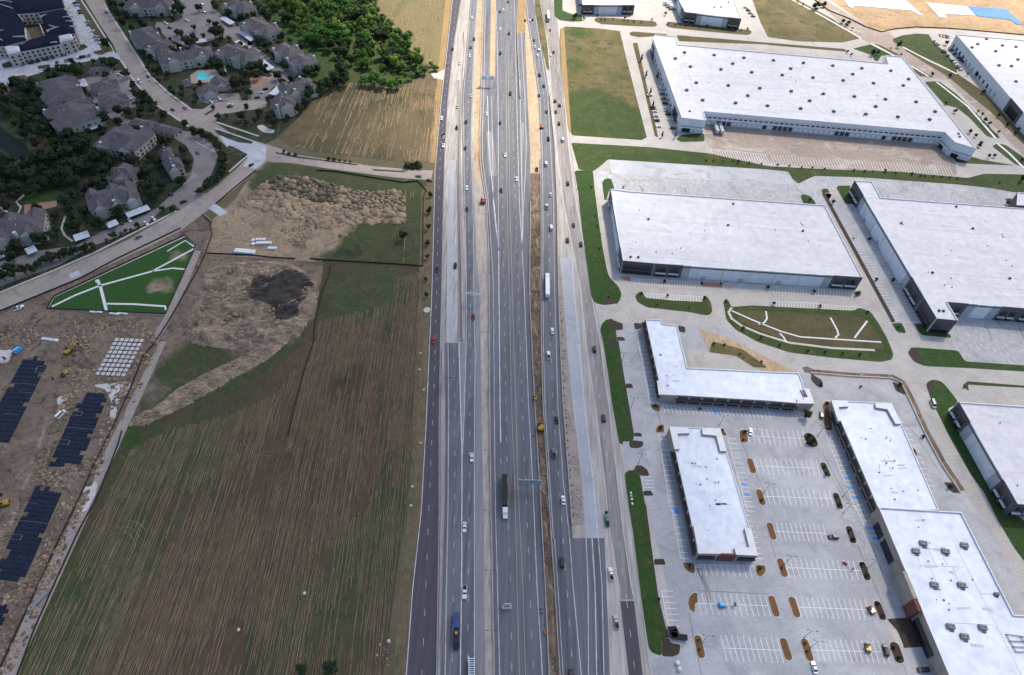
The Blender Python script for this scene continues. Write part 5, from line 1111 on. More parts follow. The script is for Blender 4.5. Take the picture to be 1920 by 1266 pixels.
# --- the navy-roofed apartment complex
def complex_block():
    H = 10.4
    e = empty('apartment_complex', T1(0, 0, 250, 400)); tag(e, 'three-storey cream apartment complex with navy roof and inner courtyard', 'building')
    def blockpx(px, h, m_w, m_r, n1='wall', n2='roof'):
        p = ccw(P([tp(0, 0, *q) for q in px], h)); k = len(p)
        obj(n1, [(q.x, q.y, 0) for q in p] + [(q.x, q.y, h) for q in p], [[i, (i + 1) % k, k + (i + 1) % k, k + i] for i in range(k)], M[m_w], e)
        c = sum(p, Vector()) / k
        obj(n2, [(q.x, q.y, h) for q in p] + [tuple(q.lerp(c, .25))[:2] + (h + 1.4,) for q in p], [[i, (i + 1) % k, k + (i + 1) % k, k + i] for i in range(k)] + [list(range(k, 2 * k))], M[m_r], e)
        return p
    fronts = []
    fronts.append(blockpx([(130, 355), (210, 300), (330, 270), (440, 250), (555, 262), (440, 330), (140, 388)], H, 'wall_cream', 'shingle_navy'))
    fronts.append(blockpx([(-180, 330), (-180, -60), (60, -60), (130, 100), (190, 200), (200, 300), (30, 345)], H, 'wall_cream', 'shingle_navy'))
    fronts.append(blockpx([(100, -60), (440, -60), (480, 60), (280, 95), (130, 105), (60, 20)], H, 'wall_cream', 'shingle_navy'))
    fronts.append(blockpx([(290, 100), (480, 62), (540, 160), (560, 250), (370, 262), (330, 180)], H, 'wall_cream', 'shingle_navy'))
    for px in ([(30, 350), (140, 345), (150, 385), (55, 405)], [(430, 275), (530, 255), (545, 292), (445, 315)], ):
        fronts.append(blockpx(px, H + 1.0, 'wall_cream', 'tpo', 'tower_wall', 'tower_roof'))
    for p in fronts:
        for a, b in face_cam(p):
            a = Vector((a.x, a.y, 0)); b = Vector((b.x, b.y, 0)); L = (b - a).length; n = int(L / 4)
            for i in range(n):
                for f_ in range(3): on_wall(e, a, b, (i + .5) * L / n - .9, (i + .5) * L / n + .9, 1.0 + 3.1 * f_, 2.8 + 3.1 * f_, .1, 'glass', 'window')
    # pale parapet fins that stick out of the dark roof
    for (x0, y0, x1, y1) in ((0, 15, 90, 25), (10, 45, 100, 75), (300, 135, 350, 120), (350, 240, 440, 210), (100, 285, 190, 280), (370, 200, 420, 215), (480, 80, 530, 60), (500, 110, 545, 95), (470, 140, 550, 130), (490, 170, 560, 165), (480, 50, 500, 30), (520, 210, 570, 200), (0, 240, 30, 235), (0, 300, 25, 310), (380, 330, 430, 322), (190, 225, 200, 300), (300, 190, 330, 265), (140, 120, 180, 165)):
        p, q = T1(0, 0, x0, y0, H), T1(0, 0, x1, y1, H); ribbon('roof_fin', [p, q], .7, H, M['trim'], e, None, 1.9)
    # courtyard walls
    court = ccw(T(0, 0, [(205, 215), (300, 195), (330, 270), (225, 290)]))
    flat('courtyard_floor', court, .1, M['verge'], None, e)
complex_block()
for o_ in [o for o in list(COL.objects) if o.parent is None and o.get('label')]:
    l_ = o_['label']
    for key, quad, hh_, n_ in (('beside the green highway verge', [(1150, 365), (1530, 392), (1590, 505), (1180, 480)], 10, 22), ('charcoal glazed corner tower', [(1640, 380), (1900, 400), (1920, 560), (1760, 550)], 11, 22), ('huge white-roofed', [(1250, 95), (1650, 125), (1740, 235), (1310, 200)], 11.5, 30), ('L-shaped', [(1225, 620), (1262, 620), (1275, 730), (1250, 730)], 6.5, 7), ('freestanding', [(1285, 830), (1345, 832), (1385, 1000), (1325, 1005)], 6.5, 16), ('long white-roofed shop row', [(1590, 790), (1660, 795), (1735, 940), (1665, 940)], 6.5, 18), ('large white-roofed store', [(1670, 975), (1790, 975), (1890, 1200), (1780, 1220)], 9, 26), ('grey and charcoal wall panels', [(1830, 780), (1930, 790), (1990, 920), (1900, 920)], 10, 10)):
        if key in l_: roof_bits(o_, quad, hh_, n_, n_ * 7)
# --- white carports
def carport(r_, c_, a, b, wid, label):
    z = 2.6; A, B = T1(r_, c_, *a, z), T1(r_, c_, *b, z); A.z = B.z = 0; d = B - A; X = d.length / 2; Y = wid / 2
    e = empty('carport', (A + B) / 2, math.atan2(d.y, d.x)); tag(e, label, 'carport', 'white metal carports of the apartments')
    mb = MB().add([(-X, -Y, z), (X, -Y, z), (X, Y, z + .35), (-X, Y, z + .35), (-X, -Y, z + .14), (X, -Y, z + .14), (X, Y, z + .49), (-X, Y, z + .49)], [[0, 3, 2, 1], [4, 5, 6, 7], [0, 1, 5, 4], [1, 2, 6, 5], [2, 3, 7, 6], [3, 0, 4, 7]])
    link('roof', mb.mesh('roof', [M['metal_white']]), e)
    n = max(2, int(X / 2.6))
    for i in range(n): 
        x = -X + .6 + i * (2 * X - 1.2) / (n - 1)
        mb = MB().tube((x, Y * .4, 0), (x, Y * .4, z + .3), .09); link('post', mb.mesh('post', [M['metal_grey']]), e)
CP = 'white metal carport '
for r_, c_, a, b, w, s in ((0, 0, (1650, 130), (1725, 178), 6, 'at the top of the chimneyed apartments court'), (0, 0, (1785, 235), (1880, 300), 6, 'longest in the court by the mown verge'), (0, 0, (1450, 310), (1532, 298), 6, 'under the dark tree clump of the court'), (0, 0, (1755, 305), (1808, 340), 5, 'half under a dark tree by the pool house'), (0, 0, (600, 590), (630, 645), 6, 'between the creek house and the garage pair'), (0, 0, (650, 760), (695, 745), 9, 'square, beside the widest roof'), (0, 0, (668, 950), (762, 922), 6, 'below the widest roof by the red drive'), (0, 0, (565, 1020), (625, 1003), 6, 'small, at the edge of the creek trees'),
                           (0, 1, (35, 455), (115, 515), 7, 'slanting beside the stepped roof house'), (0, 1, (120, 705), (185, 645), 7, 'at the cut field corner house'), (1, 0, (940, 335), (1105, 272), 6, 'longer of two at the street side house'), (1, 0, (795, 412), (872, 380), 6, 'shorter of two at the street side house'), (1, 0, (550, 505), (660, 468), 7, 'alone on the lawn beside the garden path'), (1, 0, (195, 605), (268, 575), 7, 'beside the clay patio house')):
    carport(r_, c_, a, b, w, CP + s)

for a, b, c in (((145, 965), (205, 1040), (200, 1090)), ((325, 985), (370, 1040), (345, 1085)), ((440, 990), (490, 1080), (500, 1110)), ((620, 1005), (690, 1075), (660, 1130)), ((750, 1020), (710, 1075), (690, 1110)), ((935, 1040), (990, 1100), (985, 1150)), ((1105, 1055), (1140, 1120), (1120, 1160)), ((1200, 1060), (1270, 1130), (1290, 1170)), ((10, 960), (60, 1050), (50, 1080))):
    ribbon('drain_line', T(0, 3, [a, b, c]), .8, .036, M['asphalt_worn'])
for a, b in (((1640, 960), (1720, 1060)), ((1700, 965), (1760, 1070)), ((1880, 980), (1899, 1030))): ribbon('drain_line', T(0, 2, [a, b]), .8, .036, M['asphalt_worn'])
rs = random.Random(8)
for i in range(46):      # tyre marks in the truck yards
    x = rs.uniform(880, 1880); y = 60 + (x - 880) * .075 + rs.uniform(0, 60)
    ribbon('tyre_mark', T(1, 2, [(x, y), (x + rs.uniform(10, 25), y + 30), (x + rs.uniform(18, 45), y + rs.uniform(50, 85))]), rs.uniform(.25, .6), .034, M['yard_mark'])
for i in range(26):
    x = rs.uniform(1420, 1900); y = 1110 + rs.uniform(0, 60)
    ribbon('tyre_mark', T(1, 3, [(x, y), (x + rs.uniform(20, 50), y + 45), (x + rs.uniform(50, 110), y + rs.uniform(80, 150))]), rs.uniform(.25, .6), .034, M['yard_mark'])
for i in range(22):
    x = rs.uniform(850, 1750); y = 110 + (x - 850) * .06 + rs.uniform(0, 40)
    ribbon('tyre_mark', T(1, 3, [(x, y), (x + rs.uniform(10, 30), y + 25), (x + rs.uniform(20, 50), y + rs.uniform(35, 55))]), rs.uniform(.25, .5), .034, M['yard_mark'])
flat('dry_bank', P([(1002, -5), (1012.5, -5), (1023, 51), (1031, 131), (1025.6, 131), (1011, 70), (1004, 22)]), .06, M['grass_dry'])
# ================================================================== PARKING: painted stalls and islands
def stalls(r_, c_, a, b, tick, n, both=False, w=.22, center=True, blue=(), lot='parking_stripes'):
    """white stall lines: a-b the base line, tick the far end of a stall relative to it (picture units)"""
    A, B = tp(r_, c_, *a), tp(r_, c_, *b); v = []; f = []
    def seg(p, q):
        vv, ff = line_quads([at(*p), at(*q)], w, .062); k = len(v); v.extend(vv); f.extend([[k + i for i in g] for g in ff])
    for i in range(n + 1):
        t = i / n; p = (A[0] + (B[0] - A[0]) * t, A[1] + (B[1] - A[1]) * t)
        seg((p[0] - tick[0] / K, p[1] - tick[1] / K) if both else p, (p[0] + tick[0] / K, p[1] + tick[1] / K))
    if center: seg(A, B)
    tag(obj(lot, v, f, M['stripe']), kind='structure')
    for i in blue:
        t = (i + .5) / n; p = (A[0] + (B[0] - A[0]) * t + tick[0] / K * .5, A[1] + (B[1] - A[1]) * t + tick[1] / K * .5)
        u = (B[0] - A[0]) / n * .3, (B[1] - A[1]) / n * .3; q = tick[0] / K * .28, tick[1] / K * .28
        flat('accessible_bay_mark', P([(p[0] - u[0] - q[0], p[1] - u[1] - q[1]), (p[0] + u[0] - q[0], p[1] + u[1] - q[1]), (p[0] + u[0] + q[0], p[1] + u[1] + q[1]), (p[0] - u[0] + q[0], p[1] - u[1] + q[1])]), .066, M['paint_blue'])
stalls(2, 3, (-185, 700), (270, 722), (14, 58), 12, True)
stalls(2, 3, (-120, 925), (372, 942), (16, 60), 13, True)
stalls(2, 3, (-40, 1150), (470, 1168), (17, 62), 13, True)
stalls(3, 3, (45, 200), (425, 215), (18, 66), 11, True)
stalls(3, 3, (140, 468), (690, 492), (20, 72), 14, True)
stalls(3, 3, (230, 763), (740, 780), (22, 78), 13, True)
stalls(3, 3, (320, 1080), (880, 1095), (25, 84), 14, True)
stalls(3, 2, (1385, 735), (1899, 752), (22, 82), 12, True)
stalls(3, 2, (1570, 1065), (1990, 1082), (25, 95), 10, True)
stalls(2, 2, (935, 0), (1022, 455), (64, 4), 14)
stalls(2, 2, (1115, 472), (1899, 518), (22, 60), 26, blue=(12, 13))
stalls(2, 3, (0, 500), (225, 512), (22, 62), 8)
stalls(2, 2, (1085, 690), (1178, 1260), (66, 4), 15, blue=(14,))
stalls(3, 2, (1185, 30), (1250, 400), (66, 4), 8, blue=(0,))
stalls(2, 2, (1600, 720), (1745, 1260), (62, 4), 15, blue=(9, 11))
stalls(3, 2, (1690, 0), (1810, 400), (55, 4), 10)
stalls(3, 2, (1382, 445), (1800, 458), (22, 84), 10)
stalls(2, 3, (432, 700), (650, 1250), (64, 4), 15, blue=(8, 10, 12))
stalls(3, 3, (640, 0), (770, 270), (68, 4), 7, blue=(4, 6))
stalls(2, 2, (960, 1005), (980, 1110), (80, 2), 4)
stalls(3, 2, (1110, 640), (1160, 900), (85, 4), 6)
stalls(2, 3, (985, 600), (1200, 1110), (50, 8), 12)
stalls(1, 2, (890, 800), (1130, 815), (0, 45), 13); stalls(1, 2, (1150, 815), (1380, 828), (0, 45), 12); stalls(1, 2, (1580, 838), (1880, 858), (0, 45), 15)
stalls(1, 2, (985, 910), (1410, 935), (0, 42), 20); stalls(1, 3, (40, 855), (330, 872), (2, 48), 13); stalls(1, 3, (350, 880), (620, 898), (2, 48), 12)
stalls(1, 3, (60, 968), (380, 985), (2, 48), 14); stalls(1, 3, (400, 995), (690, 1012), (2, 48), 13)
stalls(1, 3, (620, 510), (780, 800), (60, 4), 14, center=False); stalls(1, 3, (790, 830), (920, 1110), (60, 4), 12, center=False)
stalls(1, 3, (770, 530), (900, 790), (55, 4), 11, center=False); stalls(1, 3, (935, 830), (1080, 1120), (55, 4), 11, center=False)
stalls(0, 2, (1475, 1105), (1899, 1150), (30, 72), 22, w=.35); stalls(0, 3, (0, 1150), (1340, 1230), (30, 66), 62, w=.3, center=False)
stalls(1, 0, (1330, 60), (1420, 10), (45, 35), 6); stalls(0, 0, (1430, 1040), (1590, 1130), (35, -25), 10)
stalls(0, 0, (940, 560), (1000, 780), (-40, 12), 9); stalls(2, 2, (1750, 650), (1880, 655), (16, 60), 4)
# sawcut joints in the lot
for r_, c_, pts in ((3, 2, [(1310, 800), (1405, 1266)]), (3, 3, [(20, 270), (60, 400)]), (2, 3, [(410, 840), (560, 1120), (640, 1266)]), (3, 3, [(660, 300), (830, 690), (1030, 1266)]), (3, 3, [(760, 280), (950, 790)]), (2, 2, [(1700, 740), (1830, 1040)]), (2, 2, [(930, 60), (1080, 520), (1240, 1266)]), (1, 2, [(880, 828), (1380, 860), (1899, 900)]), (1, 2, [(1580, 880), (1899, 902)]), (0, 2, [(930, 640), (1110, 655)]), (3, 2, [(1380, 640), (1899, 665)]), (2, 3, [(740, 370), (900, 450), (1100, 700), (1290, 1000)])):
    ribbon('joint_line', T(r_, c_, pts), .22, .045, M['tar'])
flat('dark_streak', rounded(T(3, 2, [(1365, 470), (1400, 470), (1470, 640), (1478, 740), (1455, 735), (1420, 600)]), 1.5), .05, M['asphalt_worn'])  # long dark-grey streak across the stalls
flat('bare_patch', T(3, 3, [(885, 850), (1080, 835), (1160, 1055), (1010, 1065), (960, 960)]), .052, M['mulch_dark'])
flat('broken_edge', rounded(T(3, 3, [(880, 850), (960, 940), (1010, 1060), (960, 1040), (890, 930)]), 1), .056, M['walk'])
_isl = 0
def island(r_, c_, a, b, w, m='mulch', curve=None):
    w *= .85
    A, B = T1(r_, c_, *a), T1(r_, c_, *b); d = (B - A); d.normalize(); nn = Vector((-d.y, d.x, 0)) * (w / 2); pts = []
    for k in range(9):
        t = math.pi * (k / 8); pts.append(B + d * (math.sin(t) * w / 2) * .9 - d * w * .4 + nn * -math.cos(t))
    for k in range(9):
        t = math.pi * (k / 8); pts.append(A - d * (math.sin(t) * w / 2) * .9 + d * w * .4 + nn * math.cos(t))
    slab('parking_island', pts, 0, .16, [M['kerb'], M['kerb']], kind='structure')
    c = (A + B) / 2; inner = [c + (p - c) * (1 - .5 / max(1.0, (p - c).length)) for p in pts]
    flat('island_mulch', inner, .19, M[m])
for q in ((2, 2, (1715, 655), (1722, 755), 5.5), (2, 2, (1758, 865), (1795, 985), 4), (2, 2, (1825, 1095), (1865, 1222), 4), (3, 3, (5, 130), (45, 268), 4), (3, 3, (82, 395), (130, 545), 4), (3, 3, (18, 672), (68, 840), 4), (3, 3, (168, 680), (222, 845), 4), (3, 3, (105, 985), (160, 1165), 4.2), (3, 3, (262, 990), (318, 1170), 4.2), (3, 2, (1372, 965), (1410, 1148), 4.2)):
    island(*q)
for q in ((3, 3, (592, 155), (640, 295), 4.2), (3, 3, (690, 420), (745, 570), 4.2), (3, 3, (800, 710), (860, 865), 4.2), (3, 3, (925, 1015), (985, 1185), 5.5), (2, 3, (290, 680), (345, 790), 8), (2, 3, (400, 895), (450, 1012), 4.2), (2, 3, (495, 1120), (540, 1250), 4.2)):
    island(*q, m='mulch_dark')
for r_, c_, px in ((2, 2, [(1063, 680), (1068, 640), (1095, 617), (1130, 615), (1132, 680)]), (2, 2, [(1018, 468), (1095, 470), (1102, 530), (1050, 515)]), (2, 2, [(1520, 640), (1560, 650), (1600, 700), (1565, 705)]), (3, 2, [(1258, 425), (1355, 430), (1362, 520), (1310, 505), (1275, 470)]), (3, 2, [(1800, 445), (1880, 448), (1885, 500), (1850, 540), (1815, 530)]), (3, 2, [(1378, 648), (1345, 648), (1308, 690), (1302, 740), (1320, 790), (1355, 815), (1358, 735), (1380, 730)]), (2, 3, [(400, 470), (425, 430), (460, 440), (470, 560), (480, 680), (420, 670), (412, 600), (420, 540)]), (2, 3, [(1042, 792), (1090, 795), (1115, 852), (1070, 850)]), (1, 2, [(790, 785), (878, 785), (882, 828), (820, 808)]), (1, 2, [(1380, 822), (1560, 835), (1575, 878), (1392, 862)])):
    p = rounded(T(r_, c_, px), 1.2); slab('parking_island', p, 0, .16, [M['kerb'], M['kerb']], kind='structure')
    cc = sum(p, Vector()) / len(p); flat('island_mulch', [cc + (q - cc) * .9 for q in p], .19, M['red_clay' if r_ == 1 else 'mulch'])
for r_, c_, px in ((2, 3, [(320, 240), (400, 290), (410, 345), (370, 340), (320, 290)]), (2, 3, [(920, 300), (1000, 330), (1020, 400), (950, 370)]), (2, 3, [(1300, 1045), (1370, 1050), (1415, 1130), (1360, 1120)]), (1, 2, [(1225, 1150), (1285, 1160), (1285, 1205), (1240, 1195)])):
    green(T(r_, c_, px), 'mulch_dark', name='mulch_bed', r=1.2, h=.17)

# ================================================================== VEGETATION
def crown_mesh(name, seed, kind='round', n=430, m='leaf_dark'):
    """leaf clumps spread through a unit crown: radius 1, from z = 0 up to about 1.8"""
    rnd = random.Random(seed); v = []; f = []
    lobes = []
    for k in range(9 if kind == 'round' else 5):
        a = rnd.uniform(0, 6.283); r = rnd.uniform(.15, .62); z = rnd.uniform(.35, 1.15)
        if kind == 'tall': r *= .5; z = .3 + k * .42
        lobes.append((Vector((r * math.cos(a), r * math.sin(a), z)), rnd.uniform(.32, .55) * (1 if kind != 'tall' else .9)))
    lobes.append((Vector((0, 0, .85)), .6))
    for k in range(n):
        c, R_ = lobes[k % len(lobes)]
        d = Vector((rnd.gauss(0, 1), rnd.gauss(0, 1), rnd.gauss(.25, 1))).normalized()
        p = c + d * R_ * rnd.uniform(.55, 1.05)
        s = rnd.uniform(.07, .16)
        nrm = (d + Vector((rnd.uniform(-.7, .7), rnd.uniform(-.7, .7), rnd.uniform(-.4, .8)))).normalized()
        u = nrm.orthogonal().normalized(); w = nrm.cross(u); q = rnd.uniform(0, 6.28)
        u, w = u * math.cos(q) + w * math.sin(q), w * math.cos(q) - u * math.sin(q)
        i = len(v); v += [p + u * s, p + w * s * .8, p - u * s * .9, p - w * s * .7]; f.append([i, i + 1, i + 2, i + 3])
    # a dark inner mass keeps the crown from being see-through
    for c, R_ in lobes:
        i = len(v); r = R_ * .72
        bm = [(0, 0, 1), (.9, 0, .3), (.28, .85, .3), (-.73, .53, .3), (-.73, -.53, .3), (.28, -.85, .3), (.73, .53, -.4), (-.28, .85, -.4), (-.9, 0, -.4), (-.28, -.85, -.4), (.73, -.53, -.4), (0, 0, -1)]
        v += [c + Vector(b) * r * rnd.uniform(.85, 1.1) for b in bm]
        for t in ((0, 1, 2), (0, 2, 3), (0, 3, 4), (0, 4, 5), (0, 5, 1), (1, 6, 2), (2, 6, 7), (2, 7, 3), (3, 7, 8), (3, 8, 4), (4, 8, 9), (4, 9, 5), (5, 9, 10), (5, 10, 1), (1, 10, 6), (11, 7, 6), (11, 8, 7), (11, 9, 8), (11, 10, 9), (11, 6, 10)): f.append([i + a for a in t])
    return mesh(name, v, f, M[m])
CR = {}
for m in ('leaf_dark', 'leaf_mid', 'leaf_bright'):
    CR[m] = [crown_mesh('crown', 31 + k, 'round', 420, m) for k in range(5)]
    CR[m + '_tall'] = [crown_mesh('crown', 71 + k, 'tall', 300, m) for k in range(2)]
def trunk_mesh():
    mb = MB(); mb.tube((0, 0, 0), (0, 0, .62), .06, .04, 6); 
    for k in range(4):
        a = k * 1.6 + .3; mb.tube((0, 0, .42 + .05 * k), (.3 * math.cos(a), .3 * math.sin(a), .85), .03, .012, 5)
    return mb.mesh('trunk', [M['bark']])
TR = trunk_mesh()
YL = 'young dark tree planted on the '
def tree(p, r, m='leaf_dark', label='', group=None, hgt=1.0, name='tree', cat='tree', tall=False, base=None):
    e = empty(name, (p.x, p.y, base if base is not None else .02), random.uniform(0, 6.28)); tag(e, label, cat, group)
    hh = r * hgt * random.uniform(.9, 1.1); lift = .35 * r if name != 'shrub' else 0
    c = link('crown', random.choice(CR[m + '_tall' if tall else m]), e, (0, 0, lift), 0, (r, r, hh))
    t = link('trunk', TR, e, (0, 0, -.1), 0, (r * 1.3, r * 1.3, lift / .62 + hh * .7))
    return e
def trees(r_, c_, lst, m, label, group=None, hgt=1.0, name='tree', cat='tree', tall=False, base=None):
    if label.startswith(('young', YL)): name = 'young_tree'
    if 'bush' in label: name, cat = 'bush', 'bush'
    for x, y, r in lst:
        pxm = CAM_H / 285.4 * (lambda q: (at(q[0] + 1, q[1]) - at(*q)).length)(tp(r_, c_, x, y))
        rad = r / K * pxm
        p = T1(r_, c_, x, y, rad * 1.0 if name != 'shrub' else .3)
        tree(p, rad, m, label, group, hgt, name, cat, tall, base)
def scatter(poly, n, r0, r1, m, label, group, mind=.62, seed=1, avoid=(), hgt=1.0):
    rnd = random.Random(seed); pts = []; xs = [p.x for p in poly]; ys = [p.y for p in poly]; tries = 0
    while len(pts) < n and tries < n * 60:
        tries += 1; p = Vector((rnd.uniform(min(xs), max(xs)), rnd.uniform(min(ys), max(ys)), 0)); r = rnd.uniform(r0, r1)
        if not inside(p, poly) or any((p - q).length < (r + s) * mind for q, s in pts): continue
        pts.append((p, r))
    nm = 'wood_tree' if 'wood' in group else ('creek_tree' if 'creek' in group else ('bush' if 'bush' in label else 'tree'))
    for p, r in pts:
        tree(p, r, m if isinstance(m, str) else rnd.choice(m), label, group, hgt * rnd.uniform(.85, 1.2), nm, 'bush' if nm == 'bush' else 'tree')
    return pts
# the wood beyond the cut field
WL = 'leafy green tree in the dense wood between the fields'; WG = 'trees of the dense wood'
scatter(P([(495, -25), (600, -25), (705, -25), (712, 20), (722, 45), (740, 68), (770, 88), (795, 118), (795, 132), (735, 132), (690, 118), (640, 112), (590, 92), (545, 55), (505, 20)]), 225, 3.6, 7.2, ['leaf_mid', 'leaf_mid', 'leaf_dark', 'leaf_bright'], WL, WG, .44, 5, hgt=1.0)
trees(0, 1, [(600, 190, 62), (1180, 440, 45), (1100, 500, 38), (1200, 380, 35), (830, 150, 45), (880, 230, 40)], 'leaf_bright', 'bright yellow-green tree standing out at the edge of the wood', 'bright trees of the wood')
trees(0, 1, [(870, 570, 70), (800, 580, 55), (930, 600, 55), (1040, 610, 60), (1000, 620, 40)], 'leaf_mid', 'big bush clump between the wood and the cut field', 'bushes at the head of the cut field', .75)
trees(0, 1, [(640, 520, 65), (590, 580, 65), (660, 590, 55), (540, 620, 60), (480, 640, 60), (430, 640, 50), (400, 690, 55), (370, 750, 45), (320, 800, 45), (620, 470, 50), (700, 440, 45), (650, 400, 45), (600, 380, 45), (560, 330, 45), (500, 290, 40), (450, 250, 40)], 'leaf_dark', 'dark tree along the field edge behind the corner apartments', 'dark trees along the field edge')
trees(0, 1, [(820, 450, 60), (940, 490, 35), (1250, 510, 45), (1325, 490, 35), (1060, 480, 40), (1150, 560, 38), (1210, 530, 35), (760, 470, 40), (1300, 470, 25)], 'leaf_mid', 'round bush in the scrub at the foot of the wood', 'scrub bushes below the wood', .7)
scatter(T(0, 1, [(740, 440), (1000, 460), (1240, 520), (1200, 570), (1000, 560), (780, 540)]), 26, 1.5, 2.8, ['leaf_mid', 'leaf_dark'], 'small bush in the scrub strip below the wood', 'small scrub bushes', .9, 9, hgt=.7)
# dark trees of the creek and apartments
CG = 'dark trees of the creek bank'; CL = 'dark broad tree in the mass along the creek and pond'
scatter(P([(0, 165), (70, 150), (95, 190), (110, 235), (110, 262), (75, 262), (45, 230), (0, 225)]), 24, 4, 7, 'leaf_dark', CL, CG, .55, 3)
scatter(P([(60, 262), (100, 240), (140, 250), (180, 275), (215, 290), (280, 295), (320, 330), (250, 345), (215, 330), (150, 338), (130, 355), (60, 350), (30, 330), (65, 300), (110, 290)]), 46, 4, 7, 'leaf_dark', CL, CG, .55, 4)
scatter(P([(0, 300), (30, 310), (40, 340), (95, 350), (90, 372), (50, 362), (0, 372)]), 16, 4, 7, 'leaf_dark', CL, CG, .55, 14)
AL = 'dark round tree standing among the apartment houses'; AG = 'dark trees among the apartment houses'
trees(0, 0, [(575, 530, 72), (830, 470, 48), (550, 600, 45), (600, 680, 48), (780, 548, 34), (930, 545, 40), (985, 630, 35), (760, 870, 55), (880, 820, 48), (950, 830, 40), (870, 900, 42), (1010, 955, 40), (960, 945, 28), (700, 830, 45), (1220, 1040, 55), (1360, 1110, 42), (1280, 370, 42), (1200, 320, 30), (1390, 1200, 45), (820, 1090, 50), (640, 1060, 60), (590, 1090, 50), (500, 1000, 55),
               (1330, 70, 60), (870, 90, 45), (830, 30, 45), (1470, 55, 35), (1390, 300, 55), (1440, 280, 40), (1340, 250, 35), (1440, 205, 26), (1310, 235, 30), (1510, 270, 24), (1590, 240, 50), (1640, 230, 45), (1600, 185, 35), (1550, 160, 20), (1600, 40, 40), (1690, 100, 35), (1780, 325, 30), (1570, 450, 35), (1480, 475, 24), (1620, 480, 50), (1240, 550, 30), (1150, 520, 35), (1260, 650, 24), (1345, 705, 30), (1440, 760, 24), (1740, 620, 55), (1820, 610, 40), (1840, 680, 40), (1830, 790, 28), (1680, 860, 20), (1825, 910, 28), (1580, 800, 22), (1060, 395, 28), (1105, 460, 14), (900, 165, 20), (1860, 500, 45), (1800, 540, 40), (1899, 560, 40)], 'leaf_dark', AL, AG)
trees(0, 0, [(1050, 700, 58), (1120, 755, 50), (1130, 810, 42), (1040, 820, 35), (1000, 690, 35), (1210, 850, 40), (1370, 915, 32), (1440, 975, 42), (1490, 985, 40), (1540, 1005, 38), (1590, 1040, 40), (1620, 1090, 42), (1640, 1140, 40), (1650, 1190, 42), (1650, 1240, 42)], 'leaf_dark', 'dark tree in the planted strip along the curving tan street', 'trees along the curving street')
trees(0, 1, [(70, 330, 50), (130, 410, 38), (215, 490, 42), (160, 555, 40), (200, 610, 36), (20, 480, 50), (60, 510, 40), (390, 520, 55), (450, 510, 40), (150, 190, 50), (190, 270, 35), (330, 350, 35), (90, 130, 40), (50, 90, 40), (10, 50, 40), (40, 150, 30), (20, 830, 40), (130, 900, 45), (230, 870, 28), (90, 870, 30), (10, 290, 40)], 'leaf_dark', 'dark round tree in the court behind the mown verge', 'dark trees of the verge side courts')
trees(1, 0, [(710, 380, 70), (880, 300, 58), (1140, 160, 75), (1080, 110, 60), (1180, 100, 55), (1335, 70, 52), (400, 470, 68), (110, 550, 70), (560, 400, 60), (840, 480, 34), (1015, 405, 28), (930, 445, 18), (970, 440, 14), (480, 220, 60), (540, 170, 50), (430, 80, 50), (380, 40, 60), (640, 130, 50), (700, 90, 60), (780, 60, 50), (860, 40, 55), (80, 640, 50), (1200, 280, 26), (1280, 285, 28), (560, 80, 55), (510, 290, 40), (400, 330, 45), (800, 130, 40), (960, 20, 45), (1020, 40, 40)], 'leaf_dark', 'dark spreading tree beside the lower apartment houses', 'dark trees of the lower apartments')
trees(1, 0, [(60, 720, 55), (10, 780, 55), (90, 770, 50), (170, 740, 50), (230, 720, 45), (320, 660, 50), (380, 650, 42), (430, 640, 40), (480, 610, 45), (530, 600, 42), (580, 580, 42), (630, 570, 40), (690, 560, 34), (-40, 830, 60), (360, 620, 30), (280, 690, 40)], 'leaf_dark', 'dark tree in the hedge row along the lower tan street', 'hedge row trees of the lower street')
trees(1, 0, [(1545, 85, 40), (1600, 50, 42), (1640, 10, 40), (1520, 115, 30), (1480, 150, 32), (1580, 70, 40)], 'leaf_dark', 'dark hedge tree beside the curved car park', 'hedge trees of the curved car park')
# garden trees scattered on the apartment lawns, clear of houses, streets and courts
HOUSES = [(Vector((o.location.x, o.location.y, 0)), max([abs(v.co.x) for c in o.children if c.name.startswith('wall') for v in c.data.vertices] + [6])) for o in COL.objects if o.name.startswith(('apartment_house', 'garage', 'clubhouse', 'pool_hut', 'carport', 'tree', 'creek_tree'))]
KEEP = [[Vector(v.co) for v in o.data.vertices] for o in COL.objects if o.name.startswith(('street', 'access_street', 'complex_lot', 'parking_court', 'pool', 'pond', 'patio', 'sidewalk', 'playground')) and o.type == 'MESH' and len(o.data.polygons) == 1]
rg = random.Random(12); got = []; t_ = 0; AP_ = P([(40, 120), (200, 110), (215, 0), (470, -10), (590, 130), (600, 170), (520, 250), (470, 250), (430, 320), (330, 392), (160, 476), (0, 540), (0, 180)])
xs_ = [p.x for p in AP_]; ys_ = [p.y for p in AP_]
while len(got) < 150 and t_ < 6000:
    t_ += 1; p = Vector((rg.uniform(min(xs_), max(xs_)), rg.uniform(min(ys_), max(ys_)), 0)); r = rg.uniform(2.0, 4.8)
    if not inside(p, AP_) or any((p - c).length < hr * .62 + r for c, hr in HOUSES) or any(inside(p, k_) or edge_dist(p, k_) < r * .6 for k_ in KEEP) or any((p - q).length < (r + s_) * .75 for q, s_ in got): continue
    got.append((p, r)); tree(p, r, 'leaf_dark', 'small garden tree on the lawns between the apartment houses', 'garden trees of the apartments', rg.uniform(.9, 1.3), 'garden_tree')
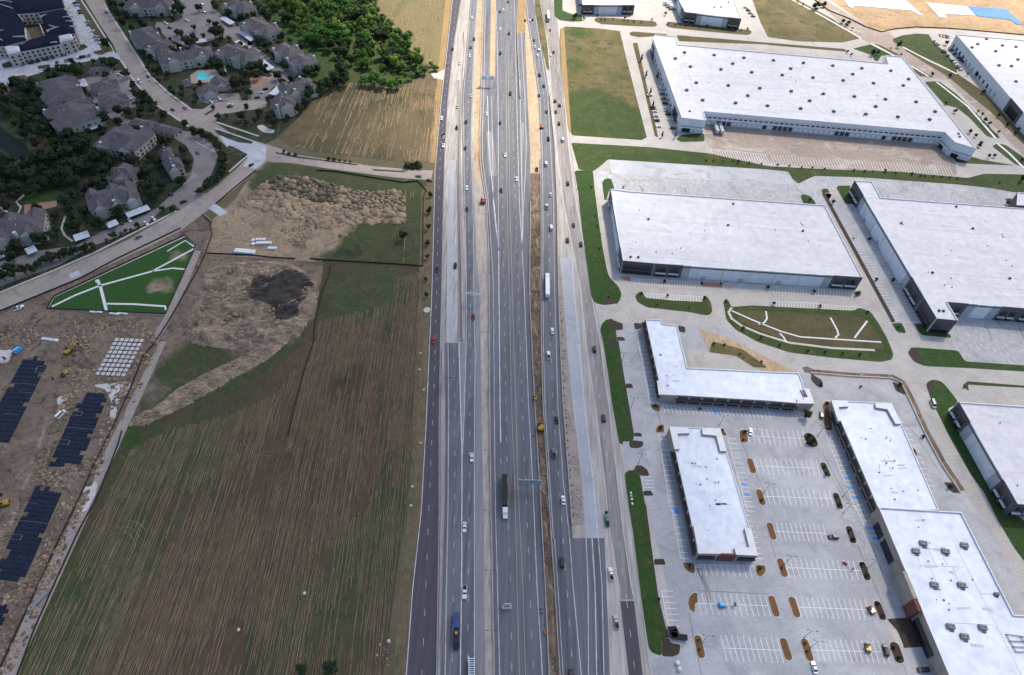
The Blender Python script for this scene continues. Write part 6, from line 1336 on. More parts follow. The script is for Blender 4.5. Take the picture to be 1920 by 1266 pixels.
# verge trees by the frontage road
trees(1, 1, [(1293, 178, 20), (1287, 295, 28), (1280, 420, 24), (1275, 535, 24), (1272, 638, 22), (1260, 805, 18), (1263, 925, 22)], 'leaf_dark', 'small dark tree in the row on the frontage road verge', 'row of verge trees by the frontage road', 1.2)
trees(1, 1, [(1093, 478, 46)], 'leaf_dark', 'lone round tree ringed by mown rows in the upper field')
trees(3, 1, [(340, 1230, 62)], 'leaf_dark', 'dark bush beside the scruffy lower end of the stubble field'); trees(3, 1, [(545, 1222, 72)], 'leaf_dark', 'largest dark bush at the scruffy lower end of the stubble field')
trees(0, 1, [(210, 1130, 17), (245, 1145, 17), (290, 1152, 17), (540, 1185, 20), (580, 1187, 18), (622, 1192, 13), (660, 1200, 13), (700, 1207, 13)], 'leaf_dark', 'round dark shrub planted in the median of the cross street', 'shrubs in the cross street median', .8, 'shrub', 'shrub', base=.16)
trees(0, 1, [(1130, 1240, 38), (1210, 1238, 42), (1170, 1245, 34)], 'leaf_dark', 'big dark shrub on the corner of cross street and frontage road', 'corner shrubs', .7, 'shrub', 'shrub')
# young trees on the business side
YL = 'young dark tree planted on the '
trees(0, 2, [(470, 118, 22), (535, 135, 12), (500, 40, 14)], 'leaf_dark', YL + 'bright lawn by the small warehouse', 'lawn trees of the small warehouse')
trees(0, 2, [(636, 112, 10), (660, 145, 8), (690, 145, 9), (750, 140, 8), (838, 135, 12), (860, 155, 8), (905, 158, 9), (960, 165, 8), (1040, 142, 10), (1160, 172, 10), (1215, 182, 8), (1290, 190, 9), (1345, 190, 8), (1390, 195, 9), (1450, 190, 12), (1510, 208, 8), (1565, 212, 9), (1615, 215, 8), (1660, 218, 10), (1700, 222, 8), (1748, 214, 10), (1140, 100, 14)], 'leaf_dark', YL + 'strip between the top warehouses and their road', 'strip trees of the top warehouses')
trees(0, 2, [(962, 440, 16), (1042, 437, 15), (995, 563, 14), (1078, 570, 16), (1115, 1005, 16), (1212, 1012, 14), (1025, 690, 16), (1045, 780, 16)], 'leaf_dark', YL + 'car park in front of the huge warehouse', 'car park trees of the huge warehouse', 1.3, tall=True)
trees(0, 2, [(1497, 1190, 10), (1565, 1195, 9), (1680, 1200, 14), (1640, 1198, 8), (1760, 1208, 10), (1850, 1215, 9), (1440, 1190, 9)], 'leaf_dark', YL + 'grass bank below the truck stalls', 'trees of the truck stall bank')
trees(0, 3, [(70, 1225, 12), (160, 1230, 10), (250, 1240, 9), (330, 1245, 10), (420, 1252, 10), (640, 1262, 10), (720, 1268, 10), (870, 1262, 12)], 'leaf_dark', YL + 'grass bank below the truck stalls', 'trees of the truck stall bank')
trees(1, 3, [(950, 15, 9), (1070, 22, 12), (1135, 38, 10), (1165, 40, 10), (1230, 40, 9), (1290, 45, 9), (1350, 50, 9), (1408, 55, 9), (870, 10, 8), (780, 5, 8)], 'leaf_dark', YL + 'grass bank below the truck stalls', 'trees of the truck stall bank')
trees(0, 3, [(345, 45, 24), (375, 35, 24), (420, 30, 22), (355, 70, 14), (560, 155, 18), (600, 165, 18), (580, 180, 14), (625, 212, 10), (260, 30, 10), (222, 10, 8)], 'leaf_dark', YL + 'verge of the street by the sandy site', 'verge trees by the sandy site')
trees(0, 3, [(780, 390, 22), (815, 392, 16), (590, 382, 10), (620, 405, 10), (910, 360, 8), (990, 405, 9), (1220, 548, 14), (1320, 765, 12), (1558, 825, 10), (1590, 850, 12), (1613, 888, 17), (1645, 915, 14), (970, 335, 18), (985, 320, 14), (1350, 560, 14), (1600, 680, 16), (1480, 552, 10), (1555, 555, 20), (1325, 318, 16), (1390, 825, 16), (1500, 975, 16), (1540, 1005, 14), (1575, 1072, 20), (1680, 1155, 14), (1710, 980, 12), (1775, 925, 14), (1835, 990, 12), (1710, 860, 14), (1860, 955, 12), (1885, 1185, 14), (1640, 1160, 14)], 'leaf_dark', YL + 'banks of the right hand street and lots', 'street trees of the warehouse park', 1.2)
trees(1, 2, [(590, 120, 9), (620, 330, 9), (632, 410, 9), (650, 575, 9), (490, 130, 8), (718, 935, 9), (655, 470, 7), (828, 120, 10)], 'leaf_dark', YL + 'green highway verge by the glazed corner warehouse', 'verge saplings')
trees(1, 2, [(960, 910, 12), (1155, 925, 12), (1430, 940, 14), (1080, 995, 9), (1315, 1015, 9), (1130, 820, 14), (1410, 835, 10), (1550, 840, 11), (1893, 865, 12), (1587, 970, 10), (1715, 1168, 14), (1850, 1235, 14)], 'leaf_dark', YL + 'islands before the glazed corner warehouse', 'island saplings of the glazed corner warehouse', 1.2)
trees(1, 3, [(340, 895, 16), (42, 985, 15), (385, 1005, 15), (0, 870, 14), (485, 232, 16), (310, 215, 12), (755, 505, 15), (805, 805, 15), (930, 812, 16), (635, 503, 8), (965, 1160, 10), (740, 1048, 12), (660, 915, 16), (1780, 240, 16), (1890, 60, 20), (1720, 90, 8), (1860, 100, 8)], 'leaf_dark', YL + 'side lot of the broad warehouse', 'side lot saplings', 1.2)
trees(2, 3, [(85, 28, 12), (295, 72, 12), (425, 80, 12), (553, 92, 12), (682, 97, 12), (395, 320, 14), (980, 320, 16), (1455, 340, 10), (690, 335, 12)], 'leaf_dark', YL + 'grass rim of the basin', 'rim saplings of the basin', 1.2)
trees(2, 3, [(290, 545, 42)], 'leaf_dark', 'dark bushy tree at the corner of the long shop row', None)
trees(2, 3, [(310, 700, 22), (335, 740, 26), (300, 750, 20), (415, 930, 14), (435, 985, 16), (505, 1150, 12), (530, 1210, 18), (1150, 705, 16), (1350, 1075, 20), (455, 640, 12), (440, 460, 14), (1080, 815, 14)], 'leaf_dark', 'young tree on a dark island by the long shop row', 'island trees by the long shop row', 1.1)
trees(3, 3, [(605, 190, 15), (630, 255, 18), (700, 440, 16), (735, 525, 18), (815, 735, 15), (850, 825, 16), (930, 1060, 16), (970, 1140, 18), (100, 470, 10), (275, 1030, 10), (290, 1090, 10)], 'leaf_dark', 'young tree on a parking island before the large store', 'island trees before the large store', 1.1)
trees(2, 2, [(1105, 640, 16), (1065, 475, 12), (1560, 660, 12), (1730, 670, 16), (1715, 730, 12), (1850, 1180, 12), (1395, 500, 12), (1500, 20, 12), (1575, 25, 12), (1850, 150, 12), (1690, 95, 10)], 'leaf_dark', 'young tree on an island around the freestanding shop block', 'island trees around the freestanding shop block', 1.1)
trees(3, 2, [(1318, 450, 14), (1838, 468, 18), (1382, 1005, 12), (1388, 1075, 10), (1090, 700, 14), (700, 60, 16)], 'leaf_dark', 'young tree on an orange mulch island below the freestanding shop block', 'orange island trees', 1.1)

# ================================================================== VEHICLES
WHEEL = {}
def wheel_mesh(r, w):
    k = (r, w)
    if k not in WHEEL:
        WHEEL[k] = (MB().tube((0, -w / 2, 0), (0, w / 2, 0), r, r, 10).mesh('wheel', [M['tyre']]), MB().tube((0, -w / 2 - .01, 0), (0, w / 2 + .01, 0), r * .55, r * .55, 8).mesh('rim', [M['metal_white']]))
    return WHEEL[k]
def wheel(e, p, r, w): o = link('wheel', wheel_mesh(r, w)[0], e, p); link('rim', wheel_mesh(r, w)[1], o); return o
def sec(x, hw, z0, z1, top=None):
    t = hw if top is None else top
    return [(x, -hw, z0), (x, hw, z0), (x, hw * 1.0, z0 + (z1 - z0) * .55), (x, t, z1), (x, -t, z1), (x, -hw, z0 + (z1 - z0) * .55)]
SPEC = {  # length, width, hood height, belt height, roof height, greenhouse base front/rear, roof front/rear
    'sedan': (4.8, 1.84, .82, .95, 1.46, (1.05, -1.75), (.30, -.95)),
    'suv': (4.9, 1.95, 1.0, 1.1, 1.75, (1.15, -2.3), (.55, -2.05)),
    'van': (5.6, 2.05, 1.15, 1.25, 2.3, (1.9, -2.72), (1.2, -2.65)),
    'pickup': (5.8, 2.0, 1.1, 1.2, 1.88, (1.15, -.75), (.5, -.55)),
}
CM = {}
def car_meshes(kind, col):
    if (kind, col) in CM: return CM[kind, col]
    L, W, zh, zb, zr, gb, gr = SPEC[kind]; X = L / 2; hw = W / 2; pm = M['car_' + col]
    b = MB(); z0 = .28
    if kind == 'pickup':
        b.loft([sec(X, hw * .82, z0, zh * .8, hw * .74), sec(X - .25, hw * .96, z0, zh * .95, hw * .88), sec(gb[0], hw, z0, zb, hw * .92), sec(gb[1], hw, z0, zb, hw * .94), sec(-X + .1, hw, z0, zb - .02, hw * .96), sec(-X, hw * .95, z0 + .1, zb - .05, hw * .93)])
        bed = MB().box(-X + .12, gb[1] - .12, -hw * .82, hw * .82, zb - .03, zb + .03)
    else:
        rear = zb if kind != 'sedan' else zb + .02
        b.loft([sec(X, hw * .78, z0 + .05, zh * .78, hw * .68), sec(X - .25, hw * .95, z0, zh * .95, hw * .85), sec(gb[0], hw, z0, zb, hw * .9), sec(0, hw, z0, zb, hw * .93), sec(gb[1] + .2, hw, z0, rear, hw * .9), sec(-X + .15, hw * .96, z0, rear - .04, hw * .82), sec(-X, hw * .85, z0 + .1, rear - .12, hw * .74)])
        bed = None
    g = MB(); h1, h2 = hw * .88, hw * .70
    g.loft([[(gb[0], -h1, zb - .05), (gb[0], h1, zb - .05), (gr[0], h2, zr - .03), (gr[0], -h2, zr - .03)], [(gb[1], -h1, zb - .05), (gb[1], h1, zb - .05), (gr[1], h2, zr - .03), (gr[1], -h2, zr - .03)]])
    r = MB(); r.loft([[(gr[0] + .05, -h2 - .04, zr - .06), (gr[0] + .05, h2 + .04, zr - .06), (gr[0] - .05, h2 - .05, zr + .02), (gr[0] - .05, -h2 + .05, zr + .02)], [(gr[1] - .05, -h2 - .04, zr - .06), (gr[1] - .05, h2 + .04, zr - .06), (gr[1] + .05, h2 - .05, zr + .02), (gr[1] + .05, -h2 + .05, zr + .02)]])
    wr = .34 if kind in ('sedan',) else .39
    out = dict(body=b.mesh('body', [pm]), window=g.mesh('window', [M['glass']]), roof=r.mesh('roof', [pm]), bed=bed.mesh('bed', [M['bed_liner']]) if bed else None, wr=wr, X=X, hw=hw, zh=zh)
    a = MB(); a.add(b.v, b.f, 0); a.add(g.v, g.f, 1); a.add(r.v, r.f, 0)
    if bed: a.add(bed.v, bed.f, 2)
    for sx in (.62, -.62):
        for sy in (-1, 1): a.tube((sx * X, sy * (hw - .2), wr), (sx * X, sy * (hw + .01), wr), wr, wr, 8, 2)
    out['joined'] = a.mesh('car', [pm, M['glass'], M['tyre']]); CM[kind, col] = out
    return out
LAMPS = {}
def lamp(m):
    if m not in LAMPS: LAMPS[m] = MB().box(-.05, .05, -.22, .22, -.1, .1).mesh('lamp', [M[m]])
    return LAMPS[m]
def vehicle(p, rz, kind, col, label, group=None, detail=True, z=.06):
    cm = car_meshes(kind, col); nm = {'sedan': 'car', 'suv': 'car', 'van': 'van', 'pickup': 'pickup_truck'}[kind]; cat = {'sedan': 'car', 'suv': 'car', 'van': 'van', 'pickup': 'pickup truck'}[kind]
    if not detail:
        o = link(nm, cm['joined'], None, (p.x, p.y, z), rz); tag(o, label, cat, group); return o
    e = empty(nm, (p.x, p.y, z), rz); tag(e, label, cat, group)
    link('body', cm['body'], e); link('window', cm['window'], e); link('roof', cm['roof'], e)
    if cm['bed']: link('cargo_bed', cm['bed'], e)
    for sx in (.62, -.62):
        for sy in (-1, 1): wheel(e, (sx * cm['X'], sy * (cm['hw'] - .1), cm['wr']), cm['wr'], .24)
    for sy in (-1, 1):
        link('headlight', lamp('lamp_clear'), e, (cm['X'] - .08, sy * cm['hw'] * .55, cm['zh'] * .72))
        link('tail_light', lamp('lamp_red'), e, (-cm['X'] + .03, sy * cm['hw'] * .6, cm['zh'] * .85))
    return e
KN = {'sedan': 'sedan', 'suv': 'sport utility car', 'van': 'van', 'pickup': 'pickup truck'}
def heading(px, py, away):
    """direction of the carriageway at a picture point"""
    vp = (925, -905) if px < 1010 else (908, -905)
    a, b = at(px, py), at(px + (vp[0] - px) * .01, py + (vp[1] - py) * .01); d = b - a
    return math.atan2(d.y, d.x) + (0 if away else math.pi)
def road_of(px, py):
    for nm, a, b in (('left frontage road', off(L0, -6), L1), ('left carriageway and ramp', L1, SH), ('wide main carriageway', off(SH, 6), off(M1, 1)), ('northbound lanes', M1, off(N1, 2)), ('right frontage road', [(y, x - 30) for y, x in R1], off(E1, 4))):
        if xi(a, py) - 1 <= px <= xi(b, py) + 1: return nm
    return 'right frontage road' if px > 1000 else 'wide main carriageway'
def drive(r_, c_, lst):
    for x, y, kind, col in lst:
        px, py = tp(r_, c_, x, y); rn = road_of(px, py); away = px > 1008 or rn.startswith(('north', 'right'))
        zone = 'past the shops' if py > 600 else ('past the glazed corner warehouse' if py > 320 else ('by the cut field' if py > 150 else 'by the wood'))
        if px < 1000 and py > 320: zone = 'past the stubble field' if py > 480 else 'past the soil heaps'
        lab = f'{col} {KN[kind]} driving on the {rn} {zone}'
        vehicle(at(px, py, .8), heading(px, py, away), kind, col, lab, lab.replace('driving ', '') + ' set', py > 300)
w, k, s, g = 'white', 'black', 'silver', 'grey'
drive(0, 1, [(1870, 12, 'sedan', k), (1835, 72, 'sedan', w), (1810, 85, 'sedan', k), (1603, 133, 'suv', w), (1811, 215, 'sedan', w), (1878, 248, 'suv', k), (1618, 290, 'suv', k), (1593, 352, 'sedan', k), (1813, 395, 'pickup', k), (1585, 412, 'sedan', w), (1457, 363, 'suv', k), (1417, 480, 'sedan', g), (1512, 467, 'pickup', w), (1887, 693, 'pickup', k), (1592, 710, 'sedan', s), (1495, 790, 'sedan', 'yellow green'), (1711, 843, 'sedan', w), (1377, 878, 'suv', w), (1557, 903, 'sedan', k), (1810, 910, 'sedan', k), (1489, 948, 'suv', k), (1553, 1097, 'sedan', k), (1848, 1147, 'pickup', w), (1390, 1078, 'pickup', w)])
drive(0, 2, [(135, 150, 'sedan', w), (152, 145, 'suv', k), (98, 150, 'sedan', k), (282, 220, 'sedan', g), (163, 296, 'sedan', k), (172, 345, 'sedan', w), (199, 370, 'suv', w), (190, 410, 'sedan', w), (287, 407, 'sedan', w), (309, 385, 'sedan', k), (205, 555, 'pickup', k), (237, 635, 'pickup', g), (200, 705, 'sedan', k), (320, 748, 'suv', k), (354, 780, 'suv', k), (326, 827, 'sedan', k), (257, 827, 'sedan', k), (350, 915, 'suv', k), (270, 1027, 'pickup', k), (377, 1037, 'van', w), (253, 1215, 'van', w), (185, 1252, 'pickup', g)])
drive(1, 1, [(1563, 127, 'sedan', w), (1565, 283, 'sedan', k), (1817, 145, 'sedan', k), (1479, 705, 'suv', k), (1343, 730, 'sedan', k), (1611, 1085, 'sedan', 'dark red'), (1316, 1258, 'suv', 'red')])
drive(1, 2, [(35, 60, 'sedan', w), (286, 176, 'sedan', s), (257, 267, 'pickup', s), (415, 93, 'suv', k), (291, 422, 'van', w), (458, 402, 'sedan', k), (412, 515, 'suv', k), (512, 545, 'suv', k), (300, 1188, 'sedan', w)])
drive(2, 1, [(1600, 860, 'sedan', w)])
drive(2, 2, [(272, 103, 'pickup', w), (612, 57, 'suv', k), (681, 568, 'suv', k), (333, 580, 'sedan', k), (310, 828, 'pickup', g), (380, 1178, 'sedan', w)])
drive(3, 1, [(1547, 167, 'sedan', w), (1548, 650, 'pickup', w)])
drive(3, 2, [(371, 430, 'suv', k), (440, 1262, 'sedan', k)])
def parked(r_, c_, x, y, toward, kind, col, where, detail=False, z=.06):
    px, py = tp(r_, c_, x, y); d = T1(r_, c_, x + toward[0], y + toward[1]) - T1(r_, c_, x, y)
    lab = f'{col} {KN[kind]} parked {where}'
    return vehicle(at(px, py, .8), math.atan2(d.y, d.x), kind, col, lab, lab + ' set', detail, z)
parked(3, 2, 735, 515, (-8, -60), 'pickup', w, 'on the dirt strip beside the right frontage road', True)
parked(3, 2, 773, 868, (-8, -60), 'pickup', s, 'on the dirt strip by the new asphalt', True)
for x, y, kd, cl_ in ((1105, 655, 'suv', w), (1115, 695, 'sedan', k), (1128, 730, 'sedan', 'dark red'), (1136, 765, 'suv', k), (1145, 800, 'sedan', w), (1160, 845, 'suv', k), (1175, 885, 'sedan', w), (1195, 950, 'suv', k), (1150, 822, 'sedan', s)):
    parked(0, 2, x, y, (30, 5), kd, cl_, 'against the front of the huge warehouse')
for x, y, kd, cl_ in ((1022, 705, 'suv', w), (1043, 795, 'suv', k), (1060, 825, 'sedan', w), (1068, 860, 'sedan', s), (1075, 893, 'suv', k), (1090, 937, 'sedan', w), (1052, 810, 'sedan', k)):
    parked(0, 2, x, y, (-30, -5), kd, cl_, 'in the outer row of the huge warehouse car park')
rnd = random.Random(4)
def row(r_, c_, a, b, n, toward, where, prob=.8, kinds=('sedan', 'suv', 'suv', 'pickup'), cols=('white', 'black', 'black', 'grey', 'silver', 'blue')):
    for i in range(n):
        if rnd.random() > prob: continue
        t = i / max(1, n - 1); parked(r_, c_, a[0] + (b[0] - a[0]) * t, a[1] + (b[1] - a[1]) * t, toward, rnd.choice(kinds), rnd.choice(cols), where)
row(0, 3, (1235, 305), (1445, 530), 18, (20, -4), 'in the outer row beside the warehouse at the sandy site')
row(0, 3, (1280, 262), (1345, 275), 4, (8, 14), 'at the top of the lot by the sandy site')
row(0, 3, (1360, 370), (1560, 560), 14, (20, -4), 'along the wall of the warehouse at the sandy site', .7)
row(0, 2, (1735, 55), (1790, 120), 4, (15, 2), 'beside the white warehouse with trailer bays')
row(0, 0, (560, 20), (600, 95), 5, (20, -3), 'on the street side of the navy-roofed complex'); row(0, 0, (635, 140), (745, 340), 10, (20, -5), 'in the street side row of the navy-roofed complex', .7)
row(0, 0, (490, 90), (590, 330), 9, (20, -2), 'against the side wall of the navy-roofed complex', .7)
row(0, 0, (175, 475), (485, 402), 15, (4, -12), 'under the front of the navy-roofed complex', .75); row(0, 0, (400, 468), (665, 408), 13, (4, -12), 'in the upper row before the navy-roofed complex', .85); row(0, 0, (305, 525), (480, 490), 9, (-3, 12), 'in the lower row before the navy-roofed complex', .8)
for r_, c_, x, y, kd, cl_, d, wh in ((0, 0, 1035, 605, 'van', w, (12, 12), 'on the tan street beside the hedge trees'), (0, 0, 1280, 812, 'sedan', k, (20, 14), 'on the tan street above the junction'), (0, 0, 1370, 800, 'sedan', g, (20, 14), 'on the far lane of the tan street'), (0, 0, 1708, 778, 'suv', w, (20, -3), 'on the entrance drive of the apartments'), (0, 0, 1705, 790, 'sedan', k, (20, -3), 'on the entrance drive of the apartments'), (0, 0, 1565, 752, 'sedan', w, (12, 8), 'before the clubhouse'), (0, 0, 1625, 727, 'sedan', w, (12, 8), 'before the clubhouse'), (0, 0, 1862, 1222, 'sedan', k, (14, -10), 'on the tan street at the junction'), (0, 0, 785, 90, 'sedan', k, (8, 14), 'at the top of the tan street'), (0, 0, 890, 555, 'suv', w, (12, 2), 'in the garage court'), (0, 0, 985, 735, 'suv', w, (14, -4), 'by the hedge of the garage court'), (0, 0, 1000, 760, 'sedan', k, (14, -4), 'by the hedge of the garage court'), (0, 0, 830, 815, 'sedan', w, (12, -4), 'below the garage pair'), (0, 0, 1465, 1130, 'sedan', g, (10, 10), 'in the curved car park'), (0, 0, 1095, 565, 'sedan', k, (12, 14), 'at the kerb of the tan street'), (0, 0, 1115, 598, 'sedan', s, (12, 14), 'at the kerb of the tan street'), (0, 0, 1230, 172, 'suv', w, (14, 4), 'beside the kiosk of the court'), (0, 0, 1262, 205, 'suv', k, (14, 4), 'beside the kiosk of the court'), (0, 0, 1385, 150, 'suv', w, (14, 4), 'in the upper court'), (0, 0, 1515, 90, 'sedan', k, (14, 4), 'in the upper court'), (0, 0, 1500, 30, 'sedan', s, (14, 4), 'in the upper court'), (0, 1, 72, 660, 'suv', k, (14, -3), 'in the court of the corner apartments'), (0, 1, 40, 685, 'sedan', w, (14, -3), 'in the court of the corner apartments'), (0, 1, 10, 722, 'sedan', k, (14, -3), 'in the court of the corner apartments'), (0, 1, 150, 455, 'sedan', w, (14, 6), 'behind the stepped roof house'), (0, 1, 25, 355, 'suv', k, (14, 6), 'behind the stepped roof house'),
    (1, 0, 1137, 353, 'sedan', w, (16, 14), 'by the hedge of the lower street'), (1, 0, 1083, 388, 'sedan', w, (16, 14), 'by the hedge of the lower street'), (1, 0, 1268, 172, 'sedan', k, (10, 10), 'at the mouth of the curved car park'), (1, 0, 1360, 230, 'suv', k, (20, -8), 'turning into the lower street'), (1, 0, 905, 470, 'suv', k, (12, 14), 'beside the street side house'), (1, 0, 960, 365, 'sedan', w, (12, 14), 'under the longer street side carport'), (1, 0, 900, 385, 'sedan', k, (12, 14), 'between the street side carports'), (1, 0, 1028, 492, 'sedan', g, (20, -10), 'on the lower tan street'), (1, 0, 800, 522, 'suv', k, (12, 10), 'at the hedge end of the lower court'), (1, 0, 685, 470, 'sedan', 'dark red', (12, -4), 'beside the lone lawn carport'), (1, 0, 137, 1018, 'pickup', w, (20, -9), 'on the bare ground beside the lower tan street'), (1, 0, 5, 640, 'sedan', w, (12, -4), 'by the clay patio house'), (1, 1, 1205, 40, 'sedan', g, (-20, -2), 'waiting on the cross street'), (1, 1, 1287, 70, 'sedan', 'dark red', (20, 4), 'turning out of the cross street')):
    parked(r_, c_, x, y, d, kd, cl_, wh)
for r_, c_, x, y, kd, cl_, d, wh in ((3, 3, 487, 240, 'suv', k, (-60, -3), 'across the stalls before the large store'), (3, 3, 875, 1080, 'suv', k, (-12, -60), 'by the dark island of the large store'), (3, 3, 1155, 1225, 'suv', k, (-60, 0), 'at the storefront with the blue bays'), (2, 3, 397, 545, 'suv', g, (0, -50), 'at the corner of the long shop row'), (2, 3, 1225, 465, 'van', s, (20, 55), 'on the service road by the charcoal warehouse'), (2, 2, 1770, 668, 'sedan', w, (0, -40), 'alone at the head of the stall rows')):
    parked(r_, c_, x, y, d, kd, cl_, wh, True)

def truck(r_, c_, ya, yb, x, away, cab, trailer, label, kind='box', trail_h=3.9):
    """semi trailer truck between picture rows ya (front) and yb (rear)"""
    f, b = T1(r_, c_, x[0], ya, 1.0), T1(r_, c_, x[1], yb, 1.0); f.z = b.z = 0; d = f - b; L = d.length
    e = empty('semi_truck', (f + b) / 2 + Vector((0, 0, .06)), math.atan2(d.y, d.x)); tag(e, label, 'truck'); X = L / 2
    def part(n_, mb, m): return link(n_, mb.mesh(n_, [M[q] for q in m]), e)
    c = MB(); c.loft([sec(X, 1.05, .5, 1.5, .95), sec(X - 1.7, 1.2, .5, 1.9, 1.0), sec(X - 1.75, 1.2, .5, 2.5, 1.05), sec(X - 2.3, 1.25, .5, 3.1, 1.15), sec(X - 4.6, 1.25, .5, 3.5, 1.15)]); part('cab', c, ['car_' + cab])
    part('windshield', MB().add([(X - 1.68, -1.0, 1.95), (X - 1.68, 1.0, 1.95), (X - 2.2, 1.05, 2.95), (X - 2.2, -1.05, 2.95)], [[0, 1, 2, 3]]), ['glass'])
    part('chassis', MB().box(-X, X - 3, -.5, .5, .7, 1.05), ['metal_grey'])
    t1 = X - 5.6
    if kind == 'box': part('trailer', MB().box(-X, t1, -1.28, 1.28, 1.1, trail_h), ['car_' + trailer])
    elif kind == 'dump':
        t2 = X - 7.5
        part('trailer', MB().box(-X, -X + 6.2, -1.28, 1.28, 1.1, 3.0), ['car_' + trailer]); part('hopper', MB().box(-X + 6.8, t1, -1.2, 1.2, 1.1, 2.6), ['car_black']); part('load', MB().box(-X + 7.6, -X + 8.8, -.6, .6, 2.6, 2.9), ['car_yellow'])
    else:
        tr_ = MB(); tr_.box(-X, t1, -1.25, -.95, 1.2, 3.2); tr_.box(-X, t1, .95, 1.25, 1.2, 3.2)
        part('trailer', tr_, ['car_' + trailer]); part('deck', MB().box(-X, t1, -.94, .94, 1.1, 2.3), ['car_blue'])
        for i in range(8): xx = -X + .8 + i * (t1 + X - 1.6) / 7; part('cross_bar', MB().box(xx - .15, xx + .15, -.94, .94, 2.35, 2.9), ['car_' + trailer])
    for xx in (X - 1.2, X - 4.4, X - 5.4, -X + 2.0, -X + 3.2):
        for sy in (-1, 1): wheel(e, (xx, sy * .95, .5), .5, .5)
truck(2, 1, 1315, 1005, (1849, 1843), False, 'white', 'black', 'semi truck with white cab and long black trailer on the main carriageway')
truck(1, 2, 765, 942, (261, 263), True, 'white', 'white', 'white semi truck beside the dirt trench on the northbound lanes')
truck(3, 1, 1075, 812, (1487, 1488), False, 'black', 'blue', 'black truck hauling a blue trailer on the left carriageway', 'dump')
truck(3, 1, 1400, 1135, (1602, 1599), False, 'white', 'white', 'white ribbed trailer truck leaving past the scruffy field end', 'ribbed')
def trailer_box(r_, c_, a, b, label, col='silver', cat='trailer'):
    A, B = T1(r_, c_, *a, 2), T1(r_, c_, *b, 2); A.z = B.z = 0; d = B - A
    e = empty('trailer', (A + B) / 2 + Vector((0, 0, .05)), math.atan2(d.y, d.x)); tag(e, label, cat, 'parked freight trailers'); X = d.length / 2
    link('box', MB().box(-X, X, -1.28, 1.28, 1.1, 3.9).mesh('box', [M['car_' + col]]), e)
    for xx in (-X + 1.5, -X + 2.7, X - 3):
        for sy in (-1, 1): wheel(e, (xx, sy * .95, .5), .5, .5)
trailer_box(0, 2, (1525, 985), (1500, 910), 'grey freight trailer backed to the dock doors, left of the pair'); trailer_box(0, 2, (1560, 990), (1535, 910), 'grey freight trailer backed to the dock doors, right of the pair')
for i, (x, y) in enumerate(((1130, 5), (1130, 22), (1150, 38), (1170, 52), (1290, -20))): trailer_box(0, 2, (x, y), (x + 90, y + 6), 'white freight trailer in the bays of the top warehouse', 'white')
trailer_box(0, 2, (268, 90), (272, 150), 'grey freight trailer on the right frontage road by the bright lawn')
# equipment trailer towed by the white pickup on the frontage road
e = empty('equipment_trailer', T1(0, 1, 1393, 1015)); tag(e, 'dark equipment trailer towed behind a white pickup on the frontage road', 'trailer')
c0 = Vector(e.location); hd = heading(*tp(0, 1, 1393, 1015), False); e.rotation_euler.z = hd
link('deck', MB().box(-5, 5, -1.0, 1.0, .6, .85).mesh('deck', [M['metal_grey']]), e); link('load', MB().box(-4.6, -1.6, -1.0, 1.0, .86, 2.2).mesh('load', [M['vent']]), e); link('drawbar', MB().box(5, 8, -.12, .12, .6, .8).mesh('drawbar', [M['metal_grey']]), e)
for xx in (-1, .2):
    for sy in (-1, 1): wheel(e, (xx, sy * .95, .4), .4, .3)
# ================================================================== CONSTRUCTION EQUIPMENT
def excavator(p, rz, label, col='yellow', boom=True, sc=1.0, z=.04):
    e = empty('excavator', (p.x, p.y, z), rz); tag(e, label, 'excavator', None); e.scale = (sc,) * 3
    def part(n_, mb, m): return link(n_, mb.mesh(n_, [M[m]]), e)
    for s_ in (-1, 1): part('track', MB().loft([[(x, s_ * 1.1 - .35, zz), (x, s_ * 1.1 + .35, zz), (x, s_ * 1.1 + .35, z2), (x, s_ * 1.1 - .35, z2)] for x, zz, z2 in ((-2.0, .35, .75), (-1.7, .05, .95), (1.7, .05, .95), (2.0, .35, .75))]), 'tyre')
    part('body', MB().loft([sec(-1.9, 1.3, 1.1, 2.2, 1.2), sec(-1.5, 1.4, 1.0, 2.4, 1.3), sec(.9, 1.4, 1.0, 2.1, 1.3), sec(1.2, 1.3, 1.05, 1.8, 1.2)]), 'car_' + col)
    part('cab', MB().loft([[(1.5, .3, 1.1), (1.5, 1.3, 1.1), (1.3, 1.25, 2.9), (1.3, .35, 2.9)], [(-.1, .3, 1.1), (-.1, 1.3, 1.1), (0, 1.25, 2.9), (0, .35, 2.9)]]), 'glass')
    if boom:
        part('boom', MB().tube((1.0, -.3, 1.7), (3.4, -.3, 4.2), .35, .28, 6).tube((3.4, -.3, 4.2), (5.6, -.3, 3.5), .28, .24, 6), 'car_' + col)
        part('stick', MB().tube((5.6, -.3, 3.5), (6.8, -.3, 1.2), .24, .18, 6), 'car_' + col)
        part('bucket', MB().loft([[(6.3, -.9, .3), (6.3, .3, .3), (6.5, .3, 1.3), (6.5, -.9, 1.3)], [(7.3, -.9, .15), (7.3, .3, .15), (7.0, .3, 1.3), (7.0, -.9, 1.3)]]), 'tyre')
    else:
        part('blade', MB().box(2.3, 2.55, -1.7, 1.7, .1, 1.3), 'car_' + col); 
        for s_ in (-1, 1): part('push_arm', MB().box(.6, 2.3, s_ * 1.5 - .08, s_ * 1.5 + .08, .4, .65), 'car_' + col)
    return e
excavator(T1(2, 0, 510, 85), R(70), 'yellow excavator with raised boom above the pale grid of fill blocks', sc=1.0)
excavator(T1(2, 0, 485, 248), R(215), 'yellow excavator parked beside the brown spoil heap', sc=.9)
excavator(T1(2, 0, 40, 1210), R(200), 'yellow excavator between the black plastic foundation pads', sc=1.0)
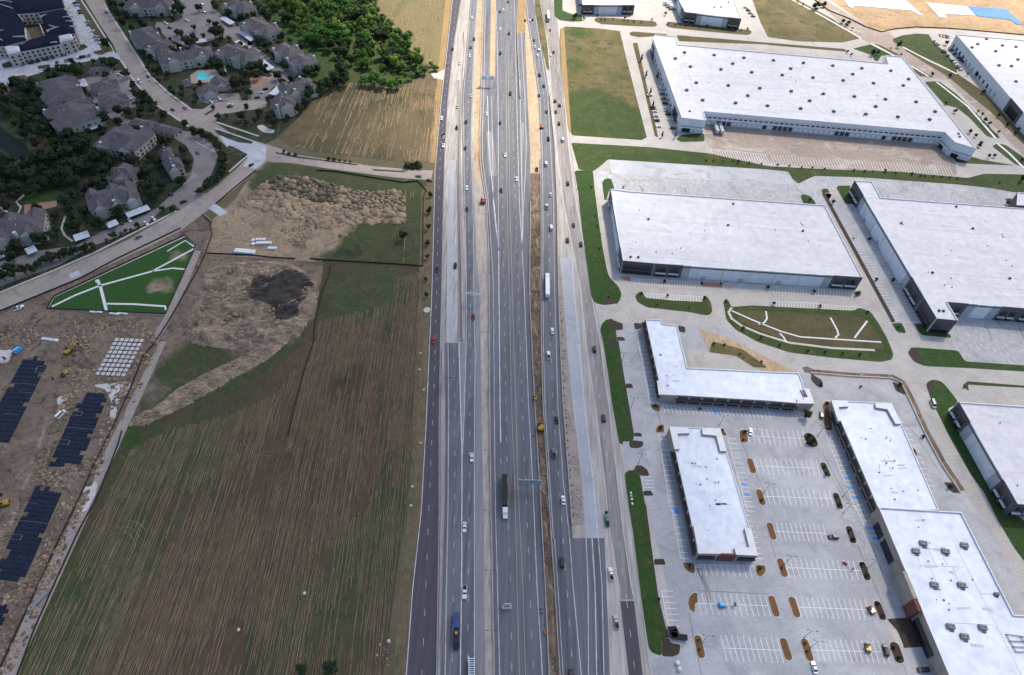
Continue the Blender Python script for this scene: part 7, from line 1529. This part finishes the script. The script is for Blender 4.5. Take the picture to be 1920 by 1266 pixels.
excavator(T1(2, 2, 212, 650), R(85), 'yellow bulldozer working in the dirt trench of the highway', boom=False, sc=1.1, z=.5)
excavator(T1(2, 2, 172, 432), R(95), 'small yellow bulldozer on the trench edge by the barrier', boom=False, sc=.6, z=.5)
excavator(T1(1, 1, 1683, 240), R(88), 'red compact excavator on the pale median strip', 'red', False, 1.1)
excavator(T1(3, 3, 735, 1070), R(80), 'yellow wheel loader in the stalls before the large store', boom=False, sc=.75)
excavator(T1(3, 3, 762, 790), R(110), 'orange tracked loader beside the island of the large store', 'orange', False, .75)
excavator(T1(0, 2, 222, 950), R(88), 'orange paving machine at the edge of the northbound lanes', 'orange', False, .9)
def lift(p, rz, label, col, sc=1.0):
    e = empty('boom_lift', (p.x, p.y, .05), rz); tag(e, label, 'boom lift'); e.scale = (sc,) * 3
    link('chassis', MB().loft([sec(-2, 1.1, .5, 1.2, 1.0), sec(0, 1.2, .45, 1.5, 1.1), sec(2, 1.1, .5, 1.2, 1.0)]).mesh('chassis', [M['car_' + col]]), e)
    link('turret', MB().box(-1.4, 1.0, -.9, .9, 1.5, 2.3).mesh('turret', [M['car_' + col]]), e)
    link('boom', MB().tube((-1.0, 0, 2.4), (6.5, 0, 2.0), .26, .2, 6).mesh('boom', [M['metal_white']]), e)
    link('basket', MB().box(6.4, 7.4, -.9, .9, 1.2, 2.3).mesh('basket', [M['vent']]), e)
    for xx in (-1.4, 1.4):
        for sy in (-1, 1): wheel(e, (xx, sy * 1.05, .5), .5, .4)
lift(T1(3, 2, 1555, 750), R(2), 'bright blue boom lift standing on the stall lines', 'bright blue', .8)
lift(T1(2, 0, 140, 75), R(240), 'bright blue boom lift on pale ground above the black foundation pads', 'bright blue', 1.1)
lift(T1(3, 3, 570, 435), R(-50), 'small red boom lift in the stalls before the large store', 'red', .55)
vehicle(T1(2, 0, 455, 548), R(70), 'van', 'white', 'white van parked between the black plastic foundation pads', None, True)
parked(3, 3, 345, 1210, (-8, -30), 'sedan', 'white', 'below the orange mulch island', True)
parked(3, 2, 705, 120, (-5, -40), 'pickup', 'green', 'among rubble on the strip by the right frontage road', True)
# dumpsters and pallets by the south end of the verge
for i, (x, y, a) in enumerate(((1185, 930, 5), (1200, 955, 20), (1190, 975, 0), (1240, 988, -4))):
    p = T1(3, 2, x, y); e = empty('dumpster', (p.x, p.y, .05), R(a)); tag(e, 'dark steel dumpster at the south end of the verge stalls', 'dumpster', 'dumpsters at the verge stalls')
    L_ = 1.6 if i < 3 else 3.0
    link('bin', MB().loft([[(-L_, -1, .1), (-L_, 1, .1), (-L_ - .2, 1.1, 1.5), (-L_ - .2, -1.1, 1.5)], [(L_, -1, .1), (L_, 1, .1), (L_ + .2, 1.1, 1.5), (L_ + .2, -1.1, 1.5)]]).mesh('bin', [M['metal_grey' if i < 3 else 'vent']]), e); link('lid', MB().box(-L_ - .15, L_ + .15, -1.05, 1.05, 1.51, 1.62).mesh('lid', [M['bed_liner']]), e)
for x, y in ((1225, 1180), (1240, 1225)):
    p = T1(3, 2, x, y); tag(drum('white_tank', Vector((p.x, p.y, .04)), 1.0, 1.6, 'tpo_edge', None), 'white drum standing on the drive below the verge', 'drum', 'white drums below the verge')
p = T1(1, 1, 1268, 1035); tag(drum('round_pad', Vector((p.x, p.y, .03)), 2.2, .25, 'walk', None, 20, .95), 'round pale concrete pad on the verge by the frontage road', 'concrete pad')
# orange barrels and cones
for r_, c_, x, y in ((1, 2, 155, 685), (1, 2, 150, 700), (1, 2, 222, 803), (3, 2, 222, 800), (3, 2, 218, 770), (3, 2, 242, 942), (3, 2, 246, 960), (1, 2, 225, 950), (2, 2, 165, 470), (2, 2, 160, 700), (3, 2, 228, 300), (3, 2, 238, 500)):
    p = T1(r_, c_, x, y); e = empty('traffic_barrel', (p.x, p.y, .1)); tag(e, 'orange traffic barrel standing along the dirt trench', 'barrel', 'orange barrels along the trench')
    link('base', MB().tube((0, 0, 0), (0, 0, .12), .55, .5, 10).mesh('base', [M['tyre']]), e); link('drum', MB().tube((0, 0, .12), (0, 0, 1.3), .42, .32, 10).mesh('drum', [M['car_orange']]), e); link('stripe', MB().tube((0, 0, .6), (0, 0, .85), .41, .38, 10).mesh('stripe', [M['paint']]), e)
# line of marker posts along the gravel bed
for i, y in enumerate(range(560, 980, 14)):
    p = at(xi(off(N1, 4.5 if i % 2 else 3.5), y), y); o = link('marker_post', MB().box(-.25, .25, -.25, .25, 0, .5).box(-.06, .06, -.06, .06, .5, 1.3).mesh('marker_post', [M['vent']]) if i == 0 else bpy.data.objects['marker_post'].data, None, (p.x, p.y, .05)); tag(o, 'small dark marker post in the line along the pale gravel bed', 'post', 'marker posts of the gravel bed')

# ================================================================== FOUNDATION PADS
def foundation(r_, c_, tl, tr_, bl, nu, nv, m, label, gap=.10, h=.45, skip=(), cross=(), z=.0):
    A, B, C = T1(r_, c_, *tl), T1(r_, c_, *tr_), T1(r_, c_, *bl)
    u = (B - A); v_ = (C - A); v_ = v_ - u * (u.dot(v_) / u.length_squared) * .0
    e = empty('foundation_pad', (A.x, A.y, 0)); tag(e, label, 'foundation pad')
    D_ = B + v_
    # sunken membrane under the blocks
    sl = [A.lerp(D_, .012), B.lerp(C, .012), D_.lerp(A, .012), C.lerp(B, .012)]; o = slab('membrane_base', sl, 0, .12, M['soil_dark'], e) if m != 'plastic_navy' else None
    hu, hv = u.length / nu, v_.length / nv
    # one shared block: sheared to the pad's own axes, bevelled on top
    uu, vv = u / nu, v_ / nv; g0, g1 = gap, .24
    def q(a, b, zz): w = uu * a + vv * b; return (w.x, w.y, zz)
    vs_ = [q(g0, g0, .1), q(1 - g0, g0, .1), q(1 - g0, 1 - g0, .1), q(g0, 1 - g0, .1), q(g0 + .03, g0 + .03, h * .8), q(1 - g0 - .03, g0 + .03, h * .8), q(1 - g0 - .03, 1 - g0 - .03, h * .8), q(g0 + .03, 1 - g0 - .03, h * .8), q(g1, g1, h), q(1 - g1, g1, h), q(1 - g1, 1 - g1, h), q(g1, 1 - g1, h)]
    fs_ = [[0, 1, 5, 4], [1, 2, 6, 5], [2, 3, 7, 6], [3, 0, 4, 7], [4, 5, 9, 8], [5, 6, 10, 9], [6, 7, 11, 10], [7, 4, 8, 11], [8, 9, 10, 11]]
    if m == 'plastic_navy': vs_ += [q(-.02, -.02, .06), q(1.02, -.02, .06), q(1.02, 1.02, .06), q(-.02, 1.02, .06), q(0, 0, .12), q(1, 0, .12), q(1, 1, .12), q(0, 1, .12)]; fs_ += [[16, 17, 18, 19], [12, 13, 17, 16], [13, 14, 18, 17], [14, 15, 19, 18], [15, 12, 16, 19]]
    if u.cross(v_).z < 0: fs_ = [f[::-1] for f in fs_]
    bmh = mesh('block', vs_, fs_, [M[m], M['plastic_deep']], [0] * 9 + [1] * (len(fs_) - 9)); rr = random.Random(nv)
    for i in range(nu):
        for j in range(nv):
            if (i, j) in skip or ((i in (0, nu - 1) or j in (0, nv - 1)) and m == 'plastic_navy' and rr.random() < .20): continue
            w = uu * i + vv * j; link('block', bmh, e, (w.x, w.y, rr.uniform(-.03, .1)))
    def strip(a, b, bm_='metal_grey'): p, s_ = A + uu * a[0] + vv * a[1], A + uu * b[0] + vv * b[1]; ribbon('form_board', [p, s_], .16, .13, M[bm_], e, None, .42)
    for a, b in cross: strip(a, b, 'shoulder')
    for a, b in (((nu + .05, 1), (nu + .05, nv * .55)), ((-.05, nv * .3), (-.05, nv - 1))): strip(a, b, 'dirt_pale')
foundation(2, 0, (190, 105), (385, 120), (-150, 735), 6, 20, 'plastic_navy', 'black plastic covered foundation pad below the blue boom lift', cross=(((0, 7), (6, 7)), ((3, 9), (6, 9)), ((2, 14), (5, 14)), ((4, 2.6), (6, 2.6)), ((4, 4), (6, 4)), ((4, 2.6), (4, 4))), skip=((0, 0), (5, 0), (5, 1)))
foundation(2, 0, (610, 378), (815, 395), (360, 925), 6, 18, 'plastic_navy', 'black plastic covered foundation pad beside the parked white van', cross=(((0, 9), (6, 9)), ((0, 5), (2, 5)), ((2, 5), (2, 6)), ((0, 6), (2, 6)), ((0, 12), (2, 12)), ((0, 13), (2, 13)), ((2, 12), (2, 13))), skip=((5, 0), (0, 0), (0, 1), (5, 17), (4, 17)))
foundation(2, 0, (270, 1070), (480, 1095), (-60, 1760), 6, 20, 'plastic_navy', 'black plastic covered foundation pad nearest the rutted haul track', cross=(((0, 8), (6, 8)), ((0, 4), (2, 4)), ((0, 11), (2, 11)), ((2, 11), (2, 12)), ((0, 12), (2, 12))), skip=((5, 0), (4, 0), (0, 19), (5, 19)))
foundation(3, 0, (-110, 735), (90, 750), (-240, 1000), 6, 9, 'plastic_navy', 'black plastic covered foundation pad cut by the frame below the bare ground', skip=((5, 0),))
foundation(2, 0, (-260, 1125), (35, 1125), (-330, 1210), 5, 3, 'plastic_navy', 'small corner of black plastic pad by the yellow excavator')
foundation(1, 0, (858, 1240), (1075, 1250), (700, 1522), 6, 9, 'fill_pad', 'pale grid of fill blocks split by dark trenches', gap=.12, h=.5)
# white pallets of block in the upper site
def pallets(r_, c_, a, b, n, size, label, group):
    for i in range(n):
        t = i / max(1, n - 1); p = T1(r_, c_, a[0] + (b[0] - a[0]) * t, a[1] + (b[1] - a[1]) * t)
        e = empty('pallet_stack', (p.x, p.y, .03), R(-3)); tag(e, label, 'pallet', group)
        link('pallet', MB().box(-size[0] * .5, size[0] * .5, -size[1] * .5, size[1] * .5, 0, .15).mesh('pallet', [M['bark']]), e)
        link('wrapped_load', MB().loft([[(-size[0] * .46, -size[1] * .46, .15), (size[0] * .46, -size[1] * .46, .15), (size[0] * .46, size[1] * .46, .15), (-size[0] * .46, size[1] * .46, .15)], [(-size[0] * .42, -size[1] * .42, size[2]), (size[0] * .42, -size[1] * .42, size[2]), (size[0] * .42, size[1] * .42, size[2]), (-size[0] * .42, size[1] * .42, size[2])]]).mesh('wrapped_load', [M['tpo_edge']]), e)
pallets(1, 0, (1755, 600), (1885, 612), 8, (2.0, 4.2, 1.5), 'white wrapped stack in the tight row on the haul ground', 'tight row of white stacks')
pallets(1, 1, (12, 516), (62, 516), 3, (2.0, 2.4, 1.2), 'white wrapped stack in the short upper row', 'upper row of white stacks')
pallets(1, 1, (10, 543), (108, 541), 7, (1.7, 2.6, 1.2), 'white wrapped stack in the long middle row', 'middle row of white stacks')
pallets(1, 1, (98, 580), (148, 580), 4, (1.6, 2.4, 1.0), 'white wrapped stack in the loose lower row', 'lower row of white stacks')
pallets(1, 0, (1880, 520), (1880, 548), 2, (2.6, 2.6, 1.0), 'white wrapped stack standing apart beside the middle row', 'stacks standing apart')
pallets(1, 0, (330, 1250), (415, 1262), 4, (3.2, 2.0, .8), 'pale timber stack on the spoil ridges', 'timber stacks on the ridges')
pallets(1, 0, (690, 1050), (740, 1052), 2, (4.0, 1.4, .6), 'pale timber stack below the triangular park', 'timber stacks below the park')
for x, y, s_ in ((850, 1065, 1.6), (910, 1062, 1.3)):
    p = T1(1, 0, x, y); e = empty('concrete_block', (p.x, p.y, .03), R(-6)); tag(e, 'long pale concrete beam lying below the triangular park', 'beam', 'beams below the park'); link('beam', MB().box(-3, 3, -.5, .5, 0, .6).mesh('beam', [M['walk_white']]), e); link('strap', MB().box(-.1, .1, -.52, .52, 0, .62).mesh('strap', [M['vent']]), e)
p = T1(3, 0, 282, 715); e = empty('inlet_box', (p.x, p.y, .03), R(62)); tag(e, 'long grey concrete culvert lid beside the haul track', 'culvert'); link('frame', MB().box(-5, 5, -1.4, 1.4, 0, .35).mesh('frame', [M['tar']]), e); link('lid', MB().box(-4.6, 4.6, -1.1, 1.1, .35, .5).mesh('lid', [M['shoulder']]), e)
# stones and bale lumps in the field
def lump(p, r, m, label, cat, group=None):
    bm = bmesh.new(); bmesh.ops.create_icosphere(bm, subdivisions=2, radius=r)
    for v in bm.verts: v.co *= 1 + .25 * noise.noise(v.co * 1.3 / r + Vector((p.x, p.y, 0))); v.co.z = max(-.2 * r, v.co.z * .7)
    me = bpy.data.meshes.new('lump'); bm.to_mesh(me); bm.free(); me.materials.append(M[m]); o = link('boulder', me, None, (p.x, p.y, .02 + r * .18)); tag(o, label, cat, group)
lump(T1(3, 1, 360, 660), .8, 'walk', 'pale rubble lump lying in the straw rows of the field', 'boulder')
lump(T1(3, 0, 1770, 930), .75, 'walk', 'pale long stone lying in the lower stubble field', 'boulder')
lump(T1(3, 1, 985, 1015), .8, 'walk', 'pale stone on the verge by the field end', 'boulder')
for x, y in ((1220, 90), (1212, 210), (1245, 360), (1160, 1080), (1150, 1220), (1222, 755)): lump(T1(2, 1, x, y), .7, 'walk', 'small pale stone on the dry frontage road verge', 'boulder', 'verge stones')
for x, y in ((1410, 155), (1415, 190), (1422, 230), (1428, 285)): lump(Vector(at(960 + x / 6.33, 900 + y / 6.33)), .6, 'walk_white', 'pale stone in the line on the green verge strip', 'boulder', 'stones on the green strip')
for i in range(16):
    p = at(random.uniform(700, 728), random.uniform(1190, 1262)); lump(p, random.uniform(.25, .7), random.choice(('verge', 'dirt_pale')), 'rubble stone at the scruffy lower corner of the field', 'boulder', 'rubble stones at the field corner')
# silt fences: thin black fabric on stakes
def silt(pts, label):
    o = ribbon('silt_fence', pts, .35, 0, M['silt'], None, None, .95); tag(o, label, 'fence', 'black silt fences'); return o
silt(T(1, 0, [(1500, 330), (1560, 380), (1575, 470), (1530, 600), (1480, 720), (1240, 1140), (1140, 1290)]) + T(2, 0, [(1060, 120), (985, 310), (930, 440), (870, 580), (800, 720), (700, 920), (560, 1230)]) + T(3, 0, [(440, 260), (250, 680), (100, 1000), (0, 1220)]), 'long black silt fence between the foundation site and the haul track')
silt(T(2, 0, [(905, 670), (880, 760), (820, 920), (700, 1200)]) + T(3, 0, [(590, 190), (420, 560), (260, 920), (130, 1270)]), 'black silt fence along the left edge of the stubble field')
silt(T(1, 0, [(1535, 615), (1899, 632)]) + T(1, 1, [(100, 645), (290, 655)]), 'black silt fence below the white wrapped stacks')
silt(T(1, 1, [(400, 655), (560, 668), (1000, 692), (1238, 710), (1240, 400), (1242, 190), (1265, 150), (1200, 80), (1090, 90), (900, 60), (600, 10), (450, 0)]), 'black silt fence enclosing the upper green field')
silt(T(1, 1, [(560, 690), (540, 780), (490, 900), (470, 1000), (440, 1120)]) + T(2, 1, [(430, 0), (350, 250), (290, 480), (240, 700)]), 'black silt fence and ditch between clay ground and stubble rows')
silt(T(1, 0, [(0, 1045), (150, 985), (600, 800), (880, 650), (1340, 430)]), 'black silt fence along the lower side of the tan street')
silt(T(1, 0, [(1600, 250), (1740, 130), (1899, 0)]), 'short black silt fence above the pale driveway slab')
silt(T(1, 0, [(350, 1025), (400, 935), (1375, 480), (1455, 560), (1228, 1066), (350, 1025)]), 'black fence around the triangular park')
silt(T(0, 3, [(330, -10), (450, 80), (600, 140), (720, 200), (840, 240), (950, 215), (1100, 203), (1320, 212), (1520, 228), (1899, 262)]), 'black silt fence curving round the sandy site')
# ================================================================== SIGNS, GANTRIES AND LAMP POSTS
def gantry(a, b, h, label, nsign=3, two=True, lights=False):
    A, B = Vector((a.x, a.y, 0)), Vector((b.x, b.y, 0)); d = (B - A); X = d.length; d.normalize()
    e = empty('sign_gantry', A, math.atan2(d.y, d.x)); tag(e, label, 'sign gantry')
    def part(n_, mb, m): return link(n_, mb.mesh(n_, [M[m]]), e)
    for x in ((0, X) if two else (0,)): part('post', MB().tube((x, 0, 0), (x, 0, h + 1), .3, .25, 8), 'metal_white')
    t = MB()
    for y, z in ((-.6, h), (.6, h), (-.6, h + 1.2), (.6, h + 1.2)): t.tube((0, y, z), (X, y, z), .12, .12, 5)
    n = max(3, int(X / 2))
    for i in range(n): x0, x1 = X * i / n, X * (i + 1) / n; t.tube((x0, -.6, h + 1.2), (x1, .6, h + 1.2), .07, .07, 4); t.tube((x0, -.6, h), (x1, -.6, h + 1.2), .07, .07, 4)
    part('truss', t, 'metal_white' if not lights else 'metal_grey')
    for i in range(nsign):
        x = X * (i + .5) / nsign; part('sign_panel', MB().box(x - X / nsign * .36, x + X / nsign * .36, .75, .95, h - 1.3, h + 2.2), 'metal_white')
        if lights: part('lamp', MB().tube((x, 1.6, h - 1.0), (x, 1.6, h - .7), .35, .3, 8), 'tpo_edge')
gantry(T1(2, 2, 40, 1100), T1(2, 2, 215, 1105), 6.5, 'overhead sign gantry with lamps reaching over the express lanes', 4, True, True)
gantry(T1(0, 1, 1668, 640), T1(0, 1, 1772, 642), 7, 'sign gantry spanning the inner lanes beside the sandy median', 2)
gantry(T1(1, 1, 1668, 985), T1(1, 1, 1556, 975), 7, 'bare cantilever arm over the left carriageway', 0, False)
gantry(T1(3, 1, 1830, 770), T1(3, 1, 1892, 770), 1.2, 'low frame barrier on the main carriageway pavement', 1)
gantry(T1(2, 1, 1395, 325), T1(2, 1, 1500, 325), 6.5, 'slim cantilever arm reaching over the ramp', 0, False, True)
def lamp_post(p, rz, h, label, group, double=True, z=.05):
    e = empty('lamp_post', (p.x, p.y, z), rz); tag(e, label, 'lamp post', group)
    link('base', MB().tube((0, 0, 0), (0, 0, .8), .32, .3, 8).mesh('base', [M['kerb']]), e); link('pole', MB().tube((0, 0, .8), (0, 0, h), .13, .08, 6).mesh('pole', [M['metal_grey']]), e)
    for s_ in ((-1, 1) if double else (1,)):
        link('arm', MB().tube((0, 0, h - .1), (s_ * 1.6, 0, h + .15), .06, .05, 5).mesh('arm', [M['metal_grey']]), e); link('lamp_head', MB().box(min(s_ * 1.5, s_ * 2.3), max(s_ * 1.5, s_ * 2.3), -.18, .18, h + .1, h + .25).mesh('lamp_head', [M['vent']]), e)
for r_, c_, x, y in ((2, 2, 1540, 620), (2, 2, 940, 905), (2, 2, 885, 490), (2, 2, 815, 160), (2, 2, 1870, 1120), (3, 3, 125, 440), (3, 3, 740, 470), (3, 3, 315, 1060), (3, 3, 268, 985), (3, 2, 1415, 1020), (3, 3, 560, 60), (2, 3, 370, 700), (2, 3, 555, 1150)):
    lamp_post(T1(r_, c_, x, y), R(-8), 9, 'slim dark lamp post standing in the shop parking lot', 'lamp posts of the shop parking lot')
for y in range(100, 1250, 110):
    lamp_post(at(xi(off(M0, -5.5), y), y), heading(910, y, True) + R(90), 13, 'tall twin-arm lamp post on the pale highway median strip', 'lamp posts of the highway median')
for r_, c_, x, y in ((0, 1, 452, 1185), (0, 1, 905, 1240), (0, 1, 1390, 60)): lamp_post(T1(r_, c_, x, y), R(90), 8, 'single-arm lamp post beside the cross street or field', 'lamp posts of the cross street', False)
# ================================================================== CLOUDS: closed banks of even vapour above the drone
cv = bpy.data.materials.new('cloud_vapour'); cv.use_nodes = True; cn = cv.node_tree
cn.nodes.remove(cn.nodes['Principled BSDF']); pv = cn.nodes.new('ShaderNodeVolumePrincipled'); cn.links.new(pv.outputs[0], cn.nodes['Material Output'].inputs['Volume'])
pv.inputs['Color'].default_value = (.80, .84, .92, 1); pv.inputs['Density'].default_value = .012; pv.inputs['Anisotropy'].default_value = .2
CZ = 900.0
def cloud(name, label, blobs, zmid, thick, seed):
    """lens-shaped cloud bank: blobs are ground spots to shade (x, y, radius), moved up the sun's direction"""
    sh = SUN_DIR * (zmid / SUN_DIR.z); st = 26.0
    x0, x1 = min(b[0] - b[2] for b in blobs) - 60, max(b[0] + b[2] for b in blobs) + 60; y0, y1 = min(b[1] - b[2] for b in blobs) - 60, max(b[1] + b[2] for b in blobs) + 60
    nx, ny = int((x1 - x0) / st) + 1, int((y1 - y0) / st) + 1; top = {}; v = []; f = []
    def th(x, y):
        a = max((1 - math.hypot(x - bx, y - by) / br) * br / 140 for bx, by, br in blobs)
        a = a + .28 * noise.fractal(Vector((x / 120, y / 120, seed)), 1, 2, 4)
        return thick * max(0, min(1, a * 1.1)) ** .8
    for j in range(ny + 1):
        for i in range(nx + 1):
            x, y = x0 + i * st, y0 + j * st; t = 0 if i in (0, nx) or j in (0, ny) else th(x, y)
            top[i, j] = len(v); v.append((x + sh.x, y + sh.y, zmid + t * .7 + .05)); v.append((x + sh.x, y + sh.y, zmid - t * .3 - .05))
    for j in range(ny):
        for i in range(nx):
            a, b, c, d = top[i, j], top[i + 1, j], top[i + 1, j + 1], top[i, j + 1]; f.append([a, b, c, d]); f.append([a + 1, d + 1, c + 1, b + 1])
    for i in range(nx): a, b = top[i, 0], top[i + 1, 0]; f.append([a, a + 1, b + 1, b]); a, b = top[i, ny], top[i + 1, ny]; f.append([b, b + 1, a + 1, a])
    for j in range(ny): a, b = top[0, j], top[0, j + 1]; f.append([b, b + 1, a + 1, a]); a, b = top[nx, j], top[nx, j + 1]; f.append([a, a + 1, b + 1, b])
    o = obj(name, v, f, cv); tag(o, label, 'cloud', None, 'stuff'); return o
cloud('cloud', 'broad thick cloud bank above the apartments and the stubble field', [(-500, 600, 300), (-320, 400, 250), (-170, 200, 220), (-420, 200, 300), (-60, 60, 190), (-330, 60, 260), (-70, 330, 120), (-30, 250, 120), (0, 150, 120)], CZ, 170, 3.1)
cloud('cloud', 'thin cloud sheet above the shops and warehouses', [(120, 120, 230), (300, 200, 260), (230, 330, 190), (420, 420, 230), (120, 300, 120), (230, 480, 120), (330, 520, 150), (400, 600, 130), (250, 560, 150), (180, 500, 110)], CZ + 380, 82, 8.4)
